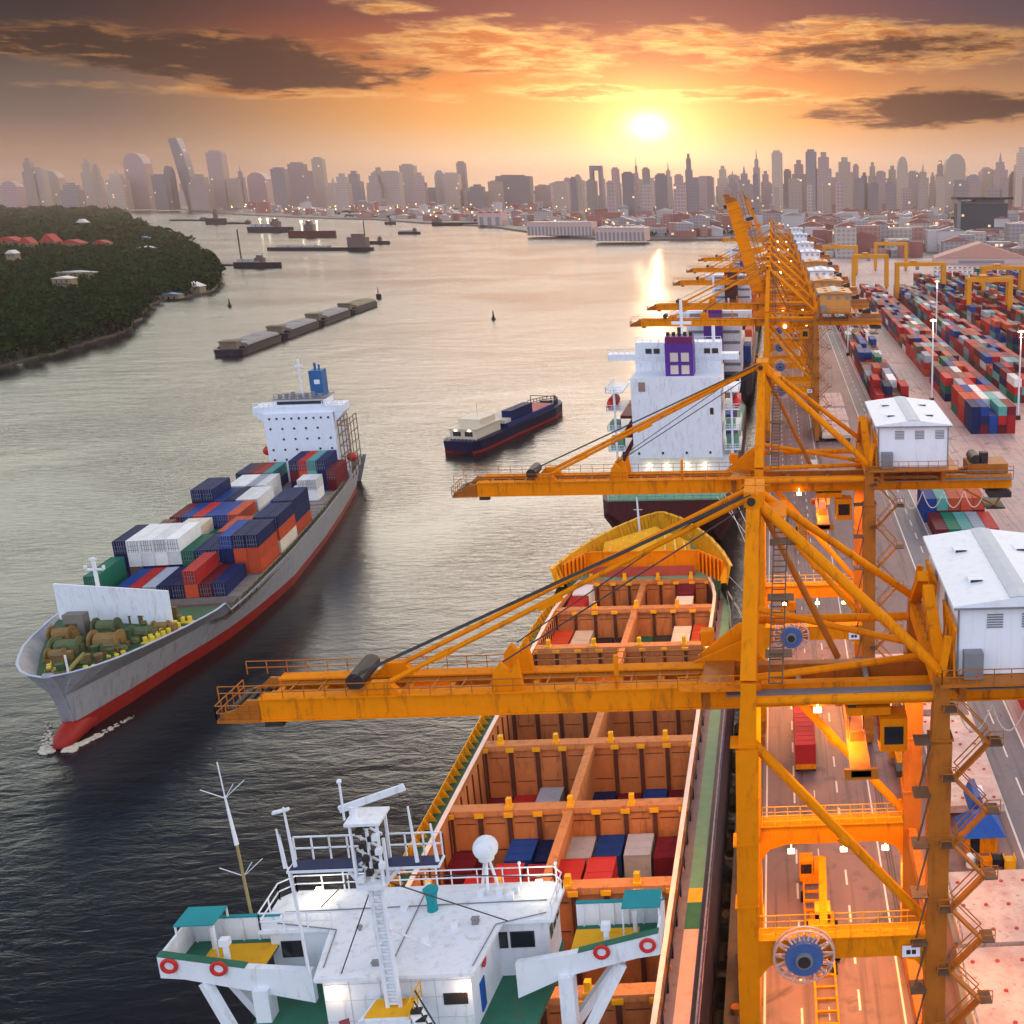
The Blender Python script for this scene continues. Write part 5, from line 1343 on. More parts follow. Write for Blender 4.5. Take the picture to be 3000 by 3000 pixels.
def cross(mb):
    p = Lp(23, -4.6, 8.2); mb.tube(p, p + Vector((0, 0, 9.4)), .28, 8); 
    for a, b3 in (((-1.3, 7.6), (1.3, 7.6)), ((-1.3, 7.6), (-1.3, 8.2)), ((1.3, 7.6), (1.3, 8.2)), ((-.5, 9.2), (.5, 9.2))): mb.bar(p + Vector((a[0], 0, a[1])), p + Vector((b3[0], 0, b3[1])), .3)
fitting('foremast', WSHIP, cross)
fitting('jackstaff', WSHIP, lambda mb: mb.tube(Lp(-2.0, 1.6, 8.2), Lp(-2.2, 1.7, 12.2), .14, 6))
def house_small(mb):
    p = Lp(17, -5.5, 8.2); mb.box(p.x - 1.4, p.x + 1.4, p.y - .8, p.y + .8, 8.2, 11.2)
fitting('store_locker', mat('brown grey locker', (.2, .18, .15), .6), house_small)
# superstructure aft
SH = mat('blue white paint', (.72, .77, .84), .45, var=.05, dirt=(.45, .45, .45), damt=.25)
def sq(mb, s0, s1, w0, w1, z0, z1, m=0):
    vs = [Lp(s0, w0, z0), Lp(s1, w0, z0), Lp(s1, w1, z0), Lp(s0, w1, z0)]
    mb.loft([[tuple(p) for p in vs], [(p.x, p.y, z1) for p in vs]], m)
mb = MB(); sq(mb, 114.5, 126, -7.4, 7.2, 5.9, 21.6)
sq(mb, 115.2, 122, -9.6, 9.3, 21.61, 23.0); 
for sgn in (-1, 1):
    mb.loft([[Lp(115.3, sgn * 7.3, 19.2), Lp(121.5, sgn * 7.3, 19.2), Lp(121.5, sgn * 7.4, 21.6), Lp(115.3, sgn * 7.4, 21.6)], [Lp(115.3, sgn * 9.3, 21.3), Lp(121.5, sgn * 9.3, 21.3), Lp(121.5, sgn * 9.4, 21.6), Lp(115.3, sgn * 9.4, 21.6)]])
house_ = mb.build('deckhouse', SH, feeder)
mb = MB(); sq(mb, 115.6, 123, -4.8, 5.6, 23.01, 24.6); bridge = mb.build('wheelhouse', SH, feeder)
mb = MB(); sq(mb, 115.5, 115.58, -4.4, 5.2, 23.5, 24.2); mb.build('window', GLASS, bridge)
mb = MB(); sq(mb, 115.3, 123.4, -5.2, 6.0, 24.61, 24.8); mb.rail([Lp(115.6, -4.9, 24.8), Lp(115.6, 5.6, 24.8)], 1, 1.2, .06)
for k in range(7): p = Lp(117, -4 + k * 1.4, 24.8); mb.box(p.x - .3, p.x + .3, p.y - .3, p.y + .3, 24.8, 25.5 + (k % 3) * .3)
mb.build('roof', [GREY], bridge)
port = MB(); r_ = random.Random(3)
for row, z in enumerate((20.3, 18.0, 15.6, 13.2, 10.9)):
    for k in range(9 if row == 0 else 6):
        w = -6.2 + k * (12.4 / (8 if row == 0 else 5))
        if row and r_.random() < .18: continue
        port = MB(); sq(port, 114.41, 114.49, w - .2, w + .2, z, z + .45); port.build('porthole', GLASS, house_)
mb = MB()
for sgn in (-1, 1): mb.rail([Lp(115.2, sgn * 9.4, 23.0), Lp(115.2, sgn * 5, 23.0)], 1.0, 1.2, .06)
mb.build('wing_railing', SH, house_)
mb = MB(); sq(mb, 119, 123, 2.0, 4.8, 24.8, 30.4)
sq(mb, 118.9, 118.97, 3.0, 4.2, 27.4, 28.4, 1); p = Lp(121, 3.0, 30.4); mb.tube(p, p + Vector((0, 0, 1.6)), .3, 8, 0); mb.tube(p + Vector((.9, 0, 0)), p + Vector((.9, 0, 1.2)), .25, 8, 0)
mb.build('funnel', [mat('funnel blue', (.03, .12, .3), .5), WSHIP], feeder)
mb = MB(); p = Lp(117.5, .6, 24.8); mb.tube(p, p + Vector((0, 0, 8.5)), .22, 8); mb.bar(p + Vector((-1.4, 0, 5.5)), p + Vector((1.4, 0, 5.5)), .2); mb.bar(p + Vector((-.9, 0, 7)), p + Vector((.9, 0, 7)), .3, .4)
mb.build('radar_mast', WSHIP, feeder)
mb = MB()
for k in range(4):
    for z in range(7, 20, 3):
        pass
for s0 in (116, 119, 122, 125):
    for w in (7.6, 9.6): p = Lp(s0, w, 5.9); mb.bar(p, p + Vector((0, 0, 13.6)), .16)
for z in (8.5, 11, 13.5, 16, 18.2, 19.4):
    mb.bar(Lp(116, 9.6, z), Lp(125, 9.6, z), .14); mb.bar(Lp(116, 7.6, z), Lp(116, 9.6, z), .14); mb.bar(Lp(116, 7.6, z), Lp(125, 7.6, z), .14)
mb.build('side_gallery', mat('brown gallery', (.2, .13, .08), .6), feeder)
for s0, w, z in ((119, 9.0, 10.2), (118.5, -8.6, 12.5)):
    mb = MB(); p = Lp(s0, w, z); mb.sphere((p.x, p.y, p.z), 1.15, 10, 7, 0, .95); mb.build('lifeboat', RED, feeder, smooth=True)
mb = MB()
for s0, w, zh in ((113, 8.4, 2.2), (112.5, -9, 2.5), (128, 7, 2.4), (110.8, -7.5, 2.0)):
    sq(mb, s0, s0 + 2.5, w - 1.2, w + 1.2, 5.91, 5.9 + zh)
sq(mb, 126.1, 136, -6, 6, 5.91, 7.6); mb.build('aft_fittings', HULLG, feeder)
# bow wave
fm = bpy.data.materials.new('bow foam'); fm.use_nodes = True
fm.node_tree.nodes['Principled BSDF'].inputs['Base Color'].default_value = (.55, .48, .38, 1); fm.node_tree.nodes['Principled BSDF'].inputs['Roughness'].default_value = .7
mb = MB(); random.seed(9)
for i in range(240):
    sgn = random.choice((-1, 1)); q = random.random() ** 1.5
    s0 = -5.2 + q * 10; w = sgn * (1.2 + q * 4.2 + random.uniform(-.7, .7) * (1 - .5 * q)); r = random.uniform(.15, .5) * (1.2 - q)
    p = Lp(s0, w, .05 + .5 * max(0, .4 - q) * random.random()); mb.sphere((p.x, p.y, p.z), r, 6, 4, 0, .35)
o = mb.build('bow_foam', fm, smooth=True); tag(o, 'white foam thrown up at the red bulb of the ship under way', 'foam', kind='stuff')

# its deck cargo: bay, column (0 river bank side .. 10 quay side), colours from the hatch up
CL, CW, CH = 10.0, 1.98, 2.25
cargo = {
 0: {0: ['green', 'green'], 2: ['blue'], 3: ['red'], 4: ['grey'], 5: ['navy blue'], 6: ['navy blue'], 7: ['orange', 'red'], 8: ['maroon'], 9: ['navy blue']},
 1: {0: ['navy blue'] * 3, 1: ['brown', 'white', 'white'], 2: ['navy blue', 'white', 'white'], 3: ['maroon', 'white', 'white'], 4: ['navy blue', 'white', 'white'], 5: ['green', 'green'], 6: ['navy blue', 'navy blue'], 7: ['orange', 'navy blue'], 8: ['navy blue', 'navy blue', 'blue'], 9: ['orange', 'orange', 'navy blue'], 10: ['orange', 'orange', 'navy blue']},
 2: {0: ['navy blue', 'brown'], 2: ['white', 'cream'], 3: ['white', 'cream'], 4: ['green'], 5: ['brown'], 6: ['orange', 'orange'], 7: ['orange', 'orange'], 9: ['cream', 'orange', 'navy blue'], 10: ['cream', 'orange', 'navy blue']},
 3: {0: ['navy blue', 'maroon'], 1: ['blue', 'blue'], 2: ['blue', 'red'], 3: ['navy blue', 'blue'], 4: ['blue', 'blue'], 5: ['orange', 'orange'], 6: ['teal'], 9: ['navy blue', 'navy blue', 'navy blue'], 10: ['orange', 'navy blue', 'navy blue']},
 4: {0: ['navy blue'] * 3, 1: ['navy blue'] * 3, 2: ['navy blue', 'blue'], 3: ['navy blue', 'navy blue'], 4: ['brown', 'white'], 5: ['grey', 'white']},
 5: {1: ['white', 'white'], 2: ['white', 'white'], 3: ['white', 'grey'], 4: ['white', 'white'], 7: ['white'], 8: ['white', 'white'], 9: ['white', 'white']},
 6: {0: ['navy blue', 'navy blue'], 1: ['maroon', 'maroon'], 2: ['red', 'red'], 3: ['navy blue', 'teal'], 6: ['navy blue', 'maroon', 'navy blue'], 7: ['maroon', 'orange', 'red'], 8: ['teal', 'teal', 'teal'], 9: ['navy blue', 'navy blue', 'navy blue'], 10: ['maroon', 'maroon']},
}
TIER = {1: ['single layer'], 2: ['lower', 'top'], 3: ['lowest', 'middle', 'top']}
for bay, cols in cargo.items():
    s0 = BAYS[bay]; half = 11.2 if s0 < 60 else (10.8 if s0 < 80 else 9.9)
    for c, st in cols.items():
        w = -half + (c + .5) * (2 * half / 11)
        for k, col in enumerate(st):
            L = CL if not (bay == 5 and c >= 7) else 5.0
            p = Lp(s0 + (3 if L < 6 else 0), w, 7.08 + k * (CH + .02))
            container(col, p.x, p.y, p.z, L, CW, CH, ang, f'{short(col)} container, {TIER[len(st)][k]} of stack, {ORD[bay]} bay, {ORD[c]} column, on the ship under way', 'containers on the deck of the ship under way', doors=(k == len(st) - 1))

# ================================================================== BARGES AND SMALL VESSELS
def barge_hull(mb, L, W, zt, m=0, bowtaper=.12, m2=None):
    rings = []
    for q, k in ((0, .75), (.04, .95), (.12, 1), (1 - bowtaper, 1), (1 - bowtaper / 3, .7), (1, .25)):
        rings.append([(-W / 2 * k * .93, L * q, -.3), (-W / 2 * k, L * q, zt), (W / 2 * k, L * q, zt), (W / 2 * k * .93, L * q, -.3)])
    mb.loft(rings, m)
GCOV = mat('grey hatch tarpaulin', (.26, .25, .24), .7, var=.3, dirt=(.12, .1, .08)); GCOV2 = mat('olive hatch tarpaulin', (.22, .19, .11), .7, var=.3)
p0 = at(672, 1048); p1 = at(1068, 905)
p0 = Vector((-239, 508, 0)); p1 = Vector((-254, 735, 0))
dirv = (p1 - p0).normalized(); rot = math.atan2(-dirv.x, dirv.y)
bl_ = ['loaded dark barge heading the long tow, closest to the ship under way', 'second barge in the long tow with grey covers', 'third barge in the long tow with grey covers', 'last barge in the long tow with olive covers']
for k in range(4):
    q = p0.lerp(p1, k / 4)
    e = empty('cargo_barge', (0, 0, 0), bl_[k], 'barge', 'barges in the long tow on the river')
    mb = MB(); barge_hull(mb, 56, 13, 2.6); mb.box(-5.6, 5.6, 6, 50, 2.61, 3.4); mb.build('hull', [HULLD], e)
    mb = MB()
    for j in range(5): mb.prismy([(-5.5, 3.41), (5.5, 3.41), (5.0, 4.3), (0, 4.9 + .2 * (j % 2)), (-5.0, 4.3)], 10.5 + j * 7.8, 18.0 + j * 7.8)
    mb.build('hatch_cover', GCOV2 if k == 3 else GCOV, e)
    mb = MB(); mb.box(-3.4, 3.4, 2.5, 8.5, 2.61, 5.6); mb.prismy([(-4, 5.6), (4, 5.6), (3.6, 6.1), (-3.6, 6.1)], 2, 9); mb.build('cabin', [mat('weathered cabin', (.17, .13, .09), .7, var=.3) if 'weathered cabin' not in MAT else MAT['weathered cabin']], e)
    e.location = q; e.rotation_euler.z = rot
# self propelled barge in mid river
a = Vector((-87.6, 309, 0)); b2 = Vector((-72.5, 372, 0)); dv = (b2 - a); L = dv.length; dv.normalize()
e = empty('river_coaster', (0, 0, 0), 'blue hulled river cargo boat with cream deckhouse at the stern', 'boat')
mb = MB(); barge_hull(mb, L, 11.5, 3.4, 0, .2); mb.build('hull', [mat('navy hull', (.007, .011, .045), .5, var=.2, dirt=(.15, .04, .03))], e)
mb = MB(); rings = []
for q, k in ((0, .752), (.04, .952), (.12, 1.002), (.8, 1.002), (.933, .702), (1, .252)):
    rings.append([(-5.75 * k * .95, L * q, -.2), (-5.75 * k * .967, L * q, .7), (5.75 * k * .967, L * q, .7), (5.75 * k * .95, L * q, -.2)])
mb.loft(rings); mb.build('boot_topping', HULLR, e)
mb = MB(); mb.box(-4.6, 4.6, L * .32, L * .82, 3.41, 4.5); mb.box(-4.2, 4.2, L * .33, L * .81, 4.5, 4.6, 1); mb.build('hatch_coaming', [mat('blue coaming', (.03, .04, .16), .5), mat('salmon hatch', (.45, .1, .09), .6)], e)
mb = MB(); mb.box(-3.9, 3.9, 3, L * .27, 3.41, 6.2); mb.box(-3.2, 3.2, 7, L * .25, 6.2, 8.2); mb.box(-2.9, -.6, 2.9, 2.99, 4.2, 5.5, 1); mb.box(.6, 2.9, 2.9, 2.99, 4.2, 5.5, 1); mb.rail([(-4.6, 1.5, 3.4), (4.6, 1.5, 3.4)], 1, 1.2, .05); mb.box(-4.3, 4.3, 2.4, L * .28, 6.2, 6.35); mb.tube((0, 12, 8.2), (0, 12, 12), .14, 6)
mb.build('deckhouse', [mat('cream deckhouse', (.66, .57, .43), .5, var=.12), DARK], e)
mb = MB(); mb.box(-4.4, 4.4, L * .30, L * .48, 4.61, 5.6); mb.box(-4.4, -1.2, L * .48, L * .66, 4.61, 5.4); mb.build('deck_cargo', CCOL['cream'], e)
mb = MB(); mb.box(1.6, 4.5, L * .36, L * .58, 4.62, 7.6); mb.build('cargo_box', CCOL['navy blue'], e)
mb = MB(); mb.rail([(-4.4, L * .82, 3.4), (-2.5, L * .93, 3.4), (0, L * .985, 3.4), (2.5, L * .93, 3.4), (4.4, L * .82, 3.4)], 1.6, 1.6, .09); mb.box(-1.5, 1.5, L * .86, L * .9, 3.4, 4.6); mb.bar((-4, L * .84, 6.5), (4, L * .84, 6.5), .2); mb.bar((-4, L * .84, 3.4), (-4, L * .84, 6.5), .2); mb.bar((4, L * .84, 3.4), (4, L * .84, 6.5), .2); mb.build('bow_railing', DARK, e)
for xx in (-2, 2):
    mb = MB(); mb.box(xx - .2, xx + .2, 2.6, 2.9, 5.7, 6.0); mb.build('deck_lamp', LAMPW, e)
e.location = a; e.rotation_euler.z = math.atan2(-dv.x, dv.y)
def vessel(name, u0, u1, v, h, label, cat, kind=0, cabin=.7, col=None, cabh=None, mast=None, group=None, lamps=0):
    A = at(u0, v); B2 = at(u1, v); L = (B2 - A).length; d = (B2 - A).normalized(); W = min(L * .22, 16)
    e = empty(name, (0, 0, 0), label, cat, group)
    hz = h * .4
    mb = MB(); barge_hull(mb, L, W, hz); mb.build('hull', col or HULLD, e)
    mb = MB(); c0 = L * cabin
    ch = cabh or h
    mb.box(-W * .33, W * .33, c0 - L * .09, c0 + L * .09, hz + .02, ch * .8); mb.box(-W * .24, W * .24, c0 - L * .05, c0 + L * .05, ch * .8, ch); mb.box(-W * .34, -W * .331, c0 - L * .07, c0 + L * .07, ch * .55, ch * .7, 1)
    mb.build('cabin', [mat('brown cabin', (.13, .09, .08), .6, var=.3) if 'brown cabin' not in MAT else MAT['brown cabin'], GLASS], e)
    mb = MB()
    for k in range(4): mb.prismy([(-W * .38, hz + .02), (W * .38, hz + .02), (W * .2, hz + h * .22), (-W * .2, hz + h * .22)], L * (.08 + k * .13), L * (.19 + k * .13))
    if cabin > .5 or kind: mb.build('cargo_heap', GCOV, e)
    if mast:
        mb = MB(); mb.tube((0, L * mast[0], hz), (0, L * mast[0], mast[1]), max(.2, mast[1] * .018), 6); mb.build('mast', DARK, e)
    for k in range(lamps):
        mb = MB(); mb.sphere((-W * .3, L * (.25 + .5 * k / max(1, lamps)), h * .95), max(.5, h * .07), 6, 4); mb.bar((-W * .3, L * (.25 + .5 * k / max(1, lamps)), hz), (-W * .3, L * (.25 + .5 * k / max(1, lamps)), h * .9), .3); mb.build('deck_lamp', LAMPW, e)
    e.location = A; e.rotation_euler.z = math.atan2(-d.x, d.y)
    return e
vessel('sand_dredger', 690, 825, 783, 12, 'dark dredger with tall thin mast off the tip of the wood', 'boat', cabin=.55, mast=(.15, 34), cabh=11)
vessel('pontoon', 640, 700, 778, 3, 'low dark pontoon between the wood and the dredger', 'pontoon', cabin=.9, cabh=3)
vessel('cargo_barge', 790, 1095, 733, 9, 'very long low dark barge with tall rusty gear at one end', 'barge', cabin=.86, cabh=19, mast=(.93, 34), kind=1)
vessel('tug_boat', 1085, 1143, 715, 10, 'dark tug lashed to the end of the very long low barge', 'boat', cabin=.5)
vessel('cargo_ship', 730, 860, 680, 22, 'dark ship with a lit deck, behind the very long low barge', 'boat', cabin=.62, lamps=3)
vessel('cargo_ship', 850, 985, 695, 24, 'dark ship with maroon deck and lights, abreast of another dark ship', 'boat', cabin=.45, lamps=3, col=MARO)
vessel('cargo_ship', 605, 665, 657, 30, 'grey ship anchored in the river bend near the far bank', 'boat', cabin=.5)
vessel('cargo_barge', 500, 610, 647, 8, 'thin low barge in the river bend beside the grey ship', 'barge', cabin=.9)
vessel('cargo_barge', 660, 735, 656, 8, 'low barge on the city side of the grey ship', 'barge', cabin=.9)
vessel('motor_boat', 1168, 1232, 686, 10, 'small boat crossing below the lit far bank', 'boat', cabin=.75)
vessel('cargo_barge', 1268, 1400, 661, 16, 'long dark barge tied up along the lit far bank', 'barge', cabin=.1)
vessel('motor_boat', 1128, 1160, 658, 14, 'tiny white boat near the lit far bank', 'boat', cabin=.5)
vessel('cargo_barge', 1050, 1120, 640, 16, 'dark barge moored below the brightest lights of the far bank', 'barge', cabin=.2)
vessel('tug_boat', 1103, 1118, 874, 7, 'tiny tug ahead of the long tow of barges', 'boat', cabin=.45)
def buoy(u, v, label):
    p = at(u, v); e = empty('buoy', (p.x, p.y, 0), label, 'buoy')
    mb = MB(); mb.tube(p + Vector((0, 0, -.3)), p + Vector((0, 0, 1.0)), 1.2, 12); mb.build('float', DARK, e)
    mb = MB(); mb.tube(p + Vector((0, 0, 1)), p + Vector((0, 0, 4.0)), .7, 8, 0, .2); mb.sphere(p + Vector((0, 0, 4.3)), .45, 8, 5); mb.build('top_mark', BLACK, e)
buoy(1446, 936, 'small dark buoy in mid river opposite the crane booms'); buoy(673, 898, 'small dark buoy off the boat sheds of the wood')
# ================================================================== ON THE QUAY
def tractor(x, y, label, load=None, col=None):
    e = empty('terminal_truck', (x, y, 3.0), label, 'truck', 'yard trucks on the quay lanes')
    c = col or OR
    mb = MB()                                              # chassis frame like a ladder, nose towards us or away
    for sx in (-.95, .85): mb.box(x + sx, x + sx + .16, y - 8.4, y + 4.2, 4.05, 4.35)
    for k in range(9): mb.box(x - .8, x + .85, y - 8.2 + k * 1.5, y - 8.0 + k * 1.5, 4.08, 4.3)
    mb.box(x - 1.2, x + 1.2, y - 8.5, y - 8.2, 3.9, 4.4)
    mb.build('chassis', c, e)
    mb = MB(); mb.box(x - 1.25, x + .1, y + 4.4, y + 6.0, 4.1, 6.2); mb.box(x - 1.25, x + 1.25, y + 4.3, y + 7.0, 4.05, 4.6); mb.box(x + .2, x + 1.2, y + 4.5, y + 6.9, 4.6, 5.2); mb.box(x - 1.1, x - .05, y + 4.33, y + 4.398, 4.9, 5.9, 1); mb.box(x - 1.1, x - .05, y + 6.001, y + 6.06, 5.0, 5.9, 1)
    mb.build('cab', [c, GLASS], e)
    for yy in (y - 7.2, y - 5.9, y + 2.6, y + 6.2):
        for sx in (-1.2, .8):
            mb = MB(); mb.tube((x + sx, yy, 3.52), (x + sx + .42, yy, 3.52), .52, 14); mb.build('wheel', BLACK, e)
    if load:
        container(load, x, y - 8.2, 4.36, 12.19, 2.44, 2.6, 0, f'{load} container riding on a yard truck under the first crane', 'containers on yard trucks')
    return e
tractor(2.6, 93.0, 'orange yard truck and empty trailer between the legs of the first crane', None)
tractor(3.2, 82.2, 'orange skeletal trailer truck at the bottom of the picture under the reel beam')
tractor(2.6, 128.5, 'yard truck carrying a red container beneath the first crane', 'red')
tractor(1.2, 168.0, 'orange yard truck beneath the second crane portal')
tractor(4.6, 215.0, 'orange yard truck far along the quay lanes')
tractor(8.2, 262.0, 'dark yard truck with a cream container past the second crane', 'cream', DARK)
# lifted machine beside the trailer
def mobile_machine(x, y, label):
    e = empty('yard_machine', (x, y, 3), label, 'machine')
    mb = MB(); mb.box(x - 1.1, x + 1.1, y - 2.6, y + 2.6, 3.7, 4.9); mb.prismy([(x - 1, 4.9), (x + 1, 4.9), (x + .7, 5.5), (x - .7, 5.5)], y - 2.5, y - .2); mb.build('body', OR, e)
    mb = MB(); mb.box(x - .7, x + .7, y + .2, y + 1.8, 4.91, 6.6); mb.box(x - .72, x + .72, y + .15, y + .199, 5.5, 6.4, 1); mb.build('cab', [YEL, GLASS], e)
    mb = MB(); mb.bar((x, y - 2, 5.4), (x + .2, y + 6, 8.2), .7, .8); mb.build('boom', OR, e)
    for yy in (y - 1.8, y + 1.8):
        for sx in (-1.45, 1.0):
            mb = MB(); mb.tube((x + sx, yy, 3.7), (x + sx + .45, yy, 3.7), .7, 14); mb.build('wheel', BLACK, e)
mobile_machine(3.3, 88.6, 'small yellow cab machine parked behind the orange trailer')
# big pale hatch covers laid out on the quay
COVER = bpy.data.materials.new('hatch cover steel'); COVER.use_nodes = True
nt = COVER.node_tree; b = nt.nodes['Principled BSDF']; ov = nt.nodes.new('ShaderNodeTexCoord').outputs['Object']
c = mixc(nt, sstep(nt, noise(nt, ov, .35, 5, .65), .35, .7), (.66, .50, .44), (.52, .31, .27))
c = mixc(nt, mth(nt, 'MULTIPLY', sstep(nt, noise(nt, ov, 1.6, 5, .7), .56, .7), .6), c, (.22, .08, .05))
nt.links.new(c, b.inputs['Base Color']); b.inputs['Roughness'].default_value = .6
SPOT = mat('red lashing sockets', (.42, .05, .04), .6)
def hatch(x0, x1, y0, y1, z, label):
    e = empty('hatch_cover', ((x0 + x1) / 2, (y0 + y1) / 2, 3), label, 'hatch cover', 'ship hatch covers laid on the quay')
    mb = MB(); mb.box(x0, x1, y0, y1, z - .9, z)
    for k in range(5): mb.box(x0 - .02 + (x1 - x0) * k / 5, x0 + (x1 - x0) * k / 5 + .1, y0 - .06, y0 - .001, z - .88, z - .03)
    mb.build('panel', COVER, e)
    mb = MB(); nx = 4; ny = max(2, int((y1 - y0) / 2.9))
    for i in range(nx):
        for j in range(ny):
            if (i * 3 + j * 5) % 7 == 0: continue
            xx = x0 + (x1 - x0) * (i + .5) / nx; yy = y0 + (y1 - y0) * (j + .5) / ny
            mb = MB(); mb.tube((xx, yy, z), (xx, yy, z + .07), .2, 10); mb.build('socket', SPOT, e)
    mb = MB(); mb.rail([(x0 + .1, y0 + .3, z), (x0 + .1, y1 - .3, z)], .9, 1.3, .03); mb.box(x0 - .5, x0 - .02, y0 + 1, y1 - 1, z - .7, z - .6); mb.build('railing', GREY, e)
    mb = MB()
    for xx in (x0 + .5, x1 - .9):
        for yy in (y0 + .5, y1 - .9): mb.box(xx, xx + .4, yy, yy + .4, 3.0, z - .9)
    mb.build('support', DARK, e)
hatch(15.6, 24.2, 85.5, 96.5, 5.0, 'salmon pink hatch cover with red sockets, just past the blue roofed kiosk side')
hatch(15.0, 23.8, 73.2, 84.6, 5.2, 'pale hatch cover at the bottom corner, red sockets, rail along it')
hatch(15.4, 23.0, 61, 72.4, 5.0, 'hatch cover cut by the picture bottom, partly behind the stairs leg')
hatch(17.2, 24.3, 109.5, 131.5, 4.6, 'pale cream hatch cover under the house of the first crane')
hatch(13.2, 22.0, 133.5, 152, 4.6, 'lamp lit hatch cover between the first two cranes')
hatch(12.2, 20.4, 303, 322, 5.0, 'cream hatch cover lying beside the tan house cranes, near one')
hatch(12.2, 20.8, 324, 343, 5.0, 'cream hatch cover lying beside the tan house cranes, middle one')
hatch(12.4, 21.0, 346, 370, 5.0, 'cream hatch cover lying beside the tan house cranes, far one')
e = empty('kiosk', (20.6, 103.6, 3), 'small orange kiosk under a bright blue pitched roof beside the pale hatch cover', 'kiosk')
mb = MB(); mb.box(18.9, 22.2, 102.6, 105.6, 3, 5.2); mb.box(19.3, 20.3, 102.53, 102.599, 3.1, 4.9, 1); mb.build('wall', [OR, GLASS], e)
mb = MB(); mb.loft([[(18.2, 101.9, 5.2), (22.9, 101.9, 5.2), (22.9, 106.3, 5.2), (18.2, 106.3, 5.2)], [(19.6, 103.8, 6.9), (21.6, 103.8, 6.9), (21.6, 104.8, 6.9), (19.6, 104.8, 6.9)]]); mb.loft([[(19.7, 106.0, 6.0), (21.5, 106.0, 6.0), (21.5, 110, 6.0), (19.7, 110, 6.0)], [(20.3, 106.0, 7.6), (20.9, 106.0, 7.6), (20.9, 110, 7.6), (20.3, 110, 7.6)]]); mb.build('roof', BLUE, e)
mb = MB(); mb.box(20.7, 21.5, 107.4, 108.8, 7.0, 7.45); mb.build('roof_vent', WHITE, e)
random.seed(21)
for i, (x, y, h, lb_) in enumerate(((19.0, 100.4, 1.2, 'white drum among the gear in front of the blue roofed kiosk'), (20.4, 99.8, 1.5, 'orange crate among the gear in front of the blue roofed kiosk'), (21.8, 100.6, 1.0, 'dark bin among the gear in front of the blue roofed kiosk'), (22.9, 99.9, 1.3, 'yellow gear frame at the end of the clutter by the kiosk'))):
    mb = MB()
    if i == 0: mb.tube((x, y, 3), (x, y, 3 + h), .5, 12); mb.tube((x, y, 3 + h), (x, y, 3 + h + .1), .42, 12)
    else:
        mb.box(x - .6, x + .6, y - .5, y + .5, 3, 3 + h * .8)
        for a in (-.6, .5): mb.box(x + a, x + a + .1, y - .55, y + .55, 3, 3 + h)
    o = mb.build('drum' if i == 0 else 'crate', [WHITE, OR, DARK, YEL][i]); tag(o, lb_, 'drum' if i == 0 else 'crate')
def spread(x, y, label):
    e = empty('spare_spreader', (x, y, 3), label, 'spreader')
    mb = MB(); mb.box(x - .5, x + .5, y - 6, y + 6, 3.5, 4.1)
    for yy in (y - 6, y + 5.7): mb.box(x - 1.2, x + 1.2, yy, yy + .3, 3.0, 4.1)
    mb.build('frame', OR, e)
    mb = MB(); mb.box(x - .9, x + .9, y - 1, y + 1, 4.1, 4.9); mb.build('headblock', DARK, e)
spread(12.9, 70.5, 'orange spreader frame lying beside the stairs leg of the first crane')
spread(14.0, 118.0, 'orange spreader frame beside the cream hatch cover')

# ================================================================== CONTAINER YARD
rc = random.Random(4)
YC = ['maroon'] * 5 + ['red'] * 5 + ['navy blue', 'blue', 'blue', 'orange', 'orange', 'grey', 'teal', 'green', 'brown', 'white']
YC2 = ['maroon', 'red', 'blue', 'grey', 'navy blue', 'orange', 'teal', 'green']
mass = {}
def yard(x0, y0, ncol, nbay, label, indiv, tiers=(2, 3, 3, 3), gap=.55, fixed=None):
    for bay in range(nbay):
        y = y0 + bay * (12.19 + gap)
        for c in range(ncol):
            h = rc.choice(tiers)
            if bay > 0 and rc.random() < .06: continue
            for k in range(h):
                expo = k == h - 1 or c == 0 or bay == 0
                if not expo: continue
                col = rc.choice(YC)
                if fixed and (bay, c, k) in fixed: col = fixed[(bay, c, k)]
                x = x0 + 1.25 + c * 2.56
                if bay < indiv:
                    tn = {1: ['single']}.get(h, ['ground', 'middle', 'top'] if h == 3 else ['ground', 'top'])[k]
                    container(col, x, y, 3.01 + k * 2.6, 12.19, 2.44, 2.59, 0, f'{short(col)} container, {tn} tier, {ORD[bay]} bay, {ORD[c]} column, {label}', 'stacked containers in the yard', doors=False)
                else:
                    mass.setdefault(col, MB())
                    mb = mass[col]; z = 3.01 + k * 2.6
                    mb.box(x - 1.22, x + 1.22, y, y + 12.19, z, z + 2.57)
fx = {}
for k, cc in enumerate(('navy blue', 'navy blue', 'navy blue')): fx[(0, 0, k)] = cc
for k, cc in enumerate(('maroon', 'navy blue', 'blue')): fx[(0, 1, k)] = cc
fx[(0, 2, 0)] = 'blue'; fx[(0, 2, 1)] = 'blue'; fx[(1, 0, 2)] = 'orange'; fx[(1, 0, 1)] = 'red'; fx[(1, 0, 0)] = 'red'; fx[(1, 1, 2)] = 'orange'; fx[(2, 0, 2)] = 'red'; fx[(2, 1, 2)] = 'blue'
yard(54.8, 311, 5, 34, 'row along the salmon lane', 4, fixed=fx)
yard(31.0, 347, 4, 15, 'row along the quay road', 4, (2, 2, 3))
yard(30.6, 552, 5, 34, 'far', 0, (1, 2, 2, 3))
yard(76.8, 358, 5, 30, 'row beyond the salmon lane', 3)
yard(97.5, 372, 6, 34, 'far', 0, (2, 3, 3, 4))
yard(122, 420, 6, 32, 'far', 0, (2, 3, 3, 4))
yard(146, 470, 6, 30, 'far', 0, (2, 3, 4))
yard(170, 520, 6, 26, 'far', 0, (2, 3, 4))
yard(194, 560, 6, 24, 'far', 0, (2, 3, 4))
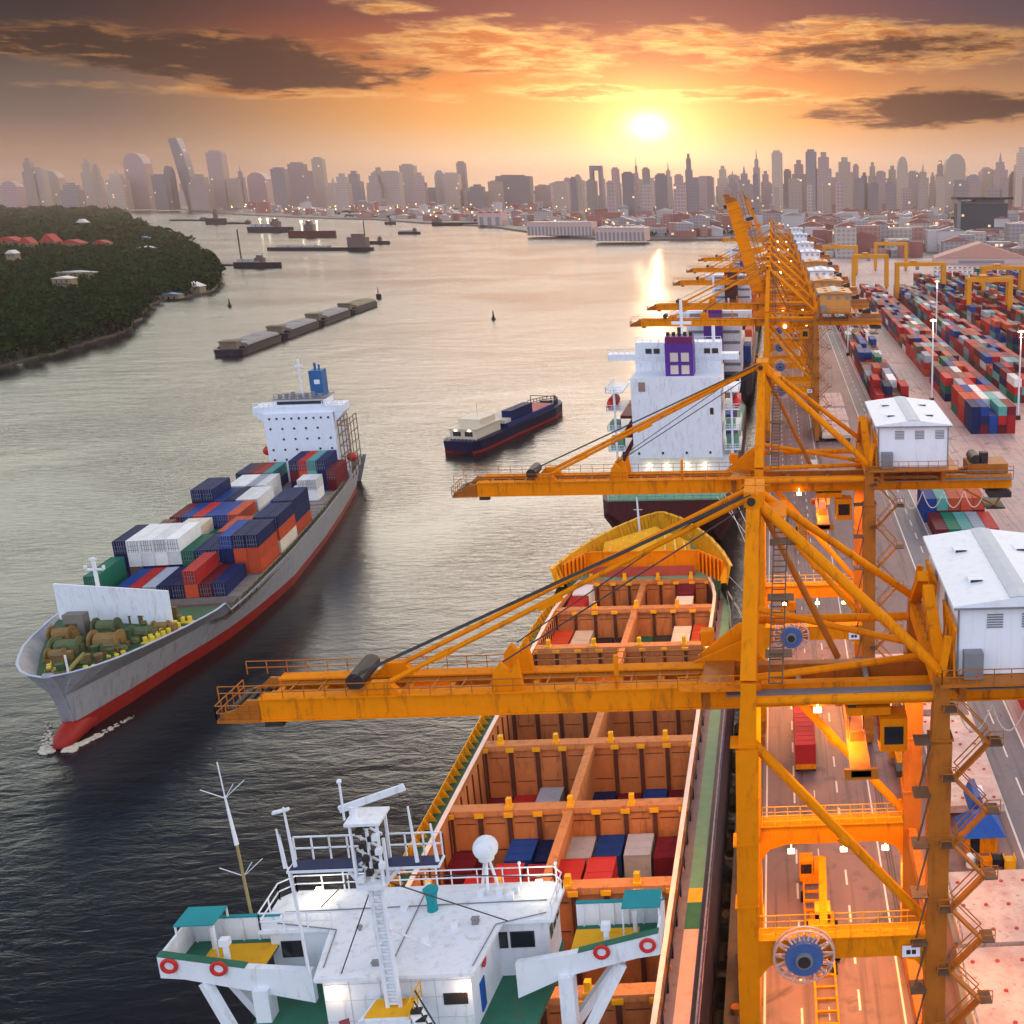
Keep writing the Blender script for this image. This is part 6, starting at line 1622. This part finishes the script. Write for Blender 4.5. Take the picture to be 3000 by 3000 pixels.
nb = [('blue', 'blue'), ('teal', 'maroon'), ('orange', 'maroon'), ('orange', 'red'), ('orange', 'maroon')]
for c, (t2, t1) in enumerate(nb):
    x = 31.4 + c * 2.56
    for k, col in enumerate((t1, t2)):
        container(col, x, 224, 3.01 + k * 2.6, 12.19, 2.44, 2.59, 0, f'{col} container, {"top" if k else "ground"} tier, {ORD[c]} column, far bay of block between white crane houses', 'small container block between the crane houses')
for c, col in enumerate(('maroon', 'green', 'teal', 'grey', 'red')):
    x = 31.9 + c * 2.56
    container(col, x, 210.5, 3.01, 12.19, 2.44, 2.59, 0, f'{col} container, {ORD[c]} column, near bay of the small block between white crane houses', 'small container block between the crane houses')
for c, col in enumerate(('orange', 'red', 'orange')):
    container(col, 69.5 + c * 2.56, 282, 3.01 + 2.6 * (c == 1), 12.19, 2.44, 2.59, 0, f'{col} container beyond the tail of the second crane, {ORD[c]} column', 'containers beyond the crane tail')
container('maroon', 69.5 + 2.56, 282, 3.01, 12.19, 2.44, 2.59, 0, 'maroon container under a red one beyond the second crane tail', 'containers beyond the crane tail')
for c, col in enumerate(('red', 'maroon', 'red')):
    container(col, 33.2 + c * 2.56, 128, 3.01, 12.19, 2.44, 2.59, 0, f'{col} container on the ground across the yard road from the pale hatch cover, {ORD[c]} column', 'containers across the yard road')
al = MB(); mats_ = []; 
for i, (col, mb) in enumerate(mass.items()):
    al.add(mb.v, mb.f, i); mats_.append(CCOL[col])
o = al.build('container_stacks', mats_); tag(o, 'dense mass of mixed colour container stacks filling the far yard', 'containers', kind='stuff')

# rubber tyred gantries over the stacks
RTGY = mat('gantry yellow paint', (.66, .26, .012), .45, var=.1)
def rtg(x0, x1, y, h, label):
    e = empty('yard_gantry', ((x0 + x1) / 2, y, 3), label, 'gantry crane', 'yellow gantry cranes over the container yard')
    for x in (x0, x1):
        for s in (-3.5, 3.5):
            mb = MB(); mb.bar((x, y + s, 4.4), (x, y + s * .8, h), 2.4, 1.8); mb.build('leg', RTGY, e)
        mb = MB(); mb.box(x - .5, x + .5, y - 4.6, y + 4.6, 3.9, 4.9)
        for s in (-4, -2.6, 2.6, 4): mb.tube((x - .3, y + s, 3.7), (x + .3, y + s, 3.7), .7, 10, 1)
        mb.build('wheel_beam', [RTGY, BLACK], e)
    mb = MB()
    for s in (-3.2, 3.2): mb.box(x0 - 1.2, x1 + 1.2, y + s - .7, y + s + .7, h, h + 2.1)
    mb.box(x0 - .8, x0 + .4, y - 2.7, y + 2.7, h + .1, h + 1.2); mb.box(x1 - .4, x1 + .8, y - 2.7, y + 2.7, h + .1, h + 1.2)
    mb.rail([(x0, y - 3.9, h + 2.1), (x1, y - 3.9, h + 2.1)], 1.1, 2.5, .06)
    mb.build('girder', RTGY, e)
    mb = MB(); xm = x0 + (x1 - x0) * .35; mb.box(xm - 2, xm + 2, y - 3.4, y + 3.4, h + 2.101, h + 3.4); mb.box(xm + 1, xm + 3, y - 4.8, y - 3, h - 2.2, h - .1, 1); mb.build('trolley', [RTGY, GREY], e)
rtg(102, 124, 600, 23, 'bright yellow yard gantry with broad legs standing over the stacks')
rtg(126, 150, 690, 23, 'yellow yard gantry just behind the bright broad legged one')
rtg(76, 105, 712, 24, 'orange yellow yard gantry over the row along the salmon lane')
rtg(55, 78, 800, 24, 'yellow yard gantry partly behind the tan crane houses')
rtg(40, 66, 930, 24, 'far yellow yard gantry beside the white crane houses')
rtg(86, 112, 980, 24, 'small far yard gantry in front of the red sheds')
# lamp masts
LAMPD = mat('dim lamp glass', (.7, .5, .35), .5, emit=(1, .6, .35), es=2.0)
def lampmast(x, y, h, label):
    e = empty('lamp_mast', (x, y, 3), label, 'lamp mast', 'tall lamp masts in the container yard')
    mb = MB(); mb.tube((x, y, 3), (x, y, h), .34, 8, 0, .16); mb.box(x - .7, x + .7, y - .7, y + .7, 3.0, 4.3, 1); mb.build('pole', [WSHIP, DARK], e)
    mb = MB(); mb.ring((x, y, h - .3), .8, .1, 'z', 12, 5); mb.bar((x - .8, y, h - .3), (x + .8, y, h - .3), .1); mb.bar((x, y - .8, h - .3), (x, y + .8, h - .3), .1); mb.build('crown_ring', WSHIP, e)
    mb = MB()
    for k in range(6): a = k * math.pi / 3; mb.box(x + .8 * math.cos(a) - .25, x + .8 * math.cos(a) + .25, y + .8 * math.sin(a) - .25, y + .8 * math.sin(a) + .25, h - .8, h - .45)
    mb.build('lamp', LAMPD, e)
    l = bpy.data.lights.new('lamp_light', 'POINT'); l.energy = 14000; l.color = (1, .42, .22); l.shadow_soft_size = 1.0
    o = bpy.data.objects.new('lamp_light', l); C.objects.link(o); o.parent = e; o.location = (0, 0, h - 5)
lampmast(50.5, 362, 30, 'pale lamp mast rising from the salmon lane beside the long container row')
lampmast(72.5, 331, 30, 'pale lamp mast in the lane behind the navy containers')
lampmast(74, 520, 30, 'pale lamp mast at the middle of the far lane')
lampmast(29.9, 470, 28, 'lamp mast beside the quay road near the tan crane houses')

# ================================================================== CITY
def facade(name, col, sx=3.4, sz=3.6, lit=.008):
    m = bpy.data.materials.new(name); m.use_nodes = True
    nt = m.node_tree; b = nt.nodes['Principled BSDF']
    ov = nt.nodes.new('ShaderNodeTexCoord').outputs['Object']
    s = nt.nodes.new('ShaderNodeSeparateXYZ'); nt.links.new(ov, s.inputs[0])
    oi = nt.nodes.new('ShaderNodeObjectInfo')
    hx_ = mth(nt, 'ADD', s.outputs[0], s.outputs[1])
    fx_ = mth(nt, 'FRACT', mth(nt, 'DIVIDE', hx_, sx * 2)); fz_ = mth(nt, 'FRACT', mth(nt, 'DIVIDE', s.outputs[2], sz * 2))
    win = mth(nt, 'MULTIPLY', mth(nt, 'GREATER_THAN', fx_, .35), mth(nt, 'GREATER_THAN', fz_, .42))
    k = mth(nt, 'ADD', .7, mth(nt, 'MULTIPLY', oi.outputs['Random'], .6))
    c = mixc(nt, 1.0, col, comb(nt, k, k, k), 'MULTIPLY')
    c = mixc(nt, win, c, tuple(q * .84 for q in col))  # window tone kept close to the wall's, part of the painted haze
    nt.links.new(c, b.inputs['Base Color']); b.inputs['Roughness'].default_value = .5
    cell_ = nt.nodes.new('ShaderNodeTexWhiteNoise'); nt.links.new(comb(nt, mth(nt, 'FLOOR', mth(nt, 'DIVIDE', hx_, sx * 2)), mth(nt, 'FLOOR', mth(nt, 'DIVIDE', s.outputs[2], sz * 2)), oi.outputs['Random']), cell_.inputs['Vector'])
    on = mth(nt, 'MULTIPLY', win, mth(nt, 'LESS_THAN', cell_.outputs['Value'], lit))
    b.inputs['Emission Color'].default_value = (1, .7, .38, 1)
    nt.links.new(mth(nt, 'MULTIPLY', on, 1.2), b.inputs['Emission Strength'])
    return m
FAC = [facade('facade grey', (.36, .27, .23)), facade('facade beige', (.44, .32, .25)), facade('facade mauve', (.36, .24, .22)), facade('facade slate', (.24, .19, .19))]  # pale tones put distance haze into the tower colours
HW = [facade('low facade beige', (.36, .29, .25), 2.5, 2.2, .03), facade('low facade grey', (.26, .22, .22), 2.5, 2.2, .03), facade('low facade brick', (.30, .15, .12), 2.5, 2.2, .03)]
rt = random.Random(12)
def tower(u0, u1, vt, Y, kind, label, group='hazy towers on the city skyline'):
    A = aty(u0, vt, Y); B2 = aty(u1, vt, Y); w = B2.x - A.x; xc = (A.x + B2.x) / 2; h = A.z
    d = min(max(w * .8, 18), 60)
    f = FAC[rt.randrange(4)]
    mb = MB()
    if kind == 'slant':
        mb.prismy([(xc + w * .15, 3), (xc + w * .9, 3), (xc + w * .35, h * .8), (xc + w * .05, h), (xc - w * .5, h * .985), (xc - w * .35, h * .8)], Y, Y + d)
    elif kind == 'set':
        mb.box(xc - w / 2, xc + w / 2, Y, Y + d, 3, h * .74); mb.box(xc - w * .34, xc + w * .34, Y + d * .15, Y + d * .85, h * .74, h * .92); mb.box(xc - w * .18, xc + w * .18, Y + d * .3, Y + d * .7, h * .92, h)
    elif kind == 'spire':
        mb.box(xc - w / 2, xc + w / 2, Y, Y + d, 3, h * .72); mb.box(xc - w * .3, xc + w * .3, Y + d * .2, Y + d * .8, h * .72, h * .84); mb.tube((xc, Y + d / 2, h * .84), (xc, Y + d / 2, h), w * .14, 6, 0, w * .02)
    elif kind == 'dome':
        mb.box(xc - w / 2, xc + w / 2, Y, Y + d, 3, h * .82)
        mb.prismy([(xc - w / 2, h * .82), (xc + w / 2, h * .82), (xc + w * .42, h * .91), (xc + w * .22, h * .985), (xc, h), (xc - w * .22, h * .985), (xc - w * .42, h * .91)], Y, Y + d)
    elif kind == 'arch':
        mb.box(xc - w / 2, xc - w * .2, Y, Y + d, 3, h * .9); mb.box(xc + w * .2, xc + w / 2, Y, Y + d, 3, h * .9); mb.box(xc - w / 2, xc + w / 2, Y + .5, Y + d - .5, h * .9, h); mb.box(xc - w * .2, xc + w * .2, Y + 1, Y + d - 1, 3, h * .4)
    else:
        mb.box(xc - w / 2, xc + w / 2, Y, Y + d, 3, h * .965); mb.box(xc - w * .36, xc + w * .3, Y + d * .2, Y + d * .8, h * .965, h)
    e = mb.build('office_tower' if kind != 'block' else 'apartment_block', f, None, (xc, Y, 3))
    return tag(e, label, 'tower', group)
named = {
 (490, 535, 403, 'slant'): 'tallest tower at the bend, leaning with a slanted top above the wood', (600, 645, 440, 'flat'): 'dark slab tower with flat top beside the slanted tower', (355, 415, 448, 'dome'): 'broad stepped tower with pointed shoulders, toward the wood', (910, 942, 460, 'flat'): 'thin slab tower standing alone past the twin blocks', (688, 705, 480, 'spire'): 'narrow pointed tower just past the dark slab', (1168, 1210, 480, 'flat'): 'dark block tower with flat crown above the lit far bank', (1335, 1360, 472, 'flat'): 'thin tower where the skyline dips before the sun', (1450, 1550, 512, 'flat'): 'wide low pink building below the glow', (1855, 1866, 458, 'spire'): 'needle spire just under the sun', (1725, 1762, 485, 'arch'): 'arched twin tower below the sun', (2772, 2830, 450, 'dome'): 'broad round topped tower among the towers past the cranes', (2205, 2225, 435, 'spire'): 'slim spire tower behind the raised crane boom', (2260, 2292, 440, 'flat'): 'dark flat tower just past the raised crane boom', (2360, 2392, 437, 'flat'): 'tall pale slab tower, one of a joined pair past the raised boom', (2390, 2436, 445, 'set'): 'stepped tower joined to the tall pale slab', (2450, 2500, 460, 'set'): 'broad dark stepped tower in the middle of the cluster', (2915, 2955, 445, 'spire'): 'pointed tower near the picture edge beyond the dark glass building', (2978, 3012, 430, 'set'): 'tall tower cut by the picture edge', (55, 88, 462, 'set'): 'stepped tower at the hazy far end of the skyline above the wood', (228, 262, 465, 'set'): 'square shouldered tower between hazy blocks over the wood'}
for (u0, u1, vt, k), lb_ in named.items(): tower(u0, u1, vt, 3300 if u0 > 1600 else 4100, k, lb_)
rest = [(0, 45, 530), (85, 120, 490), (118, 165, 500), (170, 220, 535), (262, 285, 480), (300, 352, 490), (320, 350, 520), (440, 480, 510), (475, 500, 485), (545, 600, 510), (660, 700, 522), (720, 775, 505), (790, 830, 490), (840, 885, 475), (885, 915, 500), (945, 990, 520), (975, 1015, 508), (1010, 1050, 500), (1070, 1110, 505), (1085, 1120, 490), (1115, 1165, 500), (1205, 1240, 505), (1270, 1300, 498), (1295, 1340, 505), (1365, 1420, 540), (1430, 1480, 525), (1560, 1610, 540), (1620, 1660, 530), (1680, 1702, 510), (1790, 1812, 490), (1822, 1850, 510), (1880, 1902, 490), (1915, 1940, 515), (1945, 1966, 475), (1975, 2000, 510), (2005, 2026, 450), (2040, 2090, 515), (2100, 2132, 485), (2130, 2160, 500), (2162, 2196, 485), (2228, 2256, 500), (2296, 2318, 495), (2320, 2360, 468), (2400, 2440, 505), (2500, 2516, 480), (2520, 2545, 505), (2545, 2568, 475), (2568, 2595, 500), (2600, 2630, 485), (2630, 2660, 458), (2662, 2690, 500), (2690, 2722, 480), (2725, 2742, 505), (2744, 2768, 470), (2835, 2872, 510), (2878, 2908, 490), (2958, 2985, 500)]
def zone(u): return 'on the bank beyond the wood' if u < 700 else ('above the lit far bank' if u < 1400 else ('under the sun glow' if u < 2150 else 'in the dense cluster past the cranes'))
KS = ['flat', 'set', 'flat', 'set', 'spire', 'dome']
for i, (u0, u1, vt) in enumerate(rest):
    tower(u0, u1, vt, (3100 + rt.random() * 500) if u0 > 1600 else (3700 + rt.random() * 600), KS[rt.randrange(6)], f'hazy mid height tower {zone(u0)}', f'hazy towers {zone(u0)}')
for i in range(56):
    u = 1650 + i * 24.4 + rt.uniform(-8, 8); w = rt.uniform(16, 40); v = rt.uniform(500, 556)
    tower(u, u + w, v, rt.uniform(2300, 3000) if i % 2 else rt.uniform(3700, 4300), 'block', f'pale lower block {zone(u)}', f'pale lower blocks {zone(u)}')
for i in range(44):
    u = -20 + i * 39 + rt.uniform(-14, 14); w = rt.uniform(24, 54); v = rt.uniform(528, 566)
    tower(u, u + w, v, rt.uniform(4700, 5600) if u < 900 else rt.uniform(4000, 4800), 'block', f'pale lower block {zone(u)}', f'pale lower blocks {zone(u)}')
# low city between the port and the towers
city = MB()
for i in range(3200):
    v = 575 + (rt.random() ** 1.4) * 190
    u = rt.uniform(280, 3050)
    p = at(u, v, 3)
    if p.y > 5200 or p.y < 1168 or not inside(p.x, p.y, SHORE) or not inside(p.x - 25, p.y - 18, SHORE): continue
    if p.x < 20 and p.y < 1660: continue
    w = rt.uniform(10, 34); d = rt.uniform(10, 26); h = rt.choice((6, 8, 9, 12, 14, 18, 26)) * rt.uniform(.8, 1.2)
    m = rt.randrange(5)
    city.box(p.x, p.x + w, p.y, p.y + d, 3, 3 + h, m)
    if rt.random() < .5: city.prismy([(p.x - .5, 3 + h), (p.x + w + .5, 3 + h), (p.x + w / 2, 3 + h + w * .16)], p.y - .5, p.y + d + .5, rt.choice((3, 4, 1)))
o = city.build('low_city', HW + [mat('pale city roof', (.48, .42, .40), .6, var=.2), mat('rust city roof', (.30, .12, .10), .6, var=.2)]); tag(o, 'sprawl of low houses and sheds between the port and the towers', 'city', kind='stuff')
tc_ = MB()
for i in range(420):
    v = 585 + rt.random() * 130; u = rt.uniform(300, 3020); p = at(u, v, 3)
    if p.y > 4600 or p.y < 1150 or not inside(p.x, p.y, SHORE) or not inside(p.x - 30, p.y - 15, SHORE) or (p.x < 25 and p.y < 1680): continue
    for k in range(3): crown(tc_, (p.x + k * 9, p.y + rt.uniform(-6, 6), 8), 8, 6, 16, 2.6)
o = tc_.build('city_trees', LEAF); tag(o, 'scattered dark tree clumps between the low city houses', 'trees', kind='stuff')
cl = MB(); cl2 = MB()
for i in range(950):
    u = rt.uniform(300, 2950) if i % 3 else rt.uniform(700, 1500); v = 580 + (rt.random() ** 1.3) * (80 if u < 1500 else 140); p = at(u, v, 3)
    if not inside(p.x, p.y, SHORE) or p.y > 5200: continue
    if p.x < 330 and p.y < 1100 and p.x > 0 and i % 2: continue
    r = p.y * .00034 * (rt.random() ** 1.6 + .25); z = rt.uniform(12, 26)
    (cl if i % 5 else cl2).sphere((p.x, p.y, z), r, 6, 4)
CLM = mat('sodium lights', (.9, .5, .2), .5, emit=(1, .48, .14), es=10); CLW = mat('white lights', (.9, .8, .7), .5, emit=(1, .8, .6), es=7)
o = cl.build('city_lights', CLM); tag(o, 'countless small orange lamps glowing over the low city', 'lights', kind='stuff')
o = cl2.build('city_lights', CLW); tag(o, 'scattered whiter lamps among the orange ones over the low city', 'lights', kind='stuff')
# sheds along the far bank and around the yard
SHED = mat('pink shed wall', (.55, .38, .33), .6, var=.2); SHEDR = mat('shed roof', (.5, .36, .34), .5, var=.2)  # pinkish wall and roof tones of the sheds
def shed(u0, u1, v, h, d, label, wm_=None, rm=None, bays=6, lit=False):
    A = at(u0, v, 3); B2 = at(u1, v, 3); L = (B2 - A).length; dv = (B2 - A).normalized()
    e = empty('warehouse', (0, 0, 3), label, 'warehouse')
    mb = MB(); mb.box(0, L, 0, d, 3, h); 
    mb.build('wall', wm_ or SHED, e, (0, 0, 3))
    mb = MB()
    for k in range(bays): x0 = L * k / bays; x1 = L * (k + 1) / bays; mb.prismy([(x0, h), (x1, h), ((x0 + x1) / 2, h + (x1 - x0) * .16)], -.6, d + .6)
    mb.build('roof', rm or SHEDR, e, (0, 0, 3))
    mb = MB()
    for k in range(bays): mb.box(L * (k + .25) / bays, L * (k + .75) / bays, -.12, -.02, 3.2, h * .72)
    mb.build('door', LAMPW if lit else GREY, e, (0, 0, 3))
    e.location = (A.x, A.y, 3); e.rotation_euler.z = math.atan2(dv.y, dv.x)
shed(1545, 1735, 690, 22, 40, 'long row of pale gabled sheds along the far bank below the sun', bays=18)
shed(1745, 1890, 706, 20, 40, 'second long row of gabled sheds on the far bank nearer the cranes', bays=12)
shed(1098, 1172, 592, 62, 60, 'brightly lit long shed glowing on the far bank', bays=5, lit=True)
shed(1400, 1470, 660, 26, 40, 'rust roofed shed on the far bank', rm=RROOF, bays=3)
shed(2740, 3010, 772, 8, 40, 'wide low terminal shed with rusty pink roof in front of the dark glass building', rm=mat('pink roof', (.5, .26, .2), .6), bays=1)
shed(2590, 2800, 700, 14, 50, 'grey roofed shed behind the yard gantries', rm=GREY, bays=4)
shed(2470, 2585, 722, 14, 40, 'red sided shed beyond the yard stacks', wm_=RED, bays=4)
shed(2600, 2700, 655, 20, 50, 'white roofed hall between yard and towers', rm=WROOF, bays=2)
e = empty('office_block', (272, 1520, 3), 'dark glass office block with overhanging roof slab beyond the yard', 'building')
mb = MB(); mb.box(240, 304, 1500, 1540, 3, 52); mb.build('wall', facade('dark glass facade', (.035, .04, .05), 2.5, 2.2, .04), e)
mb = MB(); mb.box(236, 310, 1495, 1545, 57, 60); mb.build('roof', DARK, e)
mb = MB(); mb.box(262, 300, 1504, 1536, 52, 57); mb.box(246, 262, 1504, 1536, 52, 54.5); mb.box(238, 242, 1497, 1501, 3, 57); mb.build('penthouse', GREY, e)
mb = MB(); mb.box(270, 300, 1499, 1499.9, 8, 22); mb.build('window', mat('teal glass', (.03, .12, .13), .1), e)
# parked cars as a far lot reads: small individual cars
rcar = random.Random(8)
proto = None
for i in range(36):
    u = 2740 + (i % 18) * 14.5; v = 790 + (i // 18) * 12; p = at(u, v, 3)
    if proto is None:
        mb = MB(); mb.box(-.9, .9, -2.2, 2.2, .35, .95); mb.loft([[(-.85, -1.4, .95), (.85, -1.4, .95), (.85, 1.6, .95), (-.85, 1.6, .95)], [(-.7, -.9, 1.5), (.7, -.9, 1.5), (.7, 1.1, 1.5), (-.7, 1.1, 1.5)]], 1)
        for yy in (-1.4, 1.4):
            for xx in (-.92, .72): mb.tube((xx, yy, .34), (xx + .2, yy, .34), .33, 8, 2)
        proto = mb.build('parked_car', [WSHIP, GLASS, BLACK]); o = proto
    else:
        o = proto.copy(); C.objects.link(o)
    o.location = (p.x, p.y, 3.0); o.rotation_euler.z = rcar.uniform(-.1, .1)
    o.scale = (1.3, 1.3, 1.3)
    tag(o, 'pale parked car in the lot between the yard gantries and the terminal shed', 'car', 'cars parked beyond the yard')
# mooring bollards on the quay edge
pb = None
for i, y in enumerate(range(60, 340, 20)):
    if pb is None:
        mb = MB(); mb.tube((-4.4, y, 3.35), (-4.4, y, 3.8), .28, 10); mb.tube((-4.4, y, 3.8), (-4.4, y, 4.0), .42, 10); pb = mb.build('quay_bollard', OR2, origin=(-4.4, y, 3.35)); o = pb
    else:
        o = pb.copy(); C.objects.link(o); o.location.y = y
    tag(o, 'mooring bollard on the edge of the quay between ship side and crane rail', 'bollard', 'mooring bollards along the quay edge')

# ================================================================== AIR
HAZE_TOP = max((o.matrix_basis @ Vector(c))[2] for o in bpy.data.objects if o.type == 'MESH' and o.parent is None for c in o.bound_box) + 3
print('haze top', HAZE_TOP)
hz = MB(); hz.box(-12600, 12600, -690, 12100, -1.5, HAZE_TOP)
hm = bpy.data.materials.new('haze air'); hm.use_nodes = True
nt = hm.node_tree; nt.nodes.clear()
oo = nt.nodes.new('ShaderNodeOutputMaterial'); pv = nt.nodes.new('ShaderNodeVolumePrincipled')
pv.inputs['Density'].default_value = HAZE_D; pv.inputs['Color'].default_value = (1.0, .72, .58, 1); pv.inputs['Anisotropy'].default_value = .2
nt.links.new(pv.outputs[0], oo.inputs['Volume'])
o = hz.build('haze', hm); tag(o, 'warm evening haze over river and city', 'haze', kind='stuff')
print('containers', NCONT[0])
